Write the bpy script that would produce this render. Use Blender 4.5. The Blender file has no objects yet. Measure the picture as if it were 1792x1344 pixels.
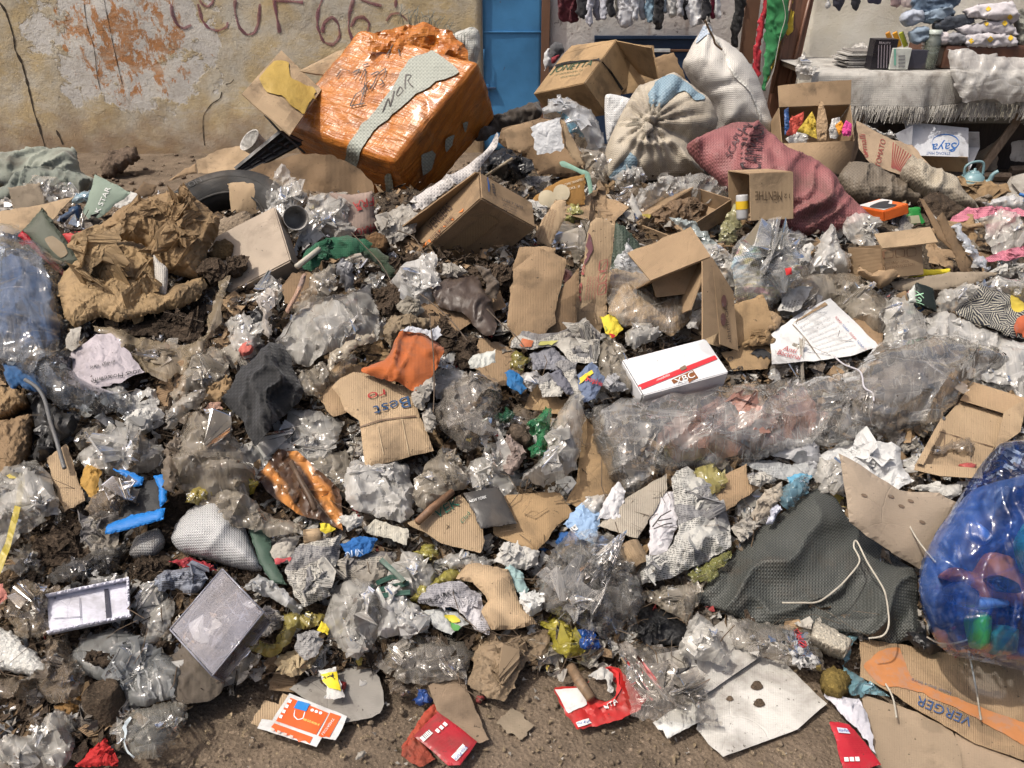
import bpy, bmesh, math, random
import numpy as np
from mathutils import Vector, Matrix
from mathutils.geometry import delaunay_2d_cdt
from mathutils.bvhtree import BVHTree
# ------------------------------------------------------------------ camera, world, sun, exposure
scene=bpy.context.scene
COL=scene.collection
CAM_H, PITCH, FPX=1.65, math.radians(28.0),1406.0      # focal length in pixels of a 1792 px wide picture
cam_data=bpy.data.cameras.new('camera')
cam_data.sensor_width = 36.0
cam_data.lens = FPX / 1792.0 * 36.0
cam_data.clip_start = 0.05
cam_data.clip_end = 500.0
cam=bpy.data.objects.new('camera', cam_data)
cam.location = (0,0, CAM_H)
cam.rotation_euler = (math.pi / 2 - PITCH, 0,0)
COL.objects.link(cam)
scene.camera = cam
SUN_DIR=Vector((-0.44,-0.20,0.87)).normalized()        # towards the sun
world=bpy.data.worlds.new('World')
scene.world = world
world.use_nodes = True
wn=world.node_tree
sky=wn.nodes.new('ShaderNodeTexSky')
sky.sky_type = 'NISHITA'
sky.sun_disc = False
sky.sun_elevation = math.asin(SUN_DIR.z)
sky.sun_rotation = math.atan2(SUN_DIR.x, SUN_DIR.y)
sky.dust_density = 7.0
sky.air_density = 0.8
sky.ozone_density = 0.4
wn.nodes['Background'].inputs['Strength'].default_value = 0.15
wn.links.new(sky.outputs[0], wn.nodes['Background'].inputs['Color'])
sun_data=bpy.data.lights.new('sun', 'SUN')
sun_data.energy = 3.5
sun_data.angle = math.radians(1.2)
sun_data.color = (1.0,0.95,0.86)
sun=bpy.data.objects.new('sun', sun_data)
sun.rotation_euler = SUN_DIR.to_track_quat('Z', 'Y').to_euler()
sun.location = (-4,-2,8)
COL.objects.link(sun)
scene.view_settings.view_transform = 'Standard'
scene.view_settings.look = 'None'
scene.view_settings.exposure = -0.08
scene.view_settings.gamma = 1.0
scene.render.engine = 'CYCLES'
scene.cycles.transparent_max_bounces = 9
scene.cycles.max_bounces = 4
scene.cycles.diffuse_bounces = 2
scene.cycles.glossy_bounces = 2
scene.cycles.transmission_bounces = 2
scene.cycles.adaptive_threshold = 0.03
scene.cycles.caustics_reflective = False
scene.cycles.caustics_refractive = False
# ------------------------------------------------------------------ geometry of the place
CAMP=np.array([0.0,0.0, CAM_H])
FW=np.array([0.0, math.cos(PITCH),-math.sin(PITCH)])
UP=np.array([0.0, math.sin(PITCH), math.cos(PITCH)])
RT=np.array([1.0,0.0,0.0])
ZO={'A': (0,0,2.98667), 'B': (400,0,2.98667), 'C': (800,0,2.98667), 'D': (1192,0,2.98667),
 'E': (0,400,2.98667), 'F': (400,400,2.98667), 'G': (800,400,2.98667), 'H': (1192,400,2.98667),
 'I': (0,800,2.47), 'J': (400,800,2.47), 'K': (800,800,2.47), 'L': (1192,800,2.47), 'P': (0,0,1.0)}
def Z(key, *pts):
 x0, y0, s=ZO[key]
 return [(x0 + x / s, y0 + y / s) for x, y in pts]
def rays(px):
 p=np.asarray(px, float).reshape(-1,2)
 return FW[None] + ((p[:, 0] - 896) / FPX)[:, None] * RT[None] - ((p[:, 1] - 672) / FPX)[:, None] * UP[None]
HX=np.array([-6,-3,-2,-1,0,1,2,3,6.0])
HY=np.array([0.5,1.1,1.4,1.7,2.0,2.5,3.0,3.5,4.0,4.5,5.0,5.5,6.0,6.5,7.0,9.0])
HT=np.array([
 [0,0,0,0,0,0,0,0,0],
 [0,0,0,0,0,0,0,0,0],
 [.05,.06,.06,.04,0,0,0,0,0],
 [.2,.2,.18,.13,.04,.03,.03,.04,.05],
 [.32,.32,.30,.26,.15,.11,.09,.11,.12],
 [.5,.5,.49,.47,.37,.27,.22,.24,.25],
 [.58,.60,.60,.62,.56,.42,.36,.36,.36],
 [.5,.55,.58,.67,.66,.5,.45,.45,.45],
 [.3,.38,.43,.6,.66,.54,.5,.48,.48],
 [.15,.22,.25,.42,.58,.53,.5,.45,.4],
 [.05,.10,.10,.25,.48,.55,.48,.33,.2],
 [0,.03,.03,.1,.42,.62,.42,.18,.05],
 [0,0,0,.03,.25,.5,.24,.04,0],
 [0,0,0,0,.1,.22,.07,0,0],
 [0,0,0,0,.03,.03,0,0,0],
 [0,0,0,0,0,0,0,0,0.0]])
def _tab(tab, xs, ys, x, y):
 x=np.clip(x, xs[0], xs[-1] - 1e-6);y = np.clip(y, ys[0], ys[-1] - 1e-6)
 i=np.searchsorted(xs, x,side='right') - 1;j = np.searchsorted(ys, y,side='right') - 1
 i=np.clip(i, 0, len(xs) - 2);j = np.clip(j, 0, len(ys) - 2)
 fx=(x - xs[i]) / (xs[i + 1] - xs[i]);fy = (y - ys[j]) / (ys[j + 1] - ys[j])
 return (tab[j, i] * (1 - fx) + tab[j, i + 1] * fx) * (1 - fy) + (tab[j + 1, i] * (1 - fx) + tab[j + 1, i + 1] * fx) * fy
_gx=np.linspace(-6,6,121);_gy = np.linspace(0.5,9,171)
_G=_tab(HT, HX, HY, np.repeat(_gx[None],171,0), np.repeat(_gy[:, None],121,1))
for _ in range(10):
 _p=np.pad(_G, 1,mode='edge')
 _G=(_p[1:-1,1:-1] * 2 + _p[:-2,1:-1] + _p[2:, 1:-1] + _p[1:-1, :-2] + _p[1:-1,2:]) / 6
def heap(x, y):
 fx=np.clip((np.asarray(x, float) + 6) * 10,0,119.999);fy = np.clip((np.asarray(y, float) - .5) * 20,0,169.999)
 i=fx.astype(int);j = fy.astype(int)
 fx=fx - i;fy = fy - j
 return (_G[j, i] * (1 - fx) + _G[j, i + 1] * fx) * (1 - fy) + (_G[j + 1, i] * (1 - fx) + _G[j + 1, i + 1] * fx) * fy
def cross3(a, b):
 return np.array([a[1] * b[2] - a[2] * b[1], a[2] * b[0] - a[0] * b[2], a[0] * b[1] - a[1] * b[0]])
def heap_hit(px,lift=0.0):
 d=rays(px);n = len(d)
 ts=np.concatenate([np.arange(1.2,5,0.05), np.arange(5,12,0.1)])
 P=CAMP[None, None] + d[:, None] * ts[None, :, None]
 below=P[..., 2] < heap(P[..., 0], P[..., 1]) + lift
 below[:, -1] = True
 k=np.maximum(below.argmax(1),1)
 lo=ts[k - 1];hi = ts[k]
 for _ in range(11):
  m=(lo + hi) / 2
  Q=CAMP[None] + d * m[:, None]
  b=Q[:, 2] < heap(Q[:, 0], Q[:, 1]) + lift
  hi=np.where(b, m, hi);lo = np.where(b, lo, m)
 return CAMP[None] + d * ((lo + hi) / 2)[:, None]
def at_y(px, Y):
 d=rays(px)
 return CAMP[None] + d * (Y / d[:, 1])[:, None]
def at_plane(px, p0, n):
 d=rays(px)
 t=((np.asarray(p0) - CAMP) @ n) / (d @ n)
 return CAMP[None] + d * t[:, None]
def depth(P):
 return (np.asarray(P) - CAMP) @ FW
def to_px(P):
 P=np.asarray(P, float).reshape(-1,3) - CAMP
 z=P @ FW
 return np.stack([896 + FPX * (P @ RT) / z, 672 - FPX * (P @ UP) / z],1)
# ------------------------------------------------------------------ noise
_TABS={}
def _rt(seed):
 if seed not in _TABS:
  _TABS[seed] = np.random.RandomState(seed % 100003).rand(64,64) * 2 - 1
 return _TABS[seed]
def facet(u, v, seed):
 T=_rt(seed)
 w=(u + v) * 0.366
 a=u + w;b = v + w
 i=np.floor(a).astype(int);j = np.floor(b).astype(int)
 fa=a - i;fb = b - j
 h00=T[i % 64, j % 64];h10 = T[(i + 1) % 64, j % 64];h01 = T[i % 64,(j + 1) % 64];h11 = T[(i + 1) % 64,(j + 1) % 64]
 return np.where(fa > fb, h00 + (h10 - h00) * fa + (h11 - h10) * fb, h00 + (h01 - h00) * fb + (h11 - h01) * fa)
def vnoise(u, v, seed):
 T=_rt(seed + 7)
 i=np.floor(u).astype(int);j = np.floor(v).astype(int)
 fu=u - i;fv = v - j
 fu=fu * fu * (3 - 2 * fu);fv = fv * fv * (3 - 2 * fv)
 a=T[i % 64, j % 64];b = T[(i + 1) % 64, j % 64];c = T[i % 64,(j + 1) % 64];d = T[(i + 1) % 64,(j + 1) % 64]
 return (a * (1 - fu) + b * fu) * (1 - fv) + (c * (1 - fu) + d * fu) * fv
def wrinkle(kind, u, v, seed,ang=None):
 rs=np.random.RandomState(seed)
 a=rs.rand() * math.pi if ang is None else ang
 U=u * math.cos(a) + v * math.sin(a);V = -u * math.sin(a) + v * math.cos(a)
 wu=0.03 * vnoise(u * 14, v * 14, seed + 1) + 0.02 * vnoise(u * 31, v * 31, seed + 4);wv = 0.03 * vnoise(u * 14 + 9, v * 14, seed + 2)
 if kind == 'film':
  x, y=U + wu, V + wv
  r=.75 * facet(x * 5, y * 9, seed) + .36 * facet(x * 11 + 3, y * 21, seed + 11) + .09 * facet(y * 28, x * 40, seed + 12)
  k=1 - np.abs(vnoise(x * 7, y * 16, seed + 13))
  return r + .5 * (k ** 6 - .25) + .14 * ((1 - np.abs(vnoise(y * 20, x * 9, seed + 17))) ** 5 - .25)
 if kind == 'paper':
  x, y=U + wu * .6, V + wv * .6
  return .55 * facet(x * 8, y * 11, seed) + .42 * facet(y * 19, x * 24, seed + 11) + .24 * facet(x * 44, y * 46, seed + 12)
 if kind == 'drape':
  x, y=U + wu * 1.2, V + wv * 1.2
  return 1.1 * ((1 - np.abs(vnoise(x * 1.5, y * 6.5, seed + 13))) ** 4 - .25) + .5 * ((1 - np.abs(vnoise(x * 4, y * 15, seed + 14))) ** 5 - .2) + .25 * facet(x * 6, y * 14, seed)
 if kind == 'kraft':
  x, y=U + wu * .15, V + wv * .15
  return .6 * facet(x * 8, y * 12, seed) + .3 * facet(y * 22, x * 27, seed + 11) + .1 * facet(x * 50, y * 55, seed + 12) + .4 * ((1 - np.abs(vnoise(x * 4, y * 15, seed + 13))) ** 6 - .2) + .25 * ((1 - np.abs(vnoise(y * 9, x * 26, seed + 14))) ** 6 - .2)
 if kind == 'cloth':
  x, y=U + wu * 1.5, V + wv * 1.5
  k=1 - np.abs(vnoise(x * 2.2, y * 10, seed + 13))
  k2=1 - np.abs(vnoise(x * 5, y * 22, seed + 14))
  return .9 * (k ** 3 - .3) + .4 * (k2 ** 4 - .25) + .2 * vnoise(x * 3, y * 3, seed + 15) + .12 * facet(x * 14, y * 30, seed + 19)
 if kind == 'sack':
  x, y=U + wu, V + wv
  k=1 - np.abs(vnoise(x * 3, y * 8, seed + 13))
  return .55 * (k ** 4 - .25) + .5 * vnoise(u * 4, v * 4, seed + 15) + .25 * facet(x * 12, y * 16, seed) + .1 * vnoise(u * 30, v * 30, seed + 16)
 if kind == 'card':
  return .8 * facet(U * 4, V * 5, seed) + .2 * vnoise(u * 14, v * 14, seed + 3)
 if kind == 'lump':
  return .6 * vnoise(u * 14, v * 14, seed) + .35 * vnoise(u * 35, v * 35, seed + 1) + .25 * vnoise(u * 80, v * 80, seed + 2)
 return vnoise(u * 5, v * 5, seed)
# ------------------------------------------------------------------ objects
def tag(o,label=None,cat=None,group=None,kind=None):
 if label: o['label'] = label
 if cat: o['category'] = cat
 if group: o['group'] = group
 if kind: o['kind'] = kind
 return o
def empty(name, loc,label=None,cat=None,group=None):
 o=bpy.data.objects.new(name, None)
 o.empty_display_size = 0.05
 o.location = tuple(float(c) for c in loc)
 COL.objects.link(o)
 return tag(o, label, cat, group)
def world_of(o):
 m=Vector((0,0,0))
 while o is not None:
  m=m + o.location
  o=o.parent
 return m
def mk(name, V, F, mat,parent=None,UV=None,smooth=True,loc=None,sharp=None):
 V=np.asarray(V, float)
 if parent is not None:
  base=np.array(world_of(parent)) if loc is None else np.asarray(loc, float)
  org=np.array(world_of(parent))
 else:
  base=(V.mean(0) if loc is None else np.asarray(loc, float));org = np.zeros(3)
  if loc is None: base[2] = V[:, 2].min()
 me=bpy.data.meshes.new(name)
 me.from_pydata((V - base).tolist(),[],[list(map(int, f)) for f in F])
 if UV is not None:
  uvl=me.uv_layers.new(name='UVMap')
  li=np.zeros(len(me.loops),dtype=np.int32)
  me.loops.foreach_get('vertex_index', li)
  uvl.data.foreach_set('uv', np.asarray(UV, np.float32)[li].ravel())
 if smooth: me.polygons.foreach_set('use_smooth', [True] * len(me.polygons))
 if mat is not None: me.materials.append(mat)
 me.update()
 if sharp: me.set_sharp_from_angle(angle=math.radians(sharp))
 o=bpy.data.objects.new(name, me)
 COL.objects.link(o)
 if parent is not None: o.parent = parent
 o.location = tuple(base - org)
 return o
MASK=np.zeros((336,448), bool)         # where the heap is already covered by surveyed things
def inside(poly, P):
 poly=np.asarray(poly, float);x, y = P[:, 0], P[:, 1]
 r=np.zeros(len(P), bool);n = len(poly)
 for i in range(n):
  x1, y1=poly[i];x2, y2 = poly[(i + 1) % n]
  if y1 == y2: continue
  c=((y1 > y) != (y2 > y)) & (x < (x2 - x1) * (y - y1) / (y2 - y1) + x1)
  r ^= c
 return r
def edge_dist(poly, P):
 poly=np.asarray(poly, float);d = np.full(len(P),1e9)
 for i in range(len(poly)):
  a=poly[i];b = poly[(i + 1) % len(poly)]
  ab=b - a;L = max(ab @ ab, 1e-9)
  t=np.clip(((P - a) @ ab) / L, 0,1)
  d=np.minimum(d, np.linalg.norm(P - a - t[:, None] * ab,axis=1))
 return d
def densify(poly, sp,round_=True,jag=0.0,seed=0):
 p=np.asarray(poly, float)
 if round_:
  n=len(p);out = []
  for i in range(n):
   p0, p1, p2, p3=p[i - 1], p[i], p[(i + 1) % n], p[(i + 2) % n]
   m=max(1, int(np.linalg.norm(p2 - p1) / sp))
   t=(np.arange(m) / m)[:, None]
   k=0.6
   m1=(p2 - p0) * .5 * k;m2 = (p3 - p1) * .5 * k
   out.append((2 * t ** 3 - 3 * t ** 2 + 1) * p1 + (t ** 3 - 2 * t ** 2 + t) * m1 + (-2 * t ** 3 + 3 * t ** 2) * p2 + (t ** 3 - t ** 2) * m2)
  q=np.concatenate(out)
 else:
  out=[]
  for i in range(len(p)):
   a, b=p[i], p[(i + 1) % len(p)]
   m=max(1, int(np.linalg.norm(b - a) / sp))
   out.append(a + (b - a) * (np.arange(m) / m)[:, None])
  q=np.concatenate(out)
 if jag:
  rs=np.random.RandomState(seed + 5)
  s=np.arange(len(q)) * .37
  q=q + np.stack([vnoise(s, s * 0, seed + 21), vnoise(s, s * 0 + 5.5, seed + 22)],1) * jag + (rs.rand(*q.shape) - .5) * jag * .5
 return q
def cdt(poly, sp,seed=0):
 poly=np.asarray(poly, float)
 lo=poly.min(0);hi = poly.max(0)
 rs=np.random.RandomState(seed + 3)
 xs=np.arange(lo[0], hi[0] + sp, sp);ys = np.arange(lo[1], hi[1] + sp, sp * .87)
 gx, gy=np.meshgrid(xs, ys)
 gx=gx + (np.arange(len(ys)) % 2)[:, None] * sp * .5
 G=np.stack([gx.ravel(), gy.ravel()],1) + (rs.rand(gx.size, 2) - .5) * sp * .35
 G=G[inside(poly, G)]
 if len(G): G = G[edge_dist(poly[::2] if len(poly) > 60 else poly, G) > sp * .55]
 P=np.concatenate([poly, G]) if len(G) else poly
 n=len(poly)
 r=delaunay_2d_cdt([Vector((float(a), float(b))) for a, b in P],[(i, (i + 1) % n) for i in range(n)],[list(range(n))],1,1e-4)
 vs=np.array([(v.x, v.y) for v in r[0]])
 return vs, [tuple(f) for f in r[2]]
def boundary(F):
 cnt={}
 for f in F:
  for k in range(len(f)):
   e=(f[k], f[(k + 1) % len(f)])
   cnt[e] = 1
 return [e for e in cnt if (e[1], e[0]) not in cnt]
_auto=[100]
def crumple(n, folds, seed,flat=.55):
 rs_=np.random.RandomState(seed)
 g=np.linspace(-1,1, n + 1)
 X, Yy=np.meshgrid(g, g)
 P=np.stack([X.ravel(), Yy.ravel() * (.6 + .5 * rs_.rand()),0 * X.ravel()],1)
 uv=P[:, :2].copy()
 P[:, :2] += (rs_.rand(len(P),2) - .5) * .25 / n
 for k in range(folds):
  a=rs_.rand() * 2 * math.pi
  d=np.array([math.cos(a), math.sin(a),(rs_.rand() - .5) * .5]);d /= np.linalg.norm(d)
  proj=P @ d
  c=np.quantile(proj, .3 + .55 * rs_.rand())
  sel=proj > c
  ax=np.cross(d, [0,0,1.0]);ax /= np.linalg.norm(ax)
  th=math.radians((35 + 100 * rs_.rand()) * rs_.choice([-1,1]))
  o=d * c + np.array([0,0, P[sel, 2].mean() if sel.any() else 0])
  q=P[sel] - o
  P[sel] = o + q * math.cos(th) + np.cross(ax, q) * math.sin(th) + ax * (q @ ax)[:, None] * (1 - math.cos(th))
 P -= P.mean(0)
 P[:, 2] *= flat
 P[:, 2] += .07 * facet(uv[:, 0] * 3 + 9, uv[:, 1] * 3 + 9, seed + 1) + .04 * facet(uv[:, 0] * 7 + 9, uv[:, 1] * 7 + 9, seed + 2)
 P /= np.abs(P[:, :2]).max()
 F=[(j * (n + 1) + i, j * (n + 1) + i + 1,(j + 1) * (n + 1) + i + 1,(j + 1) * (n + 1) + i) for j in range(n) for i in range(n)]
 T=[]
 for k, f in enumerate(F):
  T += [(f[0], f[1], f[2]),(f[0], f[2], f[3])] if (k + k // n) % 2 else [(f[0], f[1], f[3]),(f[1], f[2], f[3])]
 return P, T, uv
PROTO=[crumple(18,5 + k % 5,900 + k) for k in range(16)]
def tilt_n(t,yaw=0.0):
 t=math.radians(t);yaw = math.radians(yaw)
 return np.array([math.sin(t) * math.sin(yaw),-math.sin(t) * math.cos(yaw), math.cos(t)])
def blob(name, label, cat, outline, mat,lift=.03,puff=.05,back=0.0,wr='film',amp=.014,tilt=None,yaw=0,Y=None,
  sp=6.0,thick=0.0,seed=None,group=None,parent=None,knot=None,round_=True,jag=0.0,shift=0.0,ang=None,cover=True,
  anchor=None,flat=False,prof=.5,edgewr=.35,bulge=None,extra=0):
 _auto[0] += 13
 if seed is None: seed = _auto[0]
 out=np.asarray(outline, float)
 if cover:
  gy, gx=np.mgrid[0:336,0:448]
  Gp=np.stack([gx.ravel() * 4 + 2, gy.ravel() * 4 + 2],1).astype(float)
  lo=out.min(0);hi = out.max(0)
  sel=(Gp[:, 0] > lo[0]) & (Gp[:, 0] < hi[0]) & (Gp[:, 1] > lo[1]) & (Gp[:, 1] < hi[1])
  idx=np.where(sel)[0]
  ins=idx[inside(out, Gp[idx])]
  MASK.ravel()[ins] = True
 sp=max(2.6, min(sp, math.sqrt(np.ptp(out[:, 0]) * np.ptp(out[:, 1])) / 26))
 dense=densify(out, sp, round_, jag, seed)
 P2, F=cdt(dense, sp, seed)
 cen=out.mean(0)
 if tilt is None and Y is None and out[:, 1].max() < 560: tilt = 48
 if Y is not None and tilt is None: tilt = 85
 if tilt is None:
  B=heap_hit(P2)
  C3=heap_hit([cen])[0]
  e=.12
  hx=(heap(C3[0] + e, C3[1]) - heap(C3[0] - e, C3[1])) / (2 * e);hy = (heap(C3[0], C3[1] + e) - heap(C3[0], C3[1] - e)) / (2 * e)
  n=np.array([-hx, -hy, 1.0]);n /= np.linalg.norm(n)
  tc=CAMP - C3;tc /= np.linalg.norm(tc)
  n=n * .28 + tc * .72;n /= np.linalg.norm(n)
 else:
  n=tilt_n(tilt, yaw)
  foot=anchor if anchor is not None else out[out[:, 1].argmax()]
  A0=at_y([foot], Y)[0] if Y is not None else heap_hit([foot])[0]
  HB=heap_hit(P2)
  if Y is not None:
   hf=heap_hit([foot])[0]
   if depth(hf) < depth(A0): A0 = hf
  B=at_plane(P2, A0, n)
  nb=(depth(HB) < depth(B)) | (depth(B) < .5)
  B=np.where(nb[:, None], HB, B)
  tc=CAMP - A0;tc /= np.linalg.norm(tc)
  n=n * .4 + tc * .6;n /= np.linalg.norm(n)
 if shift:
  dv=B - CAMP;dv /= np.linalg.norm(dv,axis=1)[:, None]
  B=B + dv * shift
 dep=depth(B)
 dm=edge_dist(dense[::3] if len(dense) > 45 else dense, P2)
 mpp=float(np.median(dep)) / FPX
 d=dm * mpp
 dmax=max(d.max() * .92,1e-4)
 pr=np.clip(1 - (1 - np.clip(d / dmax, 0,1)) ** 2,0,1) ** prof
 u=(P2[:, 0] - cen[0]) * mpp;v = -(P2[:, 1] - cen[1]) * mpp
 sz=math.sqrt(max(1e-6, float(np.ptp(u) * np.ptp(v))))
 fs=min(3.0, max(.62,.36 / sz)) if wr not in ('lump',) else min(2.0, max(1.0,.2 / sz))
 w=wrinkle(wr, u * fs + seed * .013, v * fs + seed * .007, seed, ang) * amp * min(1.7, max(.55, sz / .24))
 if knot is not None:
  for kx, ky, kn, ka in knot:
   du=u - (kx - cen[0]) * mpp;dv_ = v + (ky - cen[1]) * mpp
   r=np.hypot(du, dv_);th = np.arctan2(dv_, du)
   pl=np.abs(np.sin(th * kn * .5 + 2.2 * vnoise(th * 1.3 + 9, r * 5, seed + 31))) ** .7
   w += ka * (pl - .6) * np.exp(-r / .22) * np.clip(r / .03,0,1) + ka * 1.4 * np.exp(-(r / .025) ** 2)
 h=lift + puff * pr + w * (edgewr + (1 - edgewr) * np.clip(d / .03,0,1))
 if bulge is not None:
  for bx, by, br, bh in bulge:
   h += bh * np.exp(-((P2[:, 0] - bx) ** 2 + (P2[:, 1] - by) ** 2) / br ** 2)
 top=B + n[None] * h[:, None]
 nv=len(top)
 Fa=np.array([f[:3] for f in F[:400]])
 nn=np.cross(top[Fa[:, 1]] - top[Fa[:, 0]], top[Fa[:, 2]] - top[Fa[:, 0]]).sum(0)
 if nn @ n < 0: F = [tuple(reversed(f)) for f in F]
 UV=np.stack([u, v],1)
 if back > 0 or thick > 0:
  if back > 0:
   low=B + n[None] * (lift * .5 - back * pr)[:, None]
  else:
   low=top - n[None] * thick
  V=np.concatenate([top, low]);UVa = np.concatenate([UV, UV])
  FF=list(F) + [tuple(i + nv for i in reversed(f)) for f in F]
  bd=boundary(F)
  if back > 0:
   for a, b in bd: FF.append((b, a, a + nv, b + nv))
  else:
   ids=sorted({i for e in bd for i in e});mp = {i: 2 * nv + k for k, i in enumerate(ids)};m_ = len(ids)
   V=np.concatenate([V, top[ids], low[ids]]);UVa = np.concatenate([UVa, UV[ids], UV[ids]])
   for a, b in bd: FF.append((mp[b], mp[a], mp[a] + m_, mp[b] + m_))
 else:
  V=top;FF = F;UVa = UV
 if extra:
  rs_=np.random.RandomState(seed + 77)
  cand=np.where(d > d.max() * .35)[0]
  t1=np.cross(n, [0.2,.1,1.0]);t1 /= np.linalg.norm(t1);t2 = np.cross(n, t1)
  V=[np.asarray(V)];UVa = [np.asarray(UVa)];nb_ = len(V[0]);FF = list(FF)
  for k in range(extra):
   i=cand[rs_.randint(len(cand))]
   Pp, Tt, uvp=PROTO[rs_.randint(len(PROTO))]
   s_=min(d.max() * (.85 + .5 * rs_.rand()), d[i] * 1.5) 
   al=rs_.rand() * 6.28
   e1=t1 * math.cos(al) + t2 * math.sin(al);e2 = -t1 * math.sin(al) + t2 * math.cos(al)
   W=top[i] + n * s_ * .12 + s_ * (Pp[:, :1] * e1 + Pp[:, 1:2] * e2 + Pp[:, 2:] * n * .8)
   V.append(W);UVa.append(uvp * s_);FF += [tuple(j + nb_ for j in f) for f in Tt];nb_ += len(W)
  V=np.concatenate(V);UVa = np.concatenate(UVa)
 o=mk(name, V, FF, mat, parent, UVa,smooth=(flat is not True),sharp=(None if isinstance(flat, bool) else flat))
 if parent is None: tag(o, label, cat, group)
 elif label: o['label'] = label
 o['_n'] = [float(c) for c in n]
 return o
def solve_box(c, a, b, d, Cw,conv=(1,1,1)):
 R=rays([a, b, d]);Cw = np.asarray(Cw, float)
 t0=depth(Cw)
 best=None
 for s in ((.1,.1,.1),(.2,.05,.1),(.05,.2,.1),(.05,.05,.2),(.15,.15,.02),(.3,.3,.1)):
  t=t0 + np.array(s) * np.array(conv)
  for it in range(60):
   Pn=CAMP + R * t[:, None];E = Pn - Cw
   f=np.array([E[0] @ E[1], E[0] @ E[2], E[1] @ E[2]])
   J=np.zeros((3,3))
   J[0,0] = R[0] @ E[1];J[0,1] = R[1] @ E[0]
   J[1,0] = R[0] @ E[2];J[1,2] = R[2] @ E[0]
   J[2,1] = R[1] @ E[2];J[2,2] = R[2] @ E[1]
   st=np.linalg.lstsq(J.T @ J + 1e-5 * np.eye(3), J.T @ f,rcond=None)[0]
   t=t - np.clip(st, -.08,.08)
  Pn=CAMP + R * t[:, None];E = Pn - Cw
  L=np.linalg.norm(E,axis=1)
  cs=[abs(E[0] @ E[1]) / (L[0] * L[1]), abs(E[0] @ E[2]) / (L[0] * L[2]), abs(E[1] @ E[2]) / (L[1] * L[2])]
  sg=sum(1 for k in range(3) if (t[k] - t0) * conv[k] < -0.01)
  sc=max(cs) + sg * .3 + (5 if L.max() > 2 else 0)
  if best is None or sc < best[0]: best = (sc, E, L, cs)
 return best
def panel(name, A, B, C, D, mat, parent,th=.004,warp=.003,sp=.035,seed=0,jag=0.0,label=None,ruv=False,bow=0.0):
 A, B, C, D=[np.asarray(p, float) for p in (A, B, C, D)]
 lu=max(np.linalg.norm(B - A), np.linalg.norm(C - D));lv = max(np.linalg.norm(D - A), np.linalg.norm(C - B))
 nu=int(min(40, max(2, lu / sp)));nv = int(min(40, max(2, lv / sp)))
 s, t=np.meshgrid(np.linspace(0,1, nu + 1), np.linspace(0,1, nv + 1))
 s=s.ravel()[:, None];t = t.ravel()[:, None]
 if jag:
  k=vnoise(s[:, 0] * lu * 30, s[:, 0] * 0, seed + 2) * jag / max(lv, .01)
  t=t + (t > .99) * k[:, None]
 P=(A * (1 - s) + B * s) * (1 - t) + (D * (1 - s) + C * s) * t
 n=np.cross(B - A, D - A);n /= max(np.linalg.norm(n),1e-9)
 u=(s * lu)[:, 0];v = (t * lv)[:, 0]
 w=warp * (.7 * facet(u * 6 + seed, v * 6, seed) + .6 * vnoise(u * 9, v * 9, seed + 1)) * np.clip(np.minimum(np.minimum(s, 1 - s), np.minimum(t, 1 - t))[:, 0] * 6,.25,1)
 w=w + bow * np.sin(np.pi * s[:, 0]) * np.sin(np.pi * np.clip(t[:, 0],0,1))
 top=P + n * (w + th / 2)[:, None];low = P + n * (w - th / 2)[:, None]
 F=[]
 for j in range(nv):
  for i in range(nu):
   k=j * (nu + 1) + i
   F.append((k, k + 1, k + nu + 2, k + nu + 1))
 N=len(P)
 FF=F + [tuple(i + N for i in reversed(f)) for f in F]
 for a, b in boundary(F): FF.append((b, a, a + N, b + N))
 UV=np.stack([v, u],1) if ruv else np.stack([u, v],1)
 o=mk(name, np.concatenate([top, low]), FF, mat, parent, np.concatenate([UV, UV]),smooth=False)
 if label: o['label'] = label
 return o
def cover_px(pts):
 out=np.asarray(pts, float)
 gy, gx=np.mgrid[0:336,0:448]
 Gp=np.stack([gx.ravel() * 4 + 2, gy.ravel() * 4 + 2],1).astype(float)
 MASK.ravel()[inside(out, Gp)] = True
FACES={'a0': ('000', '010', '011', '001'), 'a1': ('100', '110', '111', '101'), 'b0': ('000', '100', '101', '001'),
  'b1': ('010', '110', '111', '011'), 'd0': ('000', '100', '110', '010'), 'd1': ('001', '101', '111', '011')}
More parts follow.
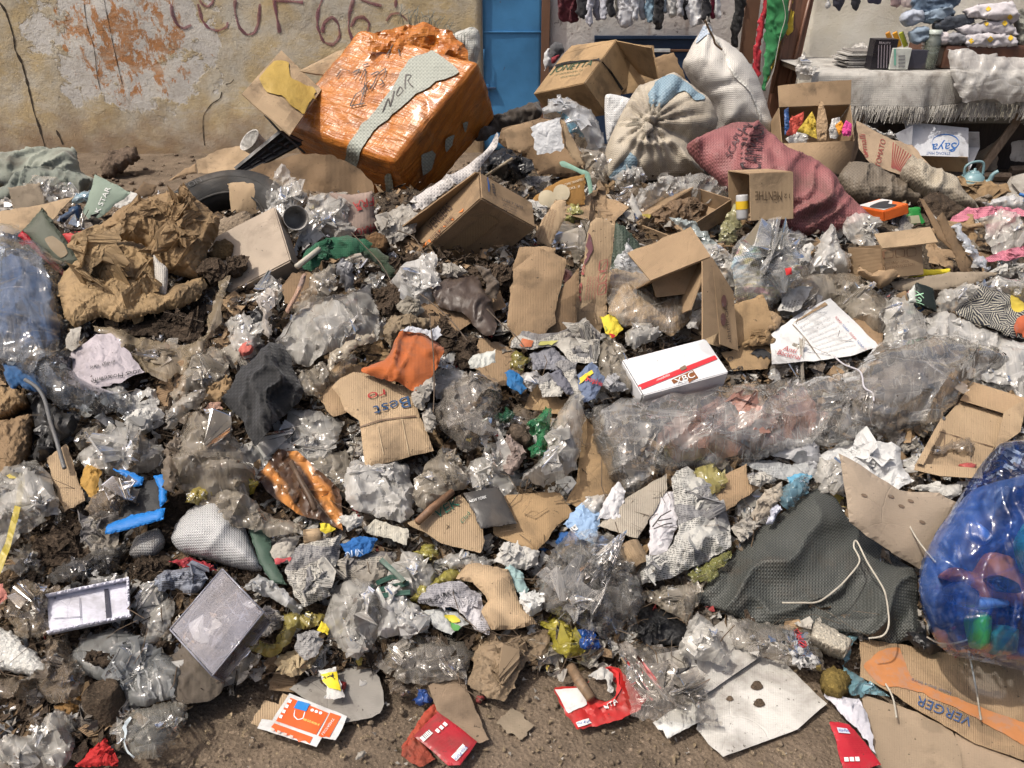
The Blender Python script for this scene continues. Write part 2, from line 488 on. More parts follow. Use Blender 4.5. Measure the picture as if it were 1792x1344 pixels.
def carton(name, label, cat, c, a, b, d, mat,Y=None,lift=.1,open_=(),conv=(1,1,1),flaps=(),group=None,th=.005,warp=.004,seed=None,dscale=1.0,ruv=(),mats={},frame=None,bury=.06):
 _auto[0] += 17
 seed=seed or _auto[0]
 Cw=at_y([c], Y)[0] if Y is not None else heap_hit([c], lift)[0]
 for it in range(60):
  if frame is None:
   sc, E, L, cs=solve_box(c, a, b, d, Cw, conv)
   E=E.copy();E[2] *= dscale
  else:
   nf=tilt_n(frame[0], frame[1]);sc = 0
   PP=at_plane([a, b], Cw, nf)
   E=np.array([PP[0] - Cw, PP[1] - Cw, -nf * frame[2]])
  Q=np.array([Cw, Cw + E[0], Cw + E[1], Cw + E[2], Cw + E[0] + E[1], Cw + E[0] + E[2], Cw + E[1] + E[2]])
  pq=to_px(Q);low3 = np.argsort(-pq[:, 1])[:3]
  if (Q[low3,2] - heap(Q[low3,0], Q[low3,1])).min() > -bury: break
  Cw=CAMP + (Cw - CAMP) * .985
 print('box %-28s fit %.2f dims %.2f %.2f %.2f  at %s' % (name, sc, *np.linalg.norm(E,axis=1), np.round(Cw, 2)))
 K={}
 for i in (0,1):
  for j in (0,1):
   for k in (0,1):
    K['%d%d%d' % (i, j, k)] = Cw + E[0] * i + E[1] * j + E[2] * k
 allp=np.array(list(K.values()))
 base=allp.mean(0);base[2] = allp[:, 2].min()
 root=empty(name, base, label, cat, group)
 parts={}
 ctr=allp.mean(0)
 for fk, ids in FACES.items():
  if fk in open_: continue
  q=[K[i] for i in ids]
  m=sum(q) / 4
  n=np.cross(q[1] - q[0], q[3] - q[0]);n /= np.linalg.norm(n)
  if n @ (m - ctr) < 0: q = [q[1], q[0], q[3], q[2]]
  q=[m + (p - m) * (1 - .004 / max(np.linalg.norm(p - m),.01)) for p in q]
  parts[fk] = panel('side_panel', *q, mats.get(fk, mat), root, th, warp,seed=seed + len(parts),ruv=(fk in ruv))
  cover_px(to_px(np.array(q)))
 for i, fl in enumerate(flaps):
  k1, k2, p2, p1=fl[:4]
  A0, B0=K[k1], K[k2]
  ax=B0 - A0
  Cc=at_plane([p2], B0, ax / np.linalg.norm(ax))[0];Dd = at_plane([p1], A0, ax / np.linalg.norm(ax))[0]
  lim=fl[4] if len(fl) > 4 else .45
  for Q, O in ((Cc, B0),(Dd, A0)):
   l=np.linalg.norm(Q - O)
   if l > lim: Q[:] = O + (Q - O) / l * lim
  parts['f%d' % i] = panel('flap', A0, B0, Cc, Dd, mat, root, th, warp * 1.5,seed=seed + 40 + i,jag=.006)
  cover_px(to_px(np.array([A0, B0, Cc, Dd])))
 root['_k'] = 0
 return root, parts, K
def _bvh(o):
 W=np.array(world_of(o))
 me=o.data
 V=np.zeros(len(me.vertices) * 3);me.vertices.foreach_get('co', V)
 V=V.reshape(-1,3) + W
 return BVHTree.FromPolygons([tuple(v) for v in V],[tuple(p.vertices) for p in me.polygons])
def _lay(o, P2, F, mat, name, off,uv=None,smooth=True):
 bv=_bvh(o)
 R=rays(P2);V = [];ok = []
 for r in R:
  rd=Vector(r).normalized()
  loc, nor, idx, dist=bv.ray_cast(Vector(CAMP), rd)
  if loc is None: V.append((0,0,0));ok.append(False);continue
  if nor.dot(rd) > 0: nor = -nor
  V.append(tuple(loc + nor * off));ok.append(True)
 F=[f for f in F if all(ok[i] for i in f)]
 if not F: return None
 used=sorted({i for f in F for i in f});mp = {k: i for i, k in enumerate(used)}
 V=np.array([V[k] for k in used]);F = [tuple(mp[i] for i in f) for f in F]
 F2=[]
 for f in F:
  q=V[list(f)]
  if max(np.linalg.norm(q[i] - q[i - 1]) for i in range(len(f))) < .25: F2.append(f)
 if not F2: return None
 UV=np.asarray(uv)[used] if uv is not None else (np.asarray(P2)[used] * .002)
 return mk(name, V, F2, mat, o, UV, smooth)
_font_cache={}
def text_mesh(s,shear=0.0,spacing=1.0):
 key=(s, shear, spacing)
 if key in _font_cache: return _font_cache[key]
 cu=bpy.data.curves.new('t', 'FONT')
 cu.body = s;cu.size = 1.0;cu.shear = shear;cu.resolution_u = 3;cu.space_character = spacing
 ob=bpy.data.objects.new('t', cu)
 me=ob.to_mesh()
 bm=bmesh.new();bm.from_mesh(me)
 bmesh.ops.triangulate(bm,faces=bm.faces[:])
 for _ in range(2):
  long_=[e for e in bm.edges if e.calc_length() > .3]
  if long_: bmesh.ops.subdivide_edges(bm,edges=long_,cuts=1);bmesh.ops.triangulate(bm,faces=bm.faces[:])
 bm.verts.index_update()
 V=np.array([(v.co.x, v.co.y) for v in bm.verts]) if bm.verts else np.zeros((0,2));F = [tuple(v.index for v in f.verts) for f in bm.faces]
 bm.free()
 ob.to_mesh_clear();bpy.data.objects.remove(ob);bpy.data.curves.remove(cu)
 _font_cache[key] = (V, F)
 return V, F
def stamp(o, text, p0, p1, up, mat,shear=0.0,off=.0025,bold=0.0,spacing=1.0):
 if o is None: return None
 V, F=text_mesh(text, shear, spacing)
 if len(V) == 0: return None
 x0, x1=V[:, 0].min(), V[:, 0].max()
 u=(V[:, 0] - x0) / (x1 - x0);v = V[:, 1] / .7
 P2=np.array(p0)[None] + u[:, None] * (np.array(p1) - np.array(p0))[None] + v[:, None] * np.array(up)[None]
 r=_lay(o, P2, F, mat, 'printed_text', off)
 return r
def patch(o, outline, mat,name='print',off=.002,sp=8.0,round_=False,jag=0.0):
 if o is None: return None
 _auto[0] += 3
 q=densify(outline, sp, round_, jag, _auto[0])
 P2, F=cdt(q, sp, _auto[0])
 return _lay(o, P2, F, mat, name, off)
def stroke(o, pts, w, mat,name='brush_mark',off=.002,sp=5.0):
 p=np.asarray(pts, float)
 if len(p) > 2:
  q=densify(np.concatenate([p, p[::-1][1:-1]]), sp, True)[:]
  q=q[:max(3, len(q) // 2 + 1)]
 else:
  m=max(2, int(np.linalg.norm(p[1] - p[0]) / sp));q = p[0] + (p[1] - p[0]) * np.linspace(0,1, m + 1)[:, None]
 t=np.gradient(q,axis=0);t /= np.maximum(np.linalg.norm(t,axis=1),1e-6)[:, None]
 nn=np.stack([-t[:, 1], t[:, 0]],1)
 ww=w * (.75 + .45 * vnoise(np.arange(len(q)) * .45, np.zeros(len(q)), int(abs(q[0,0]))))
 P2=np.concatenate([q + nn * ww[:, None] / 2, q - nn * ww[:, None] / 2]);N = len(q)
 F=[(i, i + 1, N + i + 1, N + i) for i in range(N - 1)]
 return _lay(o, P2, F, mat, name, off)
def tube(name, P, r, mat,parent=None,label=None,cat=None,seg=7,smooth=True,group=None,kind=None):
 P=np.asarray(P, float)
 n=len(P);rr = np.broadcast_to(np.asarray(r, float),(n,))
 T=np.gradient(P,axis=0);T /= np.maximum(np.linalg.norm(T,axis=1),1e-9)[:, None]
 ref=np.array([0.3,0.2,1.0]);V = []
 for i in range(n):
  s=cross3(T[i], ref);s /= max(np.linalg.norm(s),1e-6);q = cross3(T[i], s)
  for k in range(seg):
   a=2 * math.pi * k / seg
   V.append(P[i] + rr[i] * (math.cos(a) * s + math.sin(a) * q))
 F=[]
 for i in range(n - 1):
  for k in range(seg):
   F.append((i * seg + k, i * seg + (k + 1) % seg, (i + 1) * seg + (k + 1) % seg, (i + 1) * seg + k))
 F.append(tuple(range(seg - 1,-1,-1)));F.append(tuple((n - 1) * seg + k for k in range(seg)))
 UV=np.array([(k / seg * 6.28 * .01, i * .02) for i in range(n) for k in range(seg)])
 o=mk(name, np.array(V), F, mat, parent, UV, smooth)
 if parent is None: tag(o, label, cat, group, kind)
 return o
def smooth_path(P,sub=6):
 P=np.asarray(P, float);out = []
 n=len(P)
 for i in range(n - 1):
  p0, p1, p2, p3=P[max(i - 1,0)], P[i], P[i + 1], P[min(i + 2, n - 1)]
  for k in range(sub):
   t=k / sub
   out.append(.5 * ((2 * p1) + (-p0 + p2) * t + (2 * p0 - 5 * p1 + 4 * p2 - p3) * t * t + (-p0 + 3 * p1 - 3 * p2 + p3) * t ** 3))
 out.append(P[-1])
 return np.array(out)
def cord(name, label, cat, px, r, mat,lift=.05,sag=0.0,group=None,Y=None):
 P=heap_hit(px, 0) if Y is None else at_y(px, Y)
 P=P + np.array([0,-.35,.9]) * lift
 return tube(name, smooth_path(P), r, mat, None, label, cat,group=group)
def lathe(name, prof, origin, axis, mat,parent=None,label=None,cat=None,seg=40,dent=0.0,seed=1,group=None,closed=False):
 ax=np.asarray(axis, float);ax /= np.linalg.norm(ax)
 s=np.cross(ax, [0.12,0.9,0.3]);s /= np.linalg.norm(s);q = np.cross(ax, s)
 V=[];UV = []
 m=len(prof)
 for i, (r, h) in enumerate(prof):
  for k in range(seg):
   a=2 * math.pi * k / seg
   rr=r
   if dent: rr = r * (1 + dent * float(vnoise(np.array([math.cos(a) * 1.6 + 8]), np.array([math.sin(a) * 1.6 + h * 9]), seed)[0]))
   V.append(np.asarray(origin) + ax * h + rr * (math.cos(a) * s + math.sin(a) * q));UV.append((a * r, h))
 F=[]
 for i in range(m - 1 + (1 if closed else 0)):
  j=(i + 1) % m
  for k in range(seg):
   F.append((i * seg + k, i * seg + (k + 1) % seg, j * seg + (k + 1) % seg, j * seg + k))
 o=mk(name, np.array(V), F, mat, parent, np.array(UV), True)
 if parent is None: tag(o, label, cat, group)
 return o
def box_mesh(name, lo, hi, mat,parent=None,label=None,cat=None,bev=.004,rot=None):
 lo=np.asarray(lo, float);hi = np.asarray(hi, float)
 bm=bmesh.new()
 bmesh.ops.create_cube(bm,size=1.0)
 for v in bm.verts: v.co = Vector([(v.co[i]) * (hi[i] - lo[i]) for i in range(3)])
 if bev: bmesh.ops.bevel(bm,geom=bm.edges[:],offset=bev,segments=2,affect='EDGES',profile=.6)
 if rot is not None: bmesh.ops.rotate(bm,verts=bm.verts[:],cent=(0,0,0),matrix=rot)
 bm.verts.index_update()
 V=np.array([v.co[:] for v in bm.verts]) + (lo + hi) / 2
 F=[tuple(v.index for v in f.verts) for f in bm.faces]
 bm.free()
 UV=np.stack([V[:, 0] + V[:, 1], V[:, 2] + V[:, 1] * .3],1)
 o=mk(name, V, F, mat, parent, UV, False)
 if parent is None: tag(o, label, cat)
 return o
# ------------------------------------------------------------------ materials
class NT:
 def __init__(s, name):
  s.m = bpy.data.materials.new(name);s.m.use_nodes = True
  s.t = s.m.node_tree;s.n = s.t.nodes;s.l = s.t.links
  s.n.clear()
  s.out = s.n.new('ShaderNodeOutputMaterial')
 def set(s, sock, v):
  if isinstance(v, bpy.types.NodeSocket): s.l.new(v, sock)
  elif v is not None:
   if isinstance(v, (tuple, list)) and len(v) == 3 and sock.type == 'RGBA': v = (*v, 1)
   sock.default_value = v
 def node(s, typ,props=None, **ins):
  n=s.n.new('ShaderNode' + typ)
  for k, v in (props or {}).items(): setattr(n, k, v)
  for k, v in ins.items():
   s.set(n.inputs[int(k[1:])] if k[0] == '_' and k[1:].isdigit() else n.inputs[k.replace('__', ' ')], v)
  return n
 def uv(s,sx=1,sy=1,rot=0,off=(0,0,0)):
  m=s.node('Mapping', None,Vector=s.node('TexCoord').outputs['UV'],Scale=(sx, sy, 1),Rotation=(0,0, rot),Location=off)
  m['uv'] = 1
  return m.outputs[0]
 def warp(s, uv, scale, amt,detail=2.0,sc=(1,1,1),rot=0.0):
  n=s.node('TexNoise', {'noise_dimensions': '2D'},Vector=uv,Scale=scale,Detail=detail)
  v=s.node('VectorMath', None,_0=uv,_1=s.node('VectorMath', {'operation': 'SCALE'},_0=n.outputs[1],Scale=amt).outputs[0])
  m=s.node('Mapping', None,Vector=v.outputs[0],Scale=sc,Rotation=(0,0, rot))
  m['uv'] = 1
  return m.outputs[0]
 def geo(s,sc=1):
  return s.node('Mapping', None,Vector=s.node('NewGeometry').outputs['Position'],Scale=(sc, sc, sc) if not isinstance(sc, tuple) else sc).outputs[0]
 def noise(s, vec, scale,detail=4,rough=.55,dist=0.0):
  return s.node('TexNoise', {'noise_dimensions': '2D'} if getattr(vec, 'node', None) is not None and vec.node.get('uv') else None,Vector=vec,Scale=scale,Detail=detail,Roughness=rough,Distortion=dist).outputs[0]
 def voro(s, vec, scale,feature='F1',rnd=1.0):
  return s.node('TexVoronoi', {'feature': feature, 'voronoi_dimensions': '2D' if vec.node.get('uv') else '3D'},Vector=vec,Scale=scale,Randomness=rnd).outputs[0]
 def ramp(s, fac, lo, hi,a=0.0,b=1.0):
  return s.node('MapRange', None,Value=fac,From__Min=lo,From__Max=hi,To__Min=a,To__Max=b).outputs[0]
 def mix(s, fac, a, b,mode='MIX'):
  n=s.n.new('ShaderNodeMix');n.data_type = 'RGBA';n.blend_type = mode
  s.set(n.inputs[0], fac);s.set(n.inputs[6], a);s.set(n.inputs[7], b)
  return n.outputs[2]
 def math(s, op, a,b=0.0,clamp=False):
  n=s.n.new('ShaderNodeMath');n.operation = op;n.use_clamp = clamp
  s.set(n.inputs[0], a);s.set(n.inputs[1], b)
  return n.outputs[0]
 def bump(s, h,strength=.5,dist=.005,normal=None):
  return s.node('Bump', None,Height=h,Strength=strength,Distance=dist,Normal=normal).outputs[0]
 def pbsdf(s, **k):
  return s.node('BsdfPrincipled', None, **k)
 def done(s, sh):
  s.l.new(sh if isinstance(sh, bpy.types.NodeSocket) else sh.outputs[0], s.out.inputs['Surface'])
  return s.m
_MC={}
DIRT=(.075,.055,.038)
def cached(f):
 def g(*a, **k):
  key=(f.__name__, a, tuple(sorted(k.items())))
  if key not in _MC: _MC[key] = f(*a, **k)
  return _MC[key]
 return g
def dirtmix(t, col, dirt,scale=5.0):
 if dirt <= 0: return col
 g=t.geo()
 big=t.ramp(t.noise(g, scale, 5,.65,.4),.62 - dirt * .32,.80 - dirt * .2)
 spk=t.ramp(t.noise(g, 75,3,.6),.70 - dirt * .1,.76 - dirt * .1)
 col=t.mix(t.math('MULTIPLY', big, .75), col, DIRT)
 return t.mix(t.math('MULTIPLY', spk, .8), col, (.045,.033,.024))
@cached
def m_card(col=(.36,.25,.15),dirt=.3,corr=1.0,rough=.85,name='cardboard'):
 t=NT(name)
 uv=t.uv()
 stripes=t.node('TexWave', {'wave_type': 'BANDS', 'bands_direction': 'X'},Vector=t.uv(1,1),Scale=55.0,Distortion=.6,Detail=1.0,Detail__Scale=3.0).outputs[0]
 fib=t.noise(t.uv(60,500),1.0,3,.6)
 tone=t.noise(t.geo(),3.0,4,.6)
 c=t.mix(t.ramp(tone, .3,.7), tuple(x * .72 for x in col), tuple(min(1, x * 1.12) for x in col))
 c=t.mix(t.math('MULTIPLY', stripes, .14 * corr), c, tuple(x * .62 for x in col))
 c=t.mix(t.math('MULTIPLY', t.ramp(fib, .45,.65),.25), c, tuple(x * .7 for x in col))
 st=t.noise(t.geo(),4.2,3,.5,.3)
 c=t.mix(t.ramp(st, .60,.64,0,.45), c, tuple(x * .5 for x in col))
 c=dirtmix(t, c, dirt)
 cr=t.voro(t.warp(uv, 6.0,.15),7.0, 'DISTANCE_TO_EDGE')
 h=t.math('ADD', t.math('MULTIPLY', stripes, .35 * corr), t.math('MULTIPLY', t.math('MULTIPLY', t.ramp(cr, 0,.02), t.ramp(t.noise(t.geo(),2.5,1),.5,.6)),.35))
 h=t.math('ADD', h, t.math('MULTIPLY', fib, .3))
 return t.done(t.pbsdf(Base__Color=c,Roughness=rough,Normal=t.bump(h, .55,.004),Specular__IOR__Level=.25))
@cached
def m_paper(col=(.7,.68,.63),dirt=.25,print_=0.0,rough=.75,name='paper',fold=1.0):
 t=NT(name)
 uv=t.uv()
 c=t.mix(t.ramp(t.noise(uv, 6,4),.3,.7), tuple(x * .82 for x in col), col)
 if print_ > 0:
  lines=t.node('TexWave', {'wave_type': 'BANDS', 'bands_direction': 'Y'},Vector=uv,Scale=62.0).outputs[0]
  words=t.noise(t.uv(230,62),1.0,2,.6)
  col_m=t.ramp(t.noise(t.uv(5,7),1.0,1),.42,.46)
  k=t.math('MULTIPLY', t.math('GREATER_THAN', lines, .5), t.math('GREATER_THAN', words, .47))
  k=t.math('MULTIPLY', k, col_m)
  c=t.mix(t.math('MULTIPLY', k, print_), c, (.05,.05,.055))
  blk=t.math('MULTIPLY', t.ramp(t.noise(t.uv(9,12,0,(3,1,0)),1.0,0),.66,.67),.75 * print_)
  c=t.mix(blk, c, (.13,.13,.15))
 c=dirtmix(t, c, dirt)
 r1=t.math('ABSOLUTE', t.math('SUBTRACT', t.noise(uv, 9,2,.5,.4),.5));r2 = t.math('ABSOLUTE', t.math('SUBTRACT', t.noise(uv, 24,2,.5,.3),.5))
 h=t.math('ADD', t.math('MULTIPLY', r1,2.2 * fold), t.math('MULTIPLY', r2,1.1 * fold))
 h=t.math('ADD', h, t.math('MULTIPLY', t.noise(uv, 90,3),.2))
 p=t.pbsdf(Base__Color=c,Roughness=rough,Normal=t.bump(h, .7,.022 if fold > 1.1 else .012),Specular__IOR__Level=.3)
 tr=t.node('BsdfTranslucent', None,Color=c)
 return t.done(t.node('MixShader', None,Fac=.15,_1=p.outputs[0],_2=tr.outputs[0]))
@cached
def m_film(tint=(.78,.75,.69),milk=.50,rough=.17,dirt=.24,trans=(.93,.92,.90),name='plastic_film',crinkle=1.0,gloss=1.15):
 t=NT(name)
 uv=t.uv()
 e1=t.math('ABSOLUTE', t.math('SUBTRACT', t.noise(t.uv(3,12,.6),1.0,1.5,.5,.5),.5))
 e2=t.math('ABSOLUTE', t.math('SUBTRACT', t.noise(t.uv(30,9,.5),1.0,1,.5),.5))
 cr1=t.ramp(e1,0,.07);cr2 = t.ramp(e2,0,.09)
 h=t.math('ADD', t.math('MULTIPLY', cr1,.7), t.math('MULTIPLY', cr2,.4))
 nor=t.bump(h, .40 * crinkle, .006)
 g=t.geo()
 crease=t.math('SUBTRACT', 1.0, t.math('MULTIPLY', t.ramp(e1,0,.02), t.ramp(e2,0,.025)))
 f=t.math('ADD', milk, t.math('MULTIPLY', crease, .16))
 f=t.math('ADD', f, t.ramp(t.noise(uv, 7,3),.35,.75,-.10,.14), True)
 c=tint
 dm=None
 if dirt > 0:
  dm=t.ramp(t.noise(g, 6,5,.65,.4),.64 - dirt * .3,.86 - dirt * .2,0,.85)
  c=t.mix(dm, tint, (.17,.13,.09))
  f=t.math('MAXIMUM', f, t.math('MULTIPLY', dm, .8))
  sp=t.ramp(t.noise(g, 85,3,.6),.71 - dirt * .08,.75 - dirt * .08)
  c=t.mix(sp, c, (.05,.037,.026));f = t.math('MAXIMUM', f, t.math('MULTIPLY', sp, .9))
 body=t.node('MixShader', None,Fac=.35,_1=t.node('BsdfDiffuse', None,Color=c,Normal=nor).outputs[0],_2=t.node('BsdfTranslucent', None,Color=c,Normal=nor).outputs[0])
 clear=t.node('BsdfTransparent', None,Color=trans)
 base=t.node('MixShader', None,Fac=f,_1=clear.outputs[0],_2=body.outputs[0])
 gl=t.node('BsdfGlossy', None,Color=(1,1,1),Roughness=rough,Normal=nor)
 fr=t.node('Fresnel', None,IOR=1.5,Normal=nor)
 fac=t.math('MULTIPLY', t.math('MULTIPLY', fr.outputs[0], gloss), t.ramp(dm, 0,1,1,.35) if dm is not None else 1.0, True)
 return t.done(t.node('MixShader', None,Fac=fac,_1=base.outputs[0],_2=gl.outputs[0]))
@cached
def m_plastic(col=(.1,.1,.1),rough=.35,dirt=.2,bump=.4,name='plastic',sc=20.0):
 t=NT(name)
 uv=t.uv()
 c=t.mix(t.ramp(t.noise(uv, 8,3),.3,.7), tuple(x * .8 for x in col), col)
 c=dirtmix(t, c, dirt)
 h=t.math('ADD', t.noise(uv, sc, 4), t.math('MULTIPLY', t.voro(uv, sc * 1.3, 'DISTANCE_TO_EDGE'),.6))
 r=t.ramp(t.noise(t.geo(),9,4),.35,.7, rough * .8, min(1, rough + .3))
 return t.done(t.pbsdf(Base__Color=c,Roughness=r,Normal=t.bump(h, bump, .006)))
@cached
def m_cloth(col=(.2,.2,.2),dirt=.15,weave=600.0,rough=.9,name='cloth',sheen=0.2):
 t=NT(name)
 uv=t.uv()
 w=t.math('MULTIPLY', t.node('TexWave', {'bands_direction': 'X'},Vector=uv,Scale=weave / 6.28).outputs[0], t.node('TexWave', {'bands_direction': 'Y'},Vector=uv,Scale=weave / 6.28).outputs[0])
 c=t.mix(t.ramp(t.noise(uv, 9,4),.3,.7), tuple(x * .72 for x in col), col)
 c=dirtmix(t, c, dirt)
 h=t.math('ADD', w, t.noise(uv, 40,4))
 return t.done(t.pbsdf(Base__Color=c,Roughness=rough,Normal=t.bump(h, .4,.003),Sheen__Weight=sheen))
@cached
def m_sack(col=(.62,.58,.5),dirt=.3,weave=95.0,col2=None,rough=.6,name='woven_sack',patch_=None):
 t=NT(name)
 uv=t.uv()
 ch=t.node('TexChecker', None,Vector=uv,Scale=weave * 2).outputs[1]
 bx=t.node('TexWave', {'bands_direction': 'X'},Vector=uv,Scale=weave / 3.14).outputs[0]
 by=t.node('TexWave', {'bands_direction': 'Y'},Vector=uv,Scale=weave / 3.14).outputs[0]
 c2=col2 or tuple(x * .68 for x in col)
 c=t.mix(t.math('MULTIPLY', ch, .85), col, c2)
 c=t.mix(t.ramp(t.noise(uv, 7,4),.35,.7,0,.5), c, tuple(x * .75 for x in col))
 if patch_ is not None:
  c=t.mix(t.ramp(t.noise(t.uv(2.6,2.6,0,(patch_[3],0,0)),1.0,2),.55,.58,0,.75), c, patch_[:3])
 c=dirtmix(t, c, dirt, 4.0)
 h=t.math('ADD', t.math('MULTIPLY', bx, by), t.math('MULTIPLY', t.noise(uv, 30,4),.8))
 return t.done(t.pbsdf(Base__Color=c,Roughness=rough,Normal=t.bump(h, .6,.003),Specular__IOR__Level=.4))
@cached
def m_soil(col=(.085,.062,.043),name='soil',sc=1.0,var=.5):
 t=NT(name)
 g=t.geo()
 c=t.mix(t.ramp(t.noise(g, 5 * sc, 6,.7),.3,.7), tuple(x * (1 - var) for x in col), tuple(x * (1 + var) for x in col))
 c=t.mix(t.ramp(t.noise(g, 60 * sc, 4,.7),.58,.72), c, tuple(min(1, x * 2.1) for x in col))
 c=t.mix(t.ramp(t.voro(g, 150 * sc),.16,.05), c, tuple(min(1, x * 3.2) for x in col))
 h=t.math('ADD', t.noise(g, 40 * sc, 7,.72), t.math('MULTIPLY', t.voro(g, 95 * sc),.5))
 return t.done(t.pbsdf(Base__Color=c,Roughness=.95,Normal=t.bump(h, .9,.012),Specular__IOR__Level=.2))
@cached
def m_flat(col=(.5,.1,.1),rough=.6,name='ink',wear=.25,metal=0.0,spec=.4):
 t=NT(name)
 g=t.geo()
 c=t.mix(t.ramp(t.noise(g, 30,4),.3,.7), tuple(x * .85 for x in col), col)
 k=t.ramp(t.noise(g, 26,5,.7),.66 - wear * .25,.70 - wear * .2,0,.6 if wear else 0)
 c=t.mix(k, c, tuple(min(1, x * .5 + .10) for x in col))
 return t.done(t.pbsdf(Base__Color=c,Roughness=rough,Metallic=metal,Specular__IOR__Level=spec))
@cached
def m_wood(col=(.2,.11,.06),name='wood',sc=1.0,rough=.6,dirt=.15):
 t=NT(name)
 gr=t.noise(t.geo((30 * sc, 30 * sc, 3 * sc)),1.0,5,.65,1.2)
 c=t.mix(t.ramp(gr, .3,.7), tuple(x * .5 for x in col), tuple(min(1, x * 1.25) for x in col))
 c=dirtmix(t, c, dirt)
 return t.done(t.pbsdf(Base__Color=c,Roughness=rough,Normal=t.bump(gr, .4,.004)))
@cached
def m_metal(col=(.04,.13,.30),rust=.3,rough=.45,name='painted_metal'):
 t=NT(name)
 g=t.geo()
 c=t.mix(t.ramp(t.noise(g, 3,4),.3,.7), tuple(x * .75 for x in col), tuple(x * 1.15 for x in col))
 r=t.ramp(t.noise(g, 9,7,.72),.70 - rust * .12,.74 - rust * .1)
 c=t.mix(r, c, (.10,.045,.022))
 sc=t.ramp(t.noise(t.geo((8,8,90)),1.0,4,.7),.68,.72,0,.5)
 c=t.mix(sc, c, tuple(x * .55 for x in col))
 h=t.math('ADD', t.noise(g, 2.2,2), t.math('MULTIPLY', t.noise(g, 60,4),.06))
 return t.done(t.pbsdf(Base__Color=c,Roughness=rough,Normal=t.bump(h, .5,.03)))
CARD=m_card((.34,.235,.14),.36)
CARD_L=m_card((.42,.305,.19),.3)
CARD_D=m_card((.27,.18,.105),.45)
CARD_G=m_card((.33,.27,.2),.3)
CARD_T=m_card((.37,.25,.135),.38,.5)
CARD_W=m_card((.58,.56,.52),.45,.35,.7)
CARD_P=m_card((.36,.25,.15),.1,.7)
WHITE=m_paper((.58,.565,.53),.25)
WHITE_D=m_paper((.46,.43,.38),.5)
NEWS=m_paper((.56,.535,.48),.28,.85,fold=.7)
NEWS_D=m_paper((.42,.385,.33),.5,.8,fold=.7)
KRAFT=m_paper((.33,.22,.115),.42,fold=1.4,name='kraft_paper')
KRAFT_D=m_paper((.21,.14,.085),.45,fold=1.4,name='kraft_paper')
FILM=m_film()
FILM_C=m_film((.80,.78,.73),.38,.13,.08)
FILM_M=m_film((.76,.74,.70),.70,.2,.15)
FILM_D=m_film((.52,.46,.37),.52,.18,.42)
FILM_DD=m_film((.30,.24,.18),.6,.22,.7)
FILM_B=m_film((.30,.38,.52),.22,.12,.25,(.72,.82,.93))
FILM_LB=m_film((.45,.66,.78),.55,.2,.15,(.8,.92,.98))
FILM_Y=m_film((.62,.55,.13),.5,.2,.2,(.95,.92,.6))
FILM_PK=m_film((.60,.42,.40),.3,.12,.2,(.9,.75,.72))
FILM_GN=m_film((.03,.25,.10),.75,.25,.2,(.4,.8,.5))
FILM_BLUEBAG=m_film((.005,.085,.48),.19,.07,.0,(.58,.72,1.0),crinkle=.5)
BLACKBAG=m_plastic((.012,.012,.013),.28,.2,.7)
SOIL=m_soil()
MUD=m_soil((.06,.043,.03), 'mud')
INK_R=m_flat((.42,.05,.05),.7)
INK_K=m_flat((.03,.03,.032),.7)
INK_B=m_flat((.05,.12,.33),.7)
INK_BR=m_flat((.17,.09,.05),.8,wear=.4)
INK_O=m_flat((.72,.22,.05),.6)
INK_G=m_flat((.03,.14,.09),.7)
INK_W=m_flat((.75,.75,.73),.6,wear=.1)
RED=m_flat((.62,.03,.04),.5,wear=.12)
TAPE=m_film((.45,.33,.17),.35,.12,.1,(.85,.72,.5),name='parcel_tape')
# ------------------------------------------------------------------ ground, heap, walls
def grid_mesh(name, x0, x1, y0, y1, step, zf, mat,parent=None):
 xs=np.arange(x0, x1 + step * .5, step);ys = np.arange(y0, y1 + step * .5, step)
 X, Yg=np.meshgrid(xs, ys)
 Zv=zf(X, Yg)
 V=np.stack([X.ravel(), Yg.ravel(), Zv.ravel()],1)
 nx=len(xs);ny = len(ys)
 i=np.arange((ny - 1) * (nx - 1));r = i // (nx - 1);c = i % (nx - 1);k = r * nx + c
 F=np.stack([k, k + 1, k + nx + 1, k + nx],1)
 return mk(name, V, F, mat, parent, V[:, :2], True,loc=(0,0,0))
def fbm(x, y, s, seed,o=4):
 r=0;a = 1.0
 for k in range(o):
  r=r + a * vnoise(x * s + 17 * k, y * s, seed + 50 + k);a *= .5;s *= 2.1
 return r
GROUND=m_soil((.155,.118,.085), 'sandy_ground', 1.0,.45)
gfar=mk('ground_far', [(-60,-30,-.035),(60,-30,-.035),(60,60,-.035),(-60,60,-.035)],[(0,1,2,3)], GROUND, None, [(-60,-30),(60,-30),(60,60),(-60,60)], False,loc=(0,0,0))
tag(gfar,kind='structure')
gnear=grid_mesh('ground', -7,7,-1.0,8.2,.03, lambda x, y: -.004 + .006 * fbm(x, y, 3,3) + .0035 * fbm(x, y, 22,9,3), GROUND)
tag(gnear,kind='structure')
def heap_z(x, y):
 h=heap(x, y)
 k=np.clip(h / .12,0,1)
 return h - .035 + k * (.03 * fbm(x, y, 5,21) + .02 * fbm(x, y, 24,31,3)) - (1 - k) * .03
HEAPMAT=m_soil((.085,.066,.048), 'rubbish_soil', 1.0,.6)
hp=grid_mesh('rubbish_mound', -4.2,4.2,1.0,6.8,.022, heap_z, HEAPMAT)
tag(hp,kind='structure')
WY=7.8
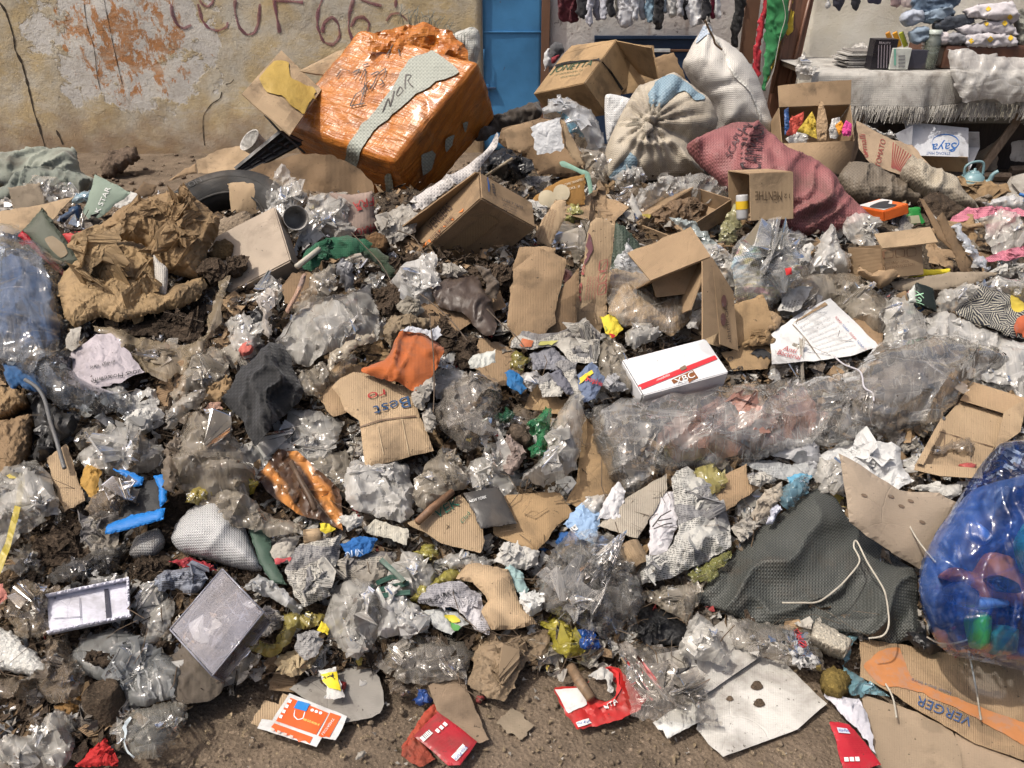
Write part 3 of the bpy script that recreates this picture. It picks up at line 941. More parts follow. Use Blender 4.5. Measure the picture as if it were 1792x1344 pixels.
def plaster():
 t=NT('old_plaster')
 g=t.geo()
 pos=t.node('SeparateXYZ', None,Vector=t.node('NewGeometry').outputs['Position'])
 X, Zc=pos.outputs[0], pos.outputs[2]
 ochre=(.56,.44,.25);grey = (.56,.52,.43);white = (.66,.64,.60);orange = (.46,.19,.05);brown = (.27,.18,.11)
 c=t.mix(t.ramp(t.noise(g, 2.2,6,.6,.3),.40,.62), ochre, grey)
 c=t.mix(t.ramp(t.noise(t.geo((6,6,1.2)),1.0,4,.6),.5,.75,0,.5), c, (.36,.29,.19))     # streaks that run down
 dx=t.math('DIVIDE', t.math('SUBTRACT', X, -3.45),.62)
 dz=t.math('DIVIDE', t.math('SUBTRACT', Zc, 1.02),.55)
 rr=t.math('ADD', t.math('MULTIPLY', dx, dx), t.math('MULTIPLY', dz, dz))
 near=t.ramp(rr, 2.6,.2,0,.34)
 n1=t.math('ADD', t.noise(g, 3.1,8,.68,.2), near)
 c=t.mix(t.ramp(n1,.64,.67,0,.9), c, white)
 n2=t.math('ADD', t.noise(t.geo((1.3,1,.8)),6.5,8,.75,.3), t.ramp(rr, 1.8,.1,-.14,.10))
 c=t.mix(t.ramp(n2,.54,.58,0,.9), c, orange)
 flake=t.noise(g, 16,8,.72)
 c=t.mix(t.ramp(flake, .64,.67,0,.75), c, white)
 c=t.mix(t.ramp(t.noise(g, 10,7,.75),.66,.72,0,.5), c, (.28,.24,.2))
 c=t.mix(t.ramp(t.noise(g, 26,8,.75,.5),.50,.66,0,.45), c, (.30,.24,.16))
 c=t.mix(t.ramp(t.noise(t.geo((2,2,5)),2.0,8,.7),.50,.62,0,.5), c, (.60,.56,.48))
 lowd=t.math('ADD', t.ramp(Zc, .05,.55,.55,0), t.ramp(t.noise(g, 5,5),.3,.7,-.2,.2))
 c=t.mix(t.ramp(lowd, .1,.6,0,.8), c, brown)
 cr=t.voro(t.node('VectorMath', None,_0=g,_1=t.node('VectorMath', {'operation': 'SCALE'},_0=t.node('TexNoise', None,Vector=g,Scale=3.0,Detail=5.0).outputs[1],Scale=.5).outputs[0]).outputs[0],1.6, 'DISTANCE_TO_EDGE')
 crm=t.ramp(t.noise(g, 1.7,2),.52,.60)
 c=t.mix(t.math('MULTIPLY', t.ramp(cr, .003,.0005,0,.45), crm), c, (.16,.12,.08))
 h=t.math('ADD', t.math('MULTIPLY', t.ramp(n1,.62,.67),-.5), t.math('MULTIPLY', flake, .6))
 h=t.math('ADD', h, t.math('MULTIPLY', t.noise(g, 70,5,.7),.35))
 h=t.math('ADD', h, t.math('MULTIPLY', t.math('MULTIPLY', t.ramp(cr, 0,.004), crm),.3))
 return t.done(t.pbsdf(Base__Color=c,Roughness=.92,Normal=t.bump(h, .8,.02),Specular__IOR__Level=.2))
PLAST=plaster()
xw=float(at_y([(843,100)], WY)[0,0])
def wall_slab(name, x0, x1, y0, y1, z1, mat, label,cat='wall'):
 nx=int((x1 - x0) / .06);nz = int(z1 / .06)
 u, v=np.meshgrid(np.linspace(x0, x1, nx + 1), np.linspace(-.1, z1, nz + 1))
 yy=y0 + .012 * fbm(u, v, 1.5,71) + .004 * fbm(u, v, 9,72)
 V=np.stack([u.ravel(), yy.ravel(), v.ravel()],1)
 F=[]
 for j in range(nz):
  for i in range(nx):
   k=j * (nx + 1) + i
   F.append((k, k + 1, k + nx + 2, k + nx + 1))
 n=len(V)
 Vb=V.copy();Vb[:, 1] = y1
 FF=F + [tuple(i + n for i in reversed(f)) for f in F] + [(b, a, a + n, b + n) for a, b in boundary(F)]
 V=np.concatenate([V, Vb])
 o=mk(name, V, FF, mat, None, V[:, [0,2]], True)
 return tag(o, label, cat)
wall=wall_slab('plaster_wall', -8.0, xw, WY, WY + .3,3.2, PLAST, 'old ochre plaster wall with peeling orange and white paint behind the orange parcel')
SPRAY=m_film((.38,.10,.16),.32,.8,.0,(.92,.70,.72),name='spray_paint',crinkle=0)
for pts in (Z('A', (895,20),(900,70),(925,125),(960,148),(1000,130)),
   Z('A', (1045,0),(1055,20),(1085,35),(1110,15),(1118,-10)), Z('A', (1035,20),(1055,100),(1090,145),(1140,160),(1185,140),(1190,115)),
   Z('A', (1230,-5),(1228,60),(1250,140),(1290,180),(1330,170),(1350,120),(1358,20)), Z('A', (1432,-10),(1445,80),(1462,170)), Z('A', (1432,-2),(1500,5),(1585,12)),
   Z('A', (1690,-20),(1662,60),(1660,140),(1690,215),(1740,232),(1775,190),(1765,120),(1735,90),(1695,120),(1685,170)),
   Z('B', (655,-10),(632,70),(628,150),(650,215)), Z('B', (640,140),(665,95),(705,90),(735,120),(725,165)),
   Z('B', (690,-5),(740,15),(800,30)), Z('B', (825,110),(850,75),(890,70),(935,105)), Z('B', (875,-10),(872,40))):
 stroke(wall, pts, 6, SPRAY, 'graffiti_stroke', .004,4)
CRACK=m_flat((.055,.042,.03),.95, 'crack_shadow_dirt', 0)
for pts, w in ((Z('A', (0,15),(30,60),(60,150),(75,210),(80,260),(115,330),(140,420),(160,500),(180,590),(205,660),(238,775)),4.2),
   (Z('A', (1222,415),(1205,435),(1180,440)),2.5),(Z('A', (1160,480),(1150,515),(1105,545),(1065,605),(1062,680),(1070,760)),2.2),
   (Z('A', (295,680),(310,710),(330,755)),4),(Z('A', (440,20),(455,130),(490,240),(510,400),(525,470)),1.3),(Z('A', (545,0),(575,150),(600,270),(640,440)),1.2)):
 stroke(wall, pts, w, CRACK, 'crack', .003,3)
BLUE=m_metal((.055,.21,.42),.25)
x1=float(at_y([(952,100)], WY)[0,0])
door=empty('metal_door', ((xw + x1) / 2, WY + .05,0), 'light blue sheet metal door with bolt beside the plaster wall', 'door')
dn=int(30)
u, v=np.meshgrid(np.linspace(xw + .01, x1 - .012,13), np.linspace(.02,2.1,40))
V=np.stack([u.ravel(),(WY + .035 + .004 * fbm(u, v, 3,5)).ravel(), v.ravel()],1)
F=[(j * 13 + i, j * 13 + i + 1,(j + 1) * 13 + i + 1,(j + 1) * 13 + i) for j in range(39) for i in range(12)]
Vb=V.copy();Vb[:, 1] += .035
leaf=mk('door_leaf', np.concatenate([V, Vb]), F + [tuple(i + len(V) for i in reversed(f)) for f in F] + [(b, a, a + len(V), b + len(V)) for a, b in boundary(F)], BLUE, door, np.concatenate([V[:, [0,2]]] * 2), True)
def wall_box(name, px0, px1, Y, dy, mat,parent=None,label=None,cat=None,bev=.003):
 a=at_y([px0], Y)[0];b = at_y([px1], Y)[0]
 lo=np.minimum(a, b);hi = np.maximum(a, b)
 return box_mesh(name, (lo[0], Y - dy, lo[2]),(hi[0], Y, hi[2]), mat, parent, label, cat, bev)
RUST=m_metal((.16,.08,.045),.9,.7, 'rusty_steel')
wall_box('door_frame', (950,-120),(956,330), WY + .03,.05, RUST, door)
wall_box('seam', (845,55),(949,57), WY + .034,.012, BLUE, door,bev=.002)
hnd=at_y(Z('B', (1335,260),(1335,345),(1372,350),(1372,280)), WY - .01)
tube('handle', np.array([hnd[0] + (0,.05,0), hnd[0], hnd[1], hnd[1] + (0,.05,0)]),.006, BLUE, door)
wall_box('bolt', (846,152),(868,156), WY + .03,.03, m_metal((.03,.06,.12),.5), door)
wall_box('bolt_plate', (847,147),(856,175), WY + .034,.015, BLUE, door)
SHOPW=m_card((.60,.55,.52),.30,0,.9, 'shop_plaster')
def shop_plaster():
 t=NT('shop_plaster')
 g=t.geo()
 c=t.mix(t.ramp(t.noise(g, 4,6),.35,.65),(.58,.53,.50),(.70,.68,.65))
 c=t.mix(t.ramp(t.noise(g, 6,7,.72),.60,.64,0,.9), c, (.16,.13,.12))
 c=t.mix(t.ramp(t.noise(t.geo((9,9,1.5)),1,5),.58,.7,0,.6), c, (.33,.25,.21))
 h=t.noise(g, 20,7,.7)
 return t.done(t.pbsdf(Base__Color=c,Roughness=.9,Normal=t.bump(h, .7,.015)))
SHOPM=shop_plaster()
x2=float(at_y([(1412,60)], WY)[0,0])
shop=wall_slab('shop_wall', x1 + .03, x2, WY + .06, WY + .3,3.2, SHOPM, 'stained whitish shop wall behind the row of hanging clothes')
def stucco():
 t=NT('cream_stucco')
 g=t.geo()
 c=t.mix(t.ramp(t.noise(g, 3,6),.35,.65),(.62,.57,.46),(.76,.73,.65))
 c=t.mix(t.ramp(t.noise(g, 12,7,.7),.64,.70,0,.6), c, (.42,.34,.22))
 h=t.noise(g, 55,6,.75)
 return t.done(t.pbsdf(Base__Color=c,Roughness=.95,Normal=t.bump(h, .8,.012)))
swall=wall_slab('stall_wall', x2,9.0, WY + .02, WY + .3,3.2, stucco(), 'rough cream stucco wall behind the stall table')
dbm=m_metal((.012,.032,.075),.25,.55)
hatch=empty('metal_hatch', (1.5, WY, .9), 'dark blue metal hatch low on the shop wall behind the boxes', 'hatch')
wall_box('hatch_panel', (1040,66),(1222,250), WY + .03,.05, dbm, hatch)
wall_box('hatch_rail', (1040,62),(1226,68), WY - .02,.03, dbm, hatch)
wall_box('white_bar', (1136,85),(1172,91), WY - .022,.02, m_plastic((.75,.75,.72),.4,.1), hatch)
wall_box('rust_rail', (1172,86),(1212,90), WY - .022,.018, RUST, hatch)
# ------------------------------------------------------------------ shorthand builders
def film(name, label, outline,mat=None,lift=.05,puff=.06,back=.03,amp=.017,cat='plastic bag', **k):
 k.setdefault('wr', 'film');k.setdefault('sp', 4.0);k.setdefault('prof', .75);k.setdefault('edgewr', 1.0)
 k.setdefault('flat', 38);k.setdefault('round_', False);k.setdefault('jag', 4.5);k.setdefault('extra', 2)
 return blob(name, label, cat, outline, mat or FILM,lift=lift,puff=puff * .75,back=0,amp=amp * 1.7, **k)
def board(name, label, outline,mat=None,lift=.05,cat='cardboard',amp=.006,puff=.008,thick=.004, **k):
 k.setdefault('wr', 'card');k.setdefault('round_', False);k.setdefault('jag', 1.6);k.setdefault('sp', 7.0);k.setdefault('edgewr', .9);k.setdefault('flat', True)
 return blob(name, label, cat, outline, mat or CARD,lift=lift,puff=puff,thick=thick,amp=amp * 1.3, **k)
def paper(name, label, outline,mat=None,lift=.06,cat='paper',amp=.012,puff=.02, **k):
 k.setdefault('wr', 'paper');k.setdefault('round_', False);k.setdefault('jag', 2.6);k.setdefault('sp', 4.0);k.setdefault('edgewr', .9)
 k.setdefault('flat', 20);k.setdefault('prof', .8);k.setdefault('extra', 3 if puff > .025 else 0)
 return blob(name, label, cat, outline, mat or WHITE,lift=lift,puff=puff * .6,amp=amp * (1.6 if puff <= .025 else 1.1),thick=.0006, **k)
def rag(name, label, outline, mat,lift=.06,cat='cloth',amp=.022,puff=.04, **k):
 k.setdefault('wr', 'cloth');k.setdefault('jag', 2.5);k.setdefault('sp', 4.0);k.setdefault('prof', .6);k.setdefault('edgewr', .9)
 bk=k.pop('back', None)
 if k.get('Y') is not None and bk: return blob(name, label, cat, outline, mat,lift=lift,puff=puff * .8,amp=amp * 1.3,back=bk, **k)
 return blob(name, label, cat, outline, mat,lift=lift,puff=puff * .7,amp=amp * 1.5,thick=.003, **k)
def lump(name, label, outline, mat,lift=.05,cat='lump',amp=.014,puff=.05, **k):
 k.setdefault('wr', 'lump');k.setdefault('sp', 4.0);k.setdefault('jag', 3.0);k.setdefault('prof', .34);puff *= .8;amp *= 1.3;k.setdefault('flat', k['wr'] == 'paper')
 return blob(name, label, cat, outline, mat,lift=lift,puff=puff,amp=amp,back=k.pop('back', .04), **k)
# ------------------------------------------------------------------ shop front: hanging clothes, drapes, stall
HC='clothes hung in a row on the shop wall'
cl=[  # left x, right x, bottom y in the enlarged part, colour, words
 (528,640,120,(.10,.012,.02), 'dark red net cap hung at the door end of the row'),
 (625,685,95,(.03,.03,.035), 'black sock pair hung beside the dark red cap'),
 (676,712,140,(.60,.60,.66), 'pale grey sock with striped cuff hung by the black pair'),
 (715,750,110,(.25,.25,.30), 'grey sock pair hung fourth along the row'),
 (748,788,106,(.55,.56,.62), 'light lilac sock hung between grey and black socks'),
 (785,825,92,(.015,.015,.02), 'short black brief hung beside the cream brief'),
 (822,858,95,(.62,.58,.48), 'cream brief hung left of the long white brief'),
 (838,915,146,(.74,.74,.76), 'white brief with red piping, longest in the row'),
 (915,950,110,(.60,.62,.66), 'white grey vest hung right of the red piped brief'),
 (948,985,103,(.42,.44,.48), 'mid grey vest hung in the middle of the row'),
 (983,1030,120,(.22,.33,.42), 'blue grey long sock hung in the middle of the row'),
 (1028,1075,155,(.012,.012,.015), 'long black stocking hung low in the row'),
 (1072,1105,70,(.36,.42,.48), 'pale blue short sock hung after the black stocking'),
 (1095,1150,95,(.66,.65,.62), 'off white vest hung left of the black shirt'),
 (1150,1180,90,(.45,.45,.47), 'silver grey vest hung beside the off white one'),
 (1175,1215,100,(.015,.015,.02), 'black shirt hung left of the pink trimmed white vest'),
 (1200,1285,138,(.76,.76,.77), 'large white vest with pink edge near the row end'),
 (1278,1325,130,(.02,.02,.025), 'black brief hung under the pink trimmed vest'),
 (1322,1348,105,(.20,.01,.04), 'dark crimson sock near the right end of the row'),
 (1345,1378,100,(.78,.78,.78), 'white sock hung last at the right end of the row')]
for i, (xa, xb, yb, c, words) in enumerate(cl):
 w=xb - xa
 o_=Z('C', (xa + w * .08,-60),(xb - w * .08,-60),(xb, yb * .5),(xb - w * .05, yb * .9),(xa + w * .6, yb),(xa + w * .2, yb * .96),(xa - 2, yb * .6))
 g_=rag('hanging_garment', words, o_, m_cloth(c, .05),Y=WY - .18 - .03 * (i % 3),tilt=88,lift=.0,puff=.03,back=.02,amp=.035,ang=1.5,cat='garment',group=HC,sp=4,cover=False)
tube('clothes_line', smooth_path(at_y(Z('C', (500,-58),(800,-50),(1100,-52),(1400,-58)), WY - .2)),.006, m_plastic((.2,.2,.2)), None, 'thin grey line strung above the hanging clothes', 'line')
rag('hanging_rag', 'narrow black ragged strip hung beside the flag coloured drape', Z('C', (1450,-60),(1500,-60),(1505,40),(1490,130),(1470,180),(1472,240),(1440,250),(1430,160),(1445,60)), m_cloth((.015,.015,.016)),Y=WY - .12,tilt=88,lift=0,puff=.04,cat='rag',cover=False,amp=.015)
wall_box('rusty_post', Z('C', (1518,-90))[0], Z('C', (1536,330))[0], WY - .05,.05, RUST, None, 'thin rusty upright post on the shop wall beside the drape', 'post')
fl=empty('striped_drape', at_y([(1350,160)], WY - .4)[0], 'red, green and yellow drape hanging beside the brown door leaf', 'drape')
for nm, pts, c, dY, aa in (('red_strip', [(455,-60),(470,0),(440,110),(415,240),(410,420),(375,350),(385,230),(400,130),(430,30)],(.45,.02,.035),.42,.25),
     ('yellow_strip', [(545,-60),(580,-60),(585,150),(555,190),(520,260),(480,350),(430,470),(440,400),(500,250),(520,150)],(.66,.48,.05),.36,.3),
     ('green_strip', [(460,-60),(550,-60),(560,60),(555,140),(520,200),(500,300),(470,360),(430,475),(425,420),(430,320),(440,130)],(.03,.22,.07),.46,.25)):
 rag(nm, None, Z('D', *pts), m_cloth(c, .03,400),Y=WY - dY,tilt=84,lift=0,puff=.03,back=.01,amp=.03,ang=1.45 + aa,parent=fl,sp=4,cover=False)
cord('hanging_string', 'pale string hanging down over the green drape', 'string', Z('D', (520,-40),(545,80),(520,180),(500,280),(480,380),(440,460)),.003, m_plastic((.6,.58,.5)),0,Y=WY - .56)
WOODD=m_wood((.16,.075,.045), 'varnished_wood', 1.0,.4)
A_=at_y(Z('D', (580,-90),(705,-90),(560,470),(440,480)), WY - .3)
dl=empty('wooden_door_leaf', A_[3], 'dark brown wooden door leaf standing ajar beside the drape', 'door')
A_[0] += (0,.05,0);A_[3] += (0,-.1,0)
panel('leaf', A_[3] - (0,0,.5), A_[2] - (0,0,.5), A_[1], A_[0], WOODD, dl, .04,.002)
for k_ in (.12,.86):
 a_=A_[3] + (A_[2] - A_[3]) * k_;b_ = A_[0] + (A_[1] - A_[0]) * k_
 tube('moulding', np.array([a_, b_]) + np.array([0,-.03,0]),.016, WOODD, dl,seg=5)
CLOTHW=m_cloth((.47,.45,.41),.42,120,name='fringed_cloth')
ty0, ty1, tz=6.6,7.62,.865
tx0=float(at_y(Z('D', (640,350)),6.8)[0,0]);tx1 = 6.2
table=empty('stall_table', ((tx0 + tx1) / 2,(ty0 + ty1) / 2,0), 'wooden stall table on rough legs at the right back', 'table')
GREYW=m_wood((.23,.17,.12), 'weathered_wood', 1.0,.85,.3)
box_mesh('table_top', (tx0 + .03, ty0 + .03, tz - .05),(tx1, ty1, tz - .012), GREYW, table)
for (px, Yl, lean) in (((1192 + 950 / 2.987,200),6.75,-.06),((1192 + 1715 / 2.987,250),6.72,-.22),((1192 + 1400 / 2.987,250),7.5,0)):
 xt=float(at_y([px], Yl)[0,0])
 P_=np.array([[xt + .08, Yl, tz - .05],[xt, Yl, .45],[xt + lean, Yl, 0.0]])
 tube('leg', P_, .042, GREYW, table,seg=4,smooth=False)
ra=at_y(Z('D', (1350,915),(1720,925)),6.70)
tube('rail', np.array([ra[0], ra[1]]),.035, GREYW, table,seg=4,smooth=False)
ra=at_y(Z('D', (1720,890),(1900,880)),6.85)
tube('rail', np.array([ra[0], ra[1]]),.035, GREYW, table,seg=4,smooth=False)
nx=90
xs=np.linspace(tx0, tx1 - .1, nx)
rows=[(ty1,0),(ty1 - .4,0),(ty0 + .1,0),(ty0 + .01,-.004),(ty0 - .012,-.03),(ty0 - .02,-.10),(ty0 - .03,-.17),(ty0 - .035,-.235)]
V=[];UVt = []
for j, (yy, dz) in enumerate(rows):
 k_=max(0,(j - 3)) / 4
 V += [(x, yy - k_ * .075 * float(fbm(np.array([x]), np.array([3.3]),7,5,3)[0]), tz + dz + .004 * float(vnoise(np.array([x * 6]), np.array([yy * 6]),3)[0]) + (.03 * k_ * float(vnoise(np.array([x * 4]), np.array([.5]),9)[0]))) for x in xs]
 UVt += [(x, yy + dz) for x in xs]
F=[(j * nx + i, (j + 1) * nx + i, (j + 1) * nx + i + 1, j * nx + i + 1) for j in range(len(rows) - 1) for i in range(nx - 1)]
tcl=mk('fringed_cloth', np.array(V), F, CLOTHW, None, np.array(UVt))
tag(tcl, 'dirty white fringed cloth laid over the stall table', 'tablecloth')
low=np.array(V)[-nx:]
FV=[];FF = []
rs=np.random.RandomState(4)
for k_ in range(1500):
 x=rs.rand() * (nx - 1.01);i = int(x);p = low[i] + (low[i + 1] - low[i]) * (x - i) + (0,(rs.rand() - .5) * .02,0)
 dz=.05 + .09 * rs.rand();sx = (rs.rand() - .5) * .05;b0 = len(FV)
 for q in range(4):
  c_=p + np.array([sx * q / 3 + .006 * (rs.rand() - .5),-.008 * math.sin(q),-dz * q / 3])
  FV += [c_ + (-.0035,0,0), c_ + (.0035,0,0), c_ + (0,-.004,0)]
 for q in range(3):
  o0=b0 + q * 3
  for e in range(3): FF.append((o0 + e, o0 + (e + 1) % 3, o0 + 3 + (e + 1) % 3, o0 + 3 + e))
tag(mk('fringe', np.array(FV), FF, CLOTHW, tcl, np.array(FV)[:, [0,2]] * 1.0, False),kind='stuff')
def on_table(name, label, cat, p0, p1, Yb, dyy, mat,parent=None):
 a=at_y(Z('D', p0), Yb)[0];b = at_y(Z('D', p1), Yb)[0]
 return box_mesh(name, (a[0], Yb, max(tz + .006, b[2])),(b[0], Yb + dyy, a[2]), mat, parent, label, cat, .004)
mg=empty('magazine_stack', at_y(Z('D', (930,365)),6.85)[0], 'uneven pile of thin grey magazines on the stall table', 'magazines')
a0=at_y(Z('D', (862,268)),6.85)[0];a1 = at_y(Z('D', (1015,366)),6.85)[0]
nmg=11
for k_ in range(nmg):
 z0=tz + .006 + (a0[2] - tz - .006) * k_ / nmg;z1_ = tz + .006 + (a0[2] - tz - .006) * (k_ + .88) / nmg
 s_=(rs.rand(4) - .5) * .08
 box_mesh('magazine', (a0[0] + .05 * rs.rand() + s_[0] * .5,6.85 + s_[1] * .5, z0),(a1[0] - .05 * rs.rand(),7.1 + s_[3] * .5, z1_), m_paper([(.5,.48,.45),(.3,.28,.26),(.62,.6,.56)][k_ % 3],.2,.5), mg,bev=.001)
bp=on_table('black_pack', 'upright black packets with pale lettering on the stall table', 'packet', (1018,205),(1105,368),6.72,.12, m_plastic((.015,.013,.018),.3,.05))
for k_ in range(5):
 patch(bp, Z('D', (1030 + k_ * 15,235),(1034 + k_ * 15,235),(1034 + k_ * 15 - 4,355),(1030 + k_ * 15 - 4,355)), m_flat((.35,.3,.34)), 'pen_line', .003)
stamp(bp, 'BEAUTY', Z('D', (1035,228))[0], Z('D', (1095,232))[0],(0,-4), m_flat((.5,.45,.48)),off=.003)
wp=on_table('white_green_pack', 'white and pale green upright pack beside the black packets', 'packet', (1110,252),(1182,372),6.70,.05, m_plastic((.62,.64,.58),.4,.05))
patch(wp, Z('D', (1112,255),(1122,255),(1122,370),(1112,370)), m_flat((.2,.5,.38)), 'green_edge', .003)
for k_ in range(4): patch(wp, Z('D', (1135,290 + k_ * 18),(1170,288 + k_ * 18),(1170,296 + k_ * 18),(1135,298 + k_ * 18)), m_flat((.25,.25,.25)), 'printed_line', .003)
on_table('dark_pack', 'small dark pack with red mark right of the white green pack', 'packet', (1205,262),(1275,368),6.74,.06, m_plastic((.05,.05,.07),.35,.05))
on_table('teal_pack', 'narrow teal pack behind the white and green pack', 'packet', (1085,250),(1112,360),6.80,.1, m_plastic((.22,.5,.42),.4,.05))
for k_, (xa, xb, c) in enumerate(((1075,1112,(.62,.26,.03)),(1112,1150,(.7,.33,.03)),(1145,1172,(.52,.56,.06)))):
 tube('marker_pen', at_y(Z('D', (xa + 30,240),(xa + 4,170)),6.95),.022, m_plastic(c, .35,.03), None, ['orange ruler leaning leftmost behind the packets', 'orange ruler leaning in the middle behind the packets', 'lime green ruler leaning behind the packets'][k_], 'ruler',seg=4,smooth=False)
jar=empty('glass_jar', at_y(Z('D', (1285,368)),6.78)[0] * np.array([1,1,0]) + np.array([0,0, tz + .006]), 'clear glass jar with yellow bottom beside the tape pile', 'jar')
jo=np.array(jar.location)
lathe('jar_body', [(.001,0),(.055,.0),(.06,.02),(.06,.20),(.045,.23),(.045,.25)], jo, (0,0,1), m_film((.6,.66,.55),.25,.05,0,(.85,.92,.85)), jar,seg=20)
lathe('jar_lid', [(.047,.25),(.048,.28),(.001,.28)], jo, (0,0,1), m_plastic((.5,.55,.5)), jar,seg=20)
tp=empty('booklet_pile', (jo[0] + .3,6.9, tz), 'pile of grey booklets beside the jar on the stall table', 'booklets')
a0=at_y(Z('D', (1312,240)),6.9)[0];a1 = at_y(Z('D', (1385,372)),6.9)[0]
for k_ in range(12):
 z0=tz + .006 + (a0[2] - tz) * k_ / 12
 box_mesh('booklet', (a0[0] + .03 * rs.rand(),6.88 + .03 * rs.rand(), z0),(a1[0] + .06 * rs.rand(),7.1, z0 + (a0[2] - tz) / 12 * .85), m_paper([(.4,.38,.37),(.55,.52,.5)][k_ % 2],.2,.3), tp,bev=.001)
a0=at_y(Z('D', (1385,240)),6.75)[0]
box_mesh('brown_case', (a0[0],6.75, tz + .006),(tx1 - .2,7.4, a0[2]), m_plastic((.12,.055,.035),.35,.1), None, 'flat brown leather case under the folded towels', 'case', .02)
DEN=m_cloth((.10,.15,.22),.02,500);DEN2 = m_cloth((.23,.30,.38),.02,500);DEN3 = m_cloth((.05,.06,.08),.02,500);DENP = m_cloth((.42,.46,.54),.02,500)
FG='folded clothes stacked on the stall'
def folded(name, label, cat, pts, mat, Yb,puff=.07):
 return rag(name, label, Z('D', *pts), mat,Y=Yb,tilt=80,lift=0,puff=puff,back=.16,amp=.03,ang=.15,cat=cat,group=FG,cover=False,sp=3,prof=.25)
folded('folded_jeans', 'light blue folded jeans at the top left of the stack', 'jeans', [(1150,75),(1200,45),(1265,60),(1260,115),(1170,140),(1150,110)], DENP, 6.85)
folded('folded_jeans', 'blue folded jeans topmost over the stall stack', 'jeans', [(1210,10),(1240,-40),(1440,-40),(1450,20),(1380,60),(1240,70)], DEN, 6.9)
folded('folded_jeans', 'grey blue folded jeans under the topmost blue pair', 'jeans', [(1260,70),(1400,30),(1430,75),(1330,120),(1270,115)], DEN2,6.86)
folded('folded_jeans', 'dark patterned folded trousers in the middle of the stack', 'trousers', [(1320,125),(1400,85),(1510,75),(1530,120),(1400,160),(1330,155)], DEN3,6.84)
folded('folded_jeans', 'pale denim roll lowest at the left of the stack', 'jeans', [(1190,170),(1240,135),(1300,150),(1290,220),(1215,230)], DEN2,6.82)
folded('folded_cloth', 'white folded cloth with red edge between jeans and towels', 'cloth', [(1285,200),(1350,160),(1400,175),(1390,235),(1300,240)], m_cloth((.66,.6,.6),.03),6.8)
folded('folded_cloth', 'grey folded shirt roll beside the lowest towel', 'cloth', [(1380,190),(1430,165),(1490,185),(1490,225),(1400,235)], m_cloth((.28,.28,.30),.03),6.79)
TOW=m_cloth((.56,.53,.55),.02,300)
twl=[folded('folded_towel', 'pale lilac towel with yellow flowers, topmost of three', 'towel', [(1480,50),(1560,25),(1730,12),(1765,90),(1720,125),(1600,100),(1510,95)], TOW, 6.82),
 folded('folded_towel', 'pale lilac towel with yellow flowers, middle of three', 'towel', [(1430,150),(1520,125),(1690,105),(1745,150),(1740,185),(1600,175),(1480,185)], TOW, 6.80),
 folded('folded_towel', 'pale lilac towel with yellow flowers, lowest of three', 'towel', [(1470,185),(1600,170),(1740,190),(1750,240),(1620,248),(1500,245)], TOW, 6.78)]
YEL=m_flat((.75,.50,.04),.8, 'flower_print', .05)
for t_, spots in zip(twl, (((1605,48),(1718,88)),((1595,125),(1690,122)),((1515,215),(1615,205),(1720,200)))):
 for cx, cy in spots:
  patch(t_, Z('D', *[(cx + (11 if a % 2 else 14) * math.cos(a * .7854), cy + (11 if a % 2 else 14) * math.sin(a * .7854)) for a in range(8)]), YEL, 'flower', .006,5)
folded('folded_cloth', 'olive grey folded cloth at the right edge of the stall', 'cloth', [(1755,60),(1792,50),(1850,60),(1850,240),(1760,235)], m_cloth((.26,.26,.22),.03),6.85)
film('plastic_sheet', 'clear plastic sheet hanging over the front of the stall', Z('D', (1395,255),(1500,250),(1560,280),(1700,300),(1860,290),(1860,520),(1700,545),(1620,520),(1560,530),(1480,530),(1440,470),(1420,400)), FILM_M,Y=6.50,tilt=78,lift=0,puff=.08,back=0,amp=.02,cat='plastic sheet',cover=False,extra=0,flat=False,wr='cloth',ang=1.5)
film('plastic_wrap', 'crumpled clear wrap on the left end of the stall cloth', Z('D', (600,340),(640,275),(665,330),(720,350),(680,400),(590,420)), FILM_M,Y=6.58,tilt=70,lift=0,puff=.05,amp=.03,cat='plastic wrap',cover=False)
film('plastic_wrap', 'thin clear wrap lying behind the magazine pile', Z('D', (835,265),(900,230),(950,215),(1000,265),(900,275)), FILM_M,Y=7.2,tilt=50,lift=0,puff=.05,amp=.03,cat='plastic wrap',cover=False)
for i, (xa, xb, yb, c, wds) in enumerate(((755,780,45,(.5,.5,.5), 'pale hanging sock above the stall, leftmost'),(800,850,60,(.03,.03,.05), 'navy hanging strap left above the stall'),(885,935,55,(.02,.02,.03), 'black hanging strap in the middle above the stall'),(980,1050,22,(.05,.05,.09), 'short navy garment hanging above the stall'),(1095,1150,45,(.42,.30,.30), 'pink white garment hanging above the folded jeans'),(1150,1220,40,(.6,.5,.48), 'pale pink garment hanging rightmost above the jeans'))):
 rag('hanging_garment', wds, Z('D', (xa, -60),(xb, -60),(xb - 3, yb * .6),((xa + xb) / 2, yb),(xa + 2, yb * .7)), m_cloth(c, .03),Y=WY - .2,tilt=88,lift=0,puff=.03,amp=.012,cat='garment',group='clothes hung above the stall',cover=False,sp=4)
SAYAW=m_card((.60,.61,.64),.2,.3,.7)
root, pt, K=carton('mint_carton', 'white printed carton with blue oval mark upside down under the stall', 'carton', Z('D', (1500,820))[0], Z('D', (1205,808))[0], Z('D', (1560,690))[0], Z('D', (1505,900))[0], SAYAW,Y=6.45,open_=('d0', 'a0'),mats={'b0': CARD_L})
a_=at_y(Z('D', (1210,655),(1555,690),(1500,822),(1205,812)),6.5)
a_[0] += (0,.16,0);a_[1] += (0,.16,0)
fp=panel('front_flap', a_[3], a_[2], a_[1], a_[0], SAYAW, root, .005,.006)
stamp(fp, 'Saya', Z('D', (1440,745))[0], Z('D', (1312,752))[0],(0,16), m_flat((.03,.14,.42),.6),shear=.2)
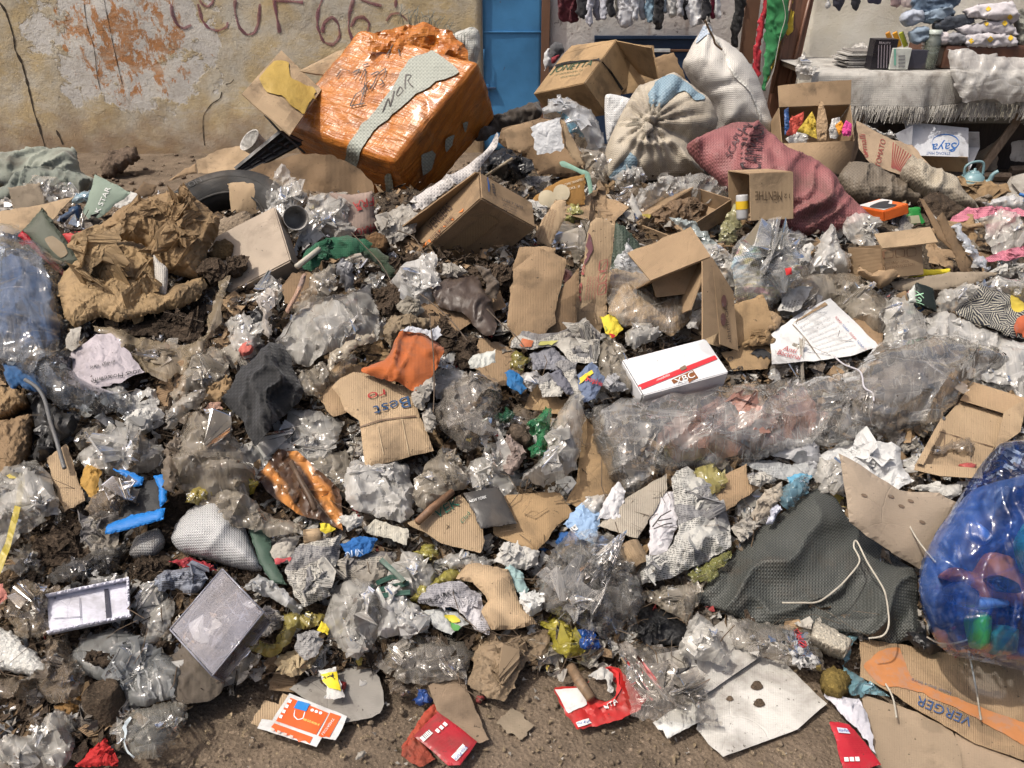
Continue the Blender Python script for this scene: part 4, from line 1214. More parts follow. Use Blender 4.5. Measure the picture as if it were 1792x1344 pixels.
stamp(fp, 'STRONG MINT', Z('D', (1405,795))[0], Z('D', (1280,793))[0],(0,5.0), m_flat((.05,.12,.32)))
stamp(fp, 'QUALITY YOU CAN TRUST', Z('D', (1445,690))[0], Z('D', (1295,712))[0],(0,3.8), m_flat((.25,.3,.42)))
ov=[(1380 + 70 * math.cos(t_),745 + 42 * math.sin(t_)) for t_ in np.linspace(2.2,7.6,26)]
stroke(fp, Z('D', *ov),1.6, m_flat((.03,.14,.42)), 'oval_mark', .003,3)
a_=at_y(Z('D', (1120,700),(1210,655),(1205,770),(1130,730)),6.52)
panel('side_flap', a_[3], a_[2], a_[1], a_[0], SAYAW, root, .005,.004)
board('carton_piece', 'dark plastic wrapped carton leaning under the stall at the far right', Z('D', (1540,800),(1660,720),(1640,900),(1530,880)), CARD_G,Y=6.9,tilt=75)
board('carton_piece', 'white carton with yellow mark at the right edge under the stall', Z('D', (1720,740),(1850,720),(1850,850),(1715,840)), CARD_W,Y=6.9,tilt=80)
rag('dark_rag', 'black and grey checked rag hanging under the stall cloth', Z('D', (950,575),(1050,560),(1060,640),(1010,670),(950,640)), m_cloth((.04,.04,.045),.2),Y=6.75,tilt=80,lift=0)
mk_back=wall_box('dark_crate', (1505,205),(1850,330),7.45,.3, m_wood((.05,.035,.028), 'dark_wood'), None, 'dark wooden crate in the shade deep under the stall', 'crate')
TP=m_plastic((.20,.33,.36),.3,.25,.15)
tpo=at_y(Z('D', (1490,1058)),6.35)[0];tpo[2] = 0.02
tea=empty('kettle', tpo, 'teal striped kettle standing on the ground under the stall', 'kettle')
kb=lambda pr: [(r * .72, h * .72) for r, h in pr]
lathe('kettle_body', kb([(.001,0),(.10,0),(.125,.03),(.13,.09),(.11,.15),(.07,.185),(.05,.19)]), tpo, (0,0,1), TP, tea,seg=28)
for z_ in (.05,.08,.11): lathe('stripe', kb([(.131 if z_ < .1 else .127, z_),(.133 if z_ < .1 else .129, z_ + .006),(.130 if z_ < .1 else .126, z_ + .012)]), tpo, (0,0,1), m_flat((.5,.5,.38)), tea,seg=28)
lathe('kettle_lid', kb([(.055,.19),(.045,.205),(.012,.21),(.016,.23),(.001,.235)]), tpo, (0,0,1), TP, tea,seg=24)
tube('spout', smooth_path(tpo + .72 * np.array([[.11,-.02,.07],[.17,-.03,.10],[.19,-.03,.17],[.235,-.04,.21]])),[.022] * 6 + [.018] * 6 + [.015] * 6 + [.015], TP, tea,seg=10)
tube('handle', smooth_path(tpo + .72 * np.array([[-.10,0,.15],[-.11,0,.25],[-.03,0,.30],[.07,0,.29],[.10,0,.16]])),.010, TP, tea,seg=8)
for k_, (zx, zy) in enumerate(((1590,1040),(1680,1030),(1560,1060))):
 P_=Z('D', (zx - 35, zy),(zx - 15, zy - 22),(zx + 25, zy - 18),(zx + 38, zy + 5),(zx + 5, zy + 16))
 lump('stone', ['pale stone beside the kettle spout', 'flat grey stone under the right stall leg', 'small stone in front of the kettle'][k_], P_, m_soil((.22,.18,.14), 'stone'),Y=6.3,tilt=40,lift=0,puff=.06,cat='stone')
# ------------------------------------------------------------------ back row of the heap
def orange_tape():
 t=NT('orange_parcel_tape')
 uv=t.uv()
 wp=t.warp(uv, 7.0,.12,4.0)
 e1=t.voro(t.warp(uv, 7.0,.12,3.0,(.7,3.2,1),.35),6.0, 'DISTANCE_TO_EDGE')
 e2=t.voro(t.warp(uv, 7.0,.12,3.0,(1,3,1),.2),15.0, 'DISTANCE_TO_EDGE')
 band=t.node('TexWave', {'bands_direction': 'Y'},Vector=t.uv(1,1,.25),Scale=4.0,Distortion=1.2,Detail=1.0).outputs[0]
 c=t.mix(t.ramp(band, .45,.55),(.44,.145,.02),(.34,.10,.012))
 c=t.mix(t.ramp(t.noise(uv, 5,4),.35,.7,0,.6), c, (.50,.19,.035))
 c=t.mix(t.ramp(e1,.03,.0,0,.4), c, (.30,.07,.005))
 c=dirtmix(t, c, .28)
 rg=t.math('ABSOLUTE', t.math('SUBTRACT', t.noise(t.uv(4,34,.3),1.0,2,.5,.3),.5));rg2 = t.math('ABSOLUTE', t.math('SUBTRACT', t.noise(t.uv(40,9,.35),1.0,2),.5))
 h=t.math('ADD', t.math('MULTIPLY', rg, 3.0), t.math('MULTIPLY', rg2,1.4))
 h=t.math('ADD', h, t.math('MULTIPLY', t.ramp(e1,0,.05),.3))
 return t.done(t.pbsdf(Base__Color=c,Roughness=.33,Normal=t.bump(h, .4,.010),Coat__Weight=.15,Coat__Roughness=.15))
ORT=orange_tape()
c_, a_, b_, d_=(688,285),(503,222),(830,150),(668,392)
Cw=at_y([c_],4.15)[0]
nf_=tilt_n(50,-24)
PP_=at_plane([(492,216),(838,106)], Cw, nf_)
E_=np.array([PP_[0] - Cw, PP_[1] - Cw, -nf_ * .42 - np.array([.05,.02,.06])])
print('parcel', np.linalg.norm(E_,axis=1))
orp=empty('taped_parcel', Cw + E_[2], 'big crumpled parcel wrapped in shiny orange tape by the plaster wall', 'parcel')
def soft_box(name, C, E, mat, parent,n=44,rnd=.09,amp=.022,seed=9):
 V=[];F = [];UV = []
 for ax, sd in ((0,0),(0,1),(1,0),(1,1),(2,0),(2,1)):
  o0=len(V);i1, i2 = [k for k in (0,1,2) if k != ax]
  for j in range(n + 1):
   for i in range(n + 1):
    q=[0,0,0];q[ax] = sd;q[i1] = i / n;q[i2] = j / n
    V.append(q)
    UV.append((i / n * np.linalg.norm(E[i1]) + ax * 1.7, j / n * np.linalg.norm(E[i2]) + sd * 2.3))
  for j in range(n):
   for i in range(n):
    k=o0 + j * (n + 1) + i
    f=(k, k + 1, k + n + 2, k + n + 1)
    F.append(f if (sd == 1) == (ax != 1) else tuple(reversed(f)))
 q=np.array(V) - .5
 L=np.linalg.norm(E,axis=1)
 m=q * L;half = L / 2
 inner=np.clip(m, -(half - rnd), half - rnd)
 dv=m - inner;dl = np.linalg.norm(dv,axis=1)[:, None]
 m=inner + dv / np.maximum(dl, 1e-6) * np.minimum(dl, rnd)
 bul=(1 - (2 * q[:, 0]) ** 2) * (1 - (2 * q[:, 1]) ** 2)
 bul2=(1 - (2 * q[:, 2]) ** 2)
 nrm=dv / np.maximum(dl, 1e-6)
 w=amp * (wrinkle('film', m[:, 0] * .8 + m[:, 2] * .6, m[:, 1] * .8 + m[:, 2] * .7, seed, .5))
 nz=np.where(dl > 1e-4, nrm, 0)
 m=m + nz * w[:, None] + np.sign(q) * (np.abs(q) > .49) * (.015 * bul[:, None] + .01 * bul2[:, None])
 ux=E / L[:, None]
 W=C + E.sum(0) / 2 + m @ ux
 bm=bmesh.new()
 return mk(name, W, F, mat, parent, np.array(UV), True)
pb=soft_box('taped_body', Cw, E_, ORT, orp, 60,.03,.010)
cover_px([(430,165),(495,90),(650,60),(740,45),(830,130),(830,200),(690,380),(640,360),(500,250)])
SACKG=m_sack((.36,.38,.33),.15,80)
patch(pb, Z('B', (605,840),(640,740),(705,650),(815,530),(950,315),(1080,275),(1205,380),(1100,430),(970,505),(860,600),(770,680),(705,770),(675,870)), SACKG, 'bare_sackcloth', .009,5, True, 2)
for q in ([(1005,810),(1060,780),(1080,800),(1060,880),(1010,910)],[(1130,725),(1175,700),(1170,745),(1130,790)],[(820,920),(850,900),(865,1010),(830,1040)],[(1215,640),(1245,630),(1235,690)],[(800,1065),(860,1050),(850,1085),(800,1095)]):
 patch(pb, Z('B', *q), SACKG, 'worn_patch', .009,5, True, 1.5)
MARK=m_flat((.03,.018,.015),.5, 'marker_ink', 0)
for pts in ([(690,430),(720,370),(715,470),(690,560)],[(640,560),(670,500),(700,480)],[(740,430),(700,480),(710,500),(735,470),(720,455)],[(750,400),(790,380),(765,440),(745,470)],[(790,390),(825,365),(820,400),(800,420),(815,440),(790,455)],
   [(810,590),(840,520),(850,560),(870,480)],[(880,500),(900,460),(915,480),(890,510),(880,500)],[(925,470),(930,400),(960,400),(940,430),(970,460)],[(640,560),(720,545)],[(570,410),(600,370),(640,380)],[(700,350),(735,340)],[(650,390),(690,370),(660,420)],[(830,300),(880,220),(900,300)]):
 stroke(pb, Z('B', *pts),2.2, MARK, 'marker_line', .012,3)
GOLD=m_plastic((.46,.31,.07),.4,.1,.8)
af=np.array([at_y([p], y_)[0] for p, y_ in zip(Z('B', (70,495),(275,265),(485,470),(320,710)),(4.35,4.85,4.6,4.2))])
nf_=panel('torn_flap', af[0], af[3], af[2], af[1], CARD_L, orp, .008,.012,bow=.03)
patch(nf_, Z('B', (165,420),(240,330),(310,330),(330,420),(440,460),(470,530),(400,600),(330,560),(280,510),(200,490)), GOLD, 'yellow_tape', .008,5, True, 2)
af=at_y(Z('B', (365,375),(520,395),(775,235),(640,245)),4.7)
af[2] += (0,.1,0);af[3] += (0,.25,0)
panel('ridged_flap', af[0], af[1], af[2], af[3], CARD_L, orp, .008,.012,bow=.03,ruv=True)
blob('torn_tape_crest', None, None, [(640,88),(652,62),(690,47),(740,41),(790,56),(815,88),(829,125),(826,152),(790,120),(740,100),(690,95)], ORT,Y=4.52,tilt=60,lift=.02,puff=.01,thick=.002,wr='kraft',amp=.03,parent=orp,jag=4,round_=False,flat=True,edgewr=1.0)
for k_ in range(46):
 a=rs.rand();base_ = Z('B', (880 + 420 * a, 125 + 170 * a * a + 10 * rs.rand()))[0]
 p_=at_y([base_],4.72)[0]
 tube('frayed_thread', np.array([p_, p_ + (.02 * (rs.rand() - .5),0,.03 + .03 * rs.rand()), p_ + (.08 * (rs.rand() - .3),0,.05 + .05 * rs.rand())]),.0016, SACKG, orp,seg=3)
blob('sack_lining', None, None, Z('B', (1160,190),(1240,150),(1300,160),(1310,260),(1290,380),(1300,640),(1250,640),(1270,460),(1240,290)), m_sack((.5,.5,.46),.2),Y=4.9,tilt=70,lift=0,puff=.04,back=.03,wr='sack',amp=.03,parent=orp,jag=3)
tube('rod', at_y(Z('B', (188,600),(270,690),(400,800)),4.3),.006, m_plastic((.05,.05,.05)), orp,seg=5)
rag('tarpaulin_bundle', 'grey green tarpaulin bundle lying at the foot of the plaster wall', Z('A', (-40,815),(120,790),(380,770),(400,830),(425,900),(500,940),(470,1000),(300,950),(150,950),(-40,990)), m_cloth((.27,.29,.24),.3,200),Y=6.3,tilt=35,lift=0,puff=.16,back=.12,amp=.05,cat='tarpaulin')
rag('tarpaulin_fold', 'darker grey tarpaulin fold in front of the tarpaulin bundle', Z('A', (40,950),(130,870),(280,870),(420,910),(480,950),(420,1010),(250,970),(110,1020),(-20,1060),(-20,990)), m_cloth((.17,.19,.16),.3,200),Y=5.9,tilt=35,lift=0,puff=.10,back=.08,amp=.05,cat='tarpaulin')
film('clear_bag', 'glossy clear bag heap left of the green leaflet', Z('A', (120,960),(200,915),(290,930),(360,970),(420,1010),(380,1060),(240,1090),(130,1050)), FILM_C,Y=5.2,tilt=50,lift=0,puff=.10,amp=.035)
film('clear_bag', 'small clear bag at the left edge behind the brown board', Z('A', (-20,1060),(40,1030),(90,1060),(80,1130),(-20,1150)), FILM,Y=5.0,tilt=50,lift=0,puff=.06,amp=.03)
board('board_scrap', 'upright brown board scrap at the left edge above the flat sheet', Z('A', (52,985),(215,957),(250,1080),(85,1117)), CARD_G,Y=4.6,tilt=70)
board('cardboard_sheet', 'flat tan cardboard sheet at the left edge behind the red and green cartons', Z('A', (-30,1135),(120,1110),(398,1053),(290,1165),(60,1255),(-30,1265)), CARD_L,Y=3.6,tilt=25,anchor=Z('A', (60,1255))[0])
lump('concrete_lump', 'broken concrete lump on bare ground near the wall', Z('A', (530,870),(560,815),(600,785),(710,775),(722,830),(650,880),(590,932),(540,920)), m_soil((.13,.095,.07), 'concrete'),Y=6.9,tilt=40,lift=0,puff=.12,back=.1,amp=.03,cat='rubble')
lf=board('leaflet', 'grey green folded leaflet with white star lettering left of the tyre', Z('A', (510,920),(600,965),(697,1020),(600,1085),(560,1130),(440,1190),(420,1165),(470,1060)), m_card((.24,.30,.24),.25,0,.6),Y=4.0,tilt=55,cat='leaflet')
stamp(lf, 'K STAR', Z('A', (520,1115))[0], Z('A', (580,985))[0],(-8,-3), m_flat((.75,.75,.72)),off=.004)
paper('white_paper', 'white paper tucked under the green star leaflet', Z('A', (600,1095),(700,1020),(760,1050),(700,1100),(640,1105)), WHITE,Y=3.9,tilt=40)
film('light_blue_bag', 'pale blue bag scrap left of the star leaflet', Z('A', (360,1055),(400,1010),(490,985),(480,1060),(420,1060)), FILM_LB,Y=4.3,tilt=50,lift=0,puff=.05)
lump('blue_bucket', 'dark blue plastic bucket shard beside the star leaflet', Z('A', (300,1150),(390,1075),(425,1100),(440,1190),(370,1190)), m_plastic((.02,.055,.12),.35,.3),Y=3.75,tilt=60,lift=0,puff=.07,wr='soft',cat='bucket')
board('red_flap', 'red printed carton flap left of the brown paper bag', Z('A', (335,1232),(475,1208),(472,1262),(370,1278)), m_card((.42,.04,.04),.2,.2,.5),Y=3.3,tilt=55,cat='carton flap')
board('dark_board', 'dark brown board standing behind the tyre', Z('A', (700,1020),(760,955),(830,975),(800,1030),(740,1040)), CARD_D,Y=4.3,tilt=60)
gc=board('green_carton', 'dark green printed carton side on top of the blue film bag', Z('P', (42,412),(80,369),(146,462),(120,482)), m_card((.075,.085,.06),.3,0,.5),Y=3.1,tilt=50,cat='carton',puff=.02,thick=.03)
patch(gc, Z('E', (235,55),(275,40),(330,80),(355,130),(320,155),(265,105)), m_flat((.22,.16,.09)), 'badge', .003,5, True)
board('red_carton', 'dark red carton edge under the dark green carton', Z('P', (38,418),(46,408),(122,482),(118,490)), m_card((.36,.02,.03),.2,0,.5),Y=3.05,tilt=50,cat='carton',thick=.03)
board('bent_cardboard', 'bent ridged cardboard lying behind the tyre', Z('A', (1035,850),(1130,800),(1330,765),(1345,800),(1240,900),(1120,915),(1040,920)), CARD_L,Y=4.7,tilt=40,puff=.0,amp=.03)
board('cardboard_flap', 'thin cardboard flap leaning against the bent ridged cardboard', Z('A', (890,955),(960,900),(1035,866),(1035,915),(960,930)), CARD,Y=4.55,tilt=45)
cupo=at_y(Z('A', (1375,790)),4.6)[0]
pcup=empty('paper_cup', cupo, 'small white paper cup beside the black crate', 'cup')
lathe('cup_wall', [(.001,0),(.05,0),(.052,.004),(.066,.10),(.07,.104),(.064,.10),(.05,.01),(.001,.008)], cupo, (-.5,-.5,.7), m_paper((.66,.64,.6),.2), pcup,seg=24)
CRB=m_plastic((.012,.012,.014),.4,.25,.15)
cr=empty('plastic_crate', at_y(Z('A', (1300,880)),4.2)[0], 'black slotted plastic crate leaning under the orange parcel', 'crate')
q=at_y(Z('A', (1232,885),(1440,712),(1535,780),(1262,912)),4.2);q[1] += (0,.1,0);q[2] += (0,.16,0)
for s0 in np.linspace(0,1,6):
 tube('crate_rib', np.array([q[0] + (q[1] - q[0]) * s0, q[3] + (q[2] - q[3]) * s0]),.011, CRB, cr,seg=4,smooth=False)
for s0 in np.linspace(0,1,4):
 tube('crate_rail', np.array([q[0] + (q[3] - q[0]) * s0, q[1] + (q[2] - q[1]) * s0]),.013 if s0 in (0,1) else .008, CRB, cr,seg=4,smooth=False)
panel('crate_side', q[0] + (0,.06,0), q[1] + (0,.06,0), q[2] + (0,.06,0), q[3] + (0,.06,0), CRB, cr, .006,.0)
cover_px(Z('A', (1232,885),(1440,712),(1535,780),(1262,912)))
RUB=m_plastic((.022,.021,.02),.75,.45,.25)
to=at_y([(392,418)],3.35)[0]
tyre=empty('tyre', to - np.array([0,0,.1]), 'worn black car tyre half buried behind the brown paper bag', 'tyre')
R_=.335
prof=[(R_ - .135,.0),(R_ - .14,.03),(R_ - .125,.055),(R_ - .09,.078),(R_ - .05,.086),(R_ - .022,.08),(R_ - .005,.06),(R_, .03),(R_, -.03),(R_ - .005,-.06),(R_ - .022,-.08),(R_ - .05,-.086),(R_ - .09,-.078),(R_ - .125,-.055),(R_ - .14,-.03)]
tax=tilt_n(36,-12)
tb=lathe('tyre_body', prof, to, tax, RUB, tyre,seg=72,closed=True)
for rr_ in (.128,.06): lathe('sidewall_ring', [(R_ - rr_ - .004,.07 + (.012 if rr_ < .1 else -.012)),(R_ - rr_, .076 + (.012 if rr_ < .1 else -.012)),(R_ - rr_ + .004,.07 + (.012 if rr_ < .1 else -.012))], to, tax, RUB, tyre,seg=72)
stamp(tb, 'DAYTON', Z('A', (880,1035))[0], Z('A', (1060,950))[0],(-5,-7), m_plastic((.09,.088,.085),.7,.2),off=.003)
cover_px([(258,352),(300,320),(350,306),(410,305),(400,380),(300,370)])
fc=empty('torn_carton', at_y([(540,400)],3.5)[0], 'torn open brown carton with red lettering in front of the orange parcel', 'carton')
blob('inner_wall', None, None, Z('B', (45,935),(200,850),(400,802),(600,832),(735,930),(760,1010),(700,1020),(530,1005),(380,990),(200,960)), CARD_D,Y=3.75,tilt=70,lift=0,puff=.0,thick=.006,wr='card',amp=.03,parent=fc,jag=3,flat=True,edgewr=1)  # darker card colour paints in the shade inside the torn carton
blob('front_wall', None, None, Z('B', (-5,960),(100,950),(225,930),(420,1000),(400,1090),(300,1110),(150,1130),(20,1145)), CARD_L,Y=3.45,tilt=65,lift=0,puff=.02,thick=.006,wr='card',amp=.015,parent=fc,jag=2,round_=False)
ff_=blob('printed_wall', None, None, Z('B', (525,1010),(640,1020),(755,1000),(770,1200),(700,1270),(600,1220),(560,1100)), m_card((.32,.24,.2),.25),Y=3.5,tilt=72,lift=0,puff=.03,thick=.006,wr='card',amp=.012,parent=fc,round_=False,jag=2)
stamp(ff_, 'FRA', Z('B', (752,1030))[0], Z('B', (650,1060))[0],(2,14), INK_R,off=.005)
stamp(ff_, 'FRAGILE', Z('B', (760,1165))[0], Z('B', (620,1215))[0],(2,13), INK_R,off=.005)
patch(ff_, Z('B', (672,1105),(700,1095),(688,1075)), INK_R, 'arrow', .005,5)
film('clear_bag', 'tall peak of clear film standing in the torn carton', Z('B', (190,1070),(250,900),(270,850),(300,872),(360,960),(415,1030),(360,1110),(230,1100)), FILM_C,Y=3.35,tilt=60,lift=0,puff=.06,amp=.03)
film('clear_bag', 'round inflated clear bag in front of the torn carton lettering', Z('B', (370,1140),(430,1025),(530,993),(620,1008),(648,1100),(640,1180),(670,1200),(640,1260),(560,1285),(480,1250),(390,1190)), FILM,Y=3.2,tilt=60,lift=0,puff=.11,back=.06,amp=.025)
film('clear_bag', 'flat clear scrap on the front wall of the torn carton', Z('B', (195,1090),(290,1050),(360,1080),(390,1180),(290,1180),(220,1130)), FILM_M,Y=3.3,tilt=55,lift=0,puff=.03,amp=.02)
jr, jp, K=carton('large_carton', 'large brown carton with green lettering and black strap by the blue door', 'carton', Z('C', (665,435))[0], Z('C', (400,490))[0], Z('C', (830,212))[0], Z('C', (780,600))[0], CARD_T,Y=5.5,open_=('b1',),flaps=[('010', '011', Z('C', (1050,420))[0], Z('C', (1015,250))[0],.5),('110', '010', Z('C', (835,208))[0], Z('C', (600,240))[0],.15)])
GRN=m_flat((.03,.09,.05),.7,wear=.35)
tf=jp.get('d0')
stamp(tf, 'JONETTA', Z('C', (490,385))[0], Z('C', (700,345))[0],(8,-11), GRN,off=.005)
stamp(tf, 'LAIT CONCENTRE SUCRE 48 x 170 G', Z('C', (510,398))[0], Z('C', (655,372))[0],(2,-3), GRN,off=.005)
stamp(tf, 'KEEP DRY PRODUCE OF', Z('C', (540,412))[0], Z('C', (640,394))[0],(2,-3), GRN,off=.005)
for q in ([(485,365),(560,335),(640,325),(745,315)],): stroke(tf, Z('C', *q),4.5, BLACKBAG, 'strap', .008,4)
stroke(jp.get('a0'), Z('C', (745,315),(800,380),(860,470),(880,500)),4.5, BLACKBAG, 'strap', .008,4)
board('loose_carton', 'loose brown carton side standing right of the large lettered carton', Z('C', (1030,310),(1085,285),(1130,280),(1195,420),(1060,420)), CARD,Y=5.7,tilt=75)
board('carton_wall', 'open ridged carton wall between the large carton and the white sack', Z('C', (790,320),(880,236),(1022,245),(1052,412),(960,480),(860,500)), CARD_T,Y=5.75,tilt=70,ang=.2)
rag('dark_garment', 'grey knitted cap lying against the door frame', Z('C', (480,260),(510,220),(550,230),(558,270),(500,330),(485,300)), m_cloth((.06,.06,.065),.1,200),Y=6.6,tilt=70,lift=0,puff=.08,cat='cap')
rag('white_rag', 'white rag hanging by the door frame above the large carton', Z('C', (462,260),(485,250),(485,340),(455,370)), m_cloth((.6,.6,.6),.1),Y=6.5,tilt=80,lift=0,puff=.03)
rag('red_rag', 'dark red rag under the grey cap', Z('C', (490,300),(530,285),(520,320),(490,335)), m_cloth((.25,.02,.03),.1),Y=6.5,tilt=70,lift=0,puff=.03)
wb=film('white_bag', 'inflated white plastic bag with blue band under the large carton', Z('C', (437,575),(480,525),(540,513),(600,525),(690,580),(765,690),(780,800),(740,850),(690,800),(640,780),(560,720),(480,640),(440,610)), m_film((.72,.74,.76),.72,.18,.15,(.9,.9,.9)),Y=4.95,tilt=58,lift=0,puff=.16,back=.1,amp=.02)
patch(wb, Z('C', (445,600),(500,585),(550,583),(620,650),(685,750),(650,790),(590,760),(540,680),(500,620)), m_film((.22,.47,.62),.7,.2,.1), 'blue_band', .006,6, True)
film('grey_bag', 'dusty clear bag below the white bag beside the tied sack', Z('C', (640,770),(700,790),(770,800),(780,900),(760,990),(700,1000),(670,900)), FILM_D,Y=4.55,tilt=60,lift=0,puff=.09,amp=.03)
blob('woven_strip', 'folded white woven sack standing left of the tied sack', 'sack', Z('C', (775,500),(900,515),(922,560),(860,640),(785,745)), m_sack((.70,.70,.69),.12,70),Y=5.1,tilt=70,lift=0,puff=.04,back=.03,wr='cloth',amp=.02,ang=1.4)
kx, ky=Z('C', (990,672))[0]
ts=blob('tied_sack', 'dirty cream sack tied in a knot, blue patch on top', 'sack', Z('C', (758,905),(780,770),(850,610),(940,460),(1040,420),(1130,388),(1220,450),(1310,520),(1360,620),(1345,680),(1270,740),(1210,770),(1250,840),(1290,905),(1100,935),(950,945),(790,945)), m_sack((.50,.44,.35),.32,100),Y=4.65,tilt=52,lift=0,puff=.20,back=.2,wr='sack',amp=.05,knot=[(kx, ky, 17,.085)],sp=4)
lump('knot', None, Z('C', (965,670),(980,640),(1015,640),(1030,670),(1005,700),(975,700)), m_sack((.45,.40,.32),.3,100),Y=4.42,tilt=60,lift=0,puff=.04,parent=ts,amp=.012)
BLP=m_sack((.23,.33,.40),.15,100)
patch(ts, Z('C', (1010,500),(1040,440),(1130,395),(1220,455),(1300,515),(1240,530),(1180,480),(1110,520),(1060,560),(1020,560)), BLP, 'blue_patch', .008,5, True, 3)
patch(ts, Z('C', (850,850),(920,800),(930,860),(880,930),(800,935)), BLP, 'blue_patch', .008,5, True, 3)
film('clear_bag', 'crumpled clear bag at the foot of the tied sack', Z('C', (770,960),(860,900),(950,870),(990,910),(980,960),(880,1000),(800,1010)), FILM_C,Y=4.35,tilt=50,lift=0,puff=.06,amp=.035)
ws=blob('white_sack', 'tall white woven sack with peaked top before the drape', 'sack', Z('C', (1178,350),(1200,290),(1240,215),(1285,150),(1300,110),(1330,150),(1345,190),(1420,230),(1500,300),(1570,410),(1610,520),(1650,650),(1640,720),(1500,700),(1380,690),(1330,560),(1240,460)), m_sack((.66,.63,.58),.28,85),Y=5.3,tilt=66,lift=0,puff=.26,back=.2,wr='sack',amp=.03,knot=[(*Z('C', (1310,150))[0],12,.05)],sp=5)
stroke(ws, Z('C', (1345,200),(1400,290),(1440,380),(1520,470),(1570,580),(1590,650)),5, m_sack((.7,.68,.62),.2,60), 'seam', .01,4)
patch(ws, Z('C', (1250,230),(1290,140),(1305,115),(1325,160),(1290,200)), m_sack((.4,.47,.56),.2,85), 'blue_corner', .008,5, True)
cord('brown_string', 'brown string tied round the peak of the white sack', 'string', Z('C', (1295,105),(1320,160),(1340,200),(1350,230),(1385,260)),.006, m_cloth((.12,.07,.03),.2),0,Y=4.98)
PNK=m_sack((.30,.115,.115),.42,75,(.20,.07,.07))
ps=blob('pink_sack', 'dusky pink woven sack with black lettering sprawled down the heap', 'sack', Z('D', (28,775),(90,730),(150,690),(280,640),(400,650),(470,700),(560,790),(680,825),(770,890),(850,990),(1000,1140),(960,1180),(800,1205),(620,1235),(450,1200),(300,1060),(170,930),(90,860)), PNK,Y=4.15,tilt=38,lift=0,puff=.12,back=.12,wr='cloth',amp=.055,sp=5,anchor=Z('D', (620,1235))[0],ang=.9)
stamp(ps, 'CAMPACK', Z('D', (418,895))[0], Z('D', (430,648))[0],(-36,-5), m_flat((.05,.025,.03),.8,wear=.45),off=.007)
stamp(ps, 'SCAPU', Z('D', (262,830))[0], Z('D', (330,690))[0],(-12,-5), m_flat((.09,.04,.045),.8,wear=.5),off=.007)
stamp(ps, 'XVH', Z('D', (650,830))[0], Z('D', (600,790))[0],(8,-10), m_flat((.16,.06,.065),.8,wear=.4),off=.007)
oc, op, K=carton('open_carton', 'open brown carton holding red and yellow booklets before the white stall cloth', 'carton', Z('D', (905,737))[0], Z('D', (527,752))[0], Z('D', (885,545))[0], None, CARD_P,Y=4.95,open_=('d0',),frame=(48,0,.22),
    flaps=[('100', '000', Z('D', (868,915))[0], Z('D', (600,880))[0],.28),('010', '110', Z('D', (505,447))[0], Z('D', (890,415))[0],.3)])
for i, (nm, lb, pts, mt) in enumerate((('booklet', 'red paper booklet in the open carton', [(545,690),(570,620),(640,585),(635,640),(590,710),(550,712)], m_paper((.62,.11,.08),.05)),
  ('booklet', 'yellow booklet with dark print in the open carton', [(640,640),(680,585),(698,625),(705,730),(640,700),(600,690)], m_paper((.62,.45,.07),.1)),
  ('plastic_wrap', 'clear wrap crumpled at the front of the open carton', [(540,730),(600,695),(660,710),(650,750),(560,755)], FILM_M),
  ('brown_divider', 'brown card divider standing in the open carton', [(700,650),(715,535),(735,540),(760,650),(750,740),(705,740)], CARD_P),
  ('plastic_wrap', 'white wrap beside the pink packet in the open carton', [(765,690),(780,630),(820,620),(830,700),(800,735),(770,730)], FILM_M),
  ('packet', 'orange packet in the open carton', [(795,665),(825,640),(850,680),(815,715)], m_paper((.75,.33,.04),.05)),
  ('packet', 'bright pink packet in the open carton', [(825,690),(850,640),(880,660),(875,720),(835,722)], m_paper((.65,.07,.28),.05)),
  ('blue_wrap', 'blue wrap at the left corner of the open carton', [(527,590),(550,575),(555,680),(530,720)], m_plastic((.03,.08,.22))))):
 blob(nm, lb, nm.split('_')[0], Z('D', *pts), mt,Y=5.0,tilt=58,lift=.02 + .01 * i,puff=.006,wr='paper',amp=.02,thick=.001,sp=3,cover=False,round_=False,flat=20,edgewr=1,extra=1)
tm=board('tomato_carton', 'tomato carton side with red stripes leaning behind the grey burlap', Z('D', (912,640),(1000,690),(1100,738),(1200,770),(1280,865),(1150,932),(980,862),(920,790)), m_card((.42,.31,.21),.2),Y=5.3,tilt=45,cat='carton')
STR=m_flat((.28,.06,.05),.7,wear=.3)
for k_ in range(13):
 a=k_ / 12.
 patch(tm, Z('D', (1105 + 160 * a, 745 + 110 * a),(1110 + 160 * a, 746 + 112 * a),(1100 + 45 * a, 905 + 22 * a),(1095 + 45 * a, 903 + 22 * a)), STR, 'stripe', .004,8)
stamp(tm, 'TOMATO', Z('D', (1038,880))[0], Z('D', (1068,735))[0],(-9,-4), STR,off=.005)
stamp(tm, 'Vermalli', Z('D', (980,850))[0], Z('D', (960,700))[0],(-11,0), STR,shear=.2,off=.005)
patch(tm, Z('D', (925,785),(950,770),(985,830),(975,855),(940,830)), STR, 'emblem', .004,5, True)
film('white_wrap', 'white plastic wrap heaped behind the tomato carton', Z('D', (920,650),(960,655),(1030,680),(1110,690),(1125,730),(1050,720),(960,680)), FILM_M,Y=5.6,tilt=45,lift=0,puff=.08,amp=.04)
BUR=m_sack((.17,.14,.105),.5,60)
blob('burlap', 'dirty grey brown burlap right of the pink sack', 'sack', Z('D', (820,935),(880,850),(1000,860),(1130,930),(1240,1000),(1270,1070),(1100,1060),(940,1060),(870,1020)), BUR,Y=4.6,tilt=38,lift=0,puff=.1,back=.08,wr='cloth',amp=.04)
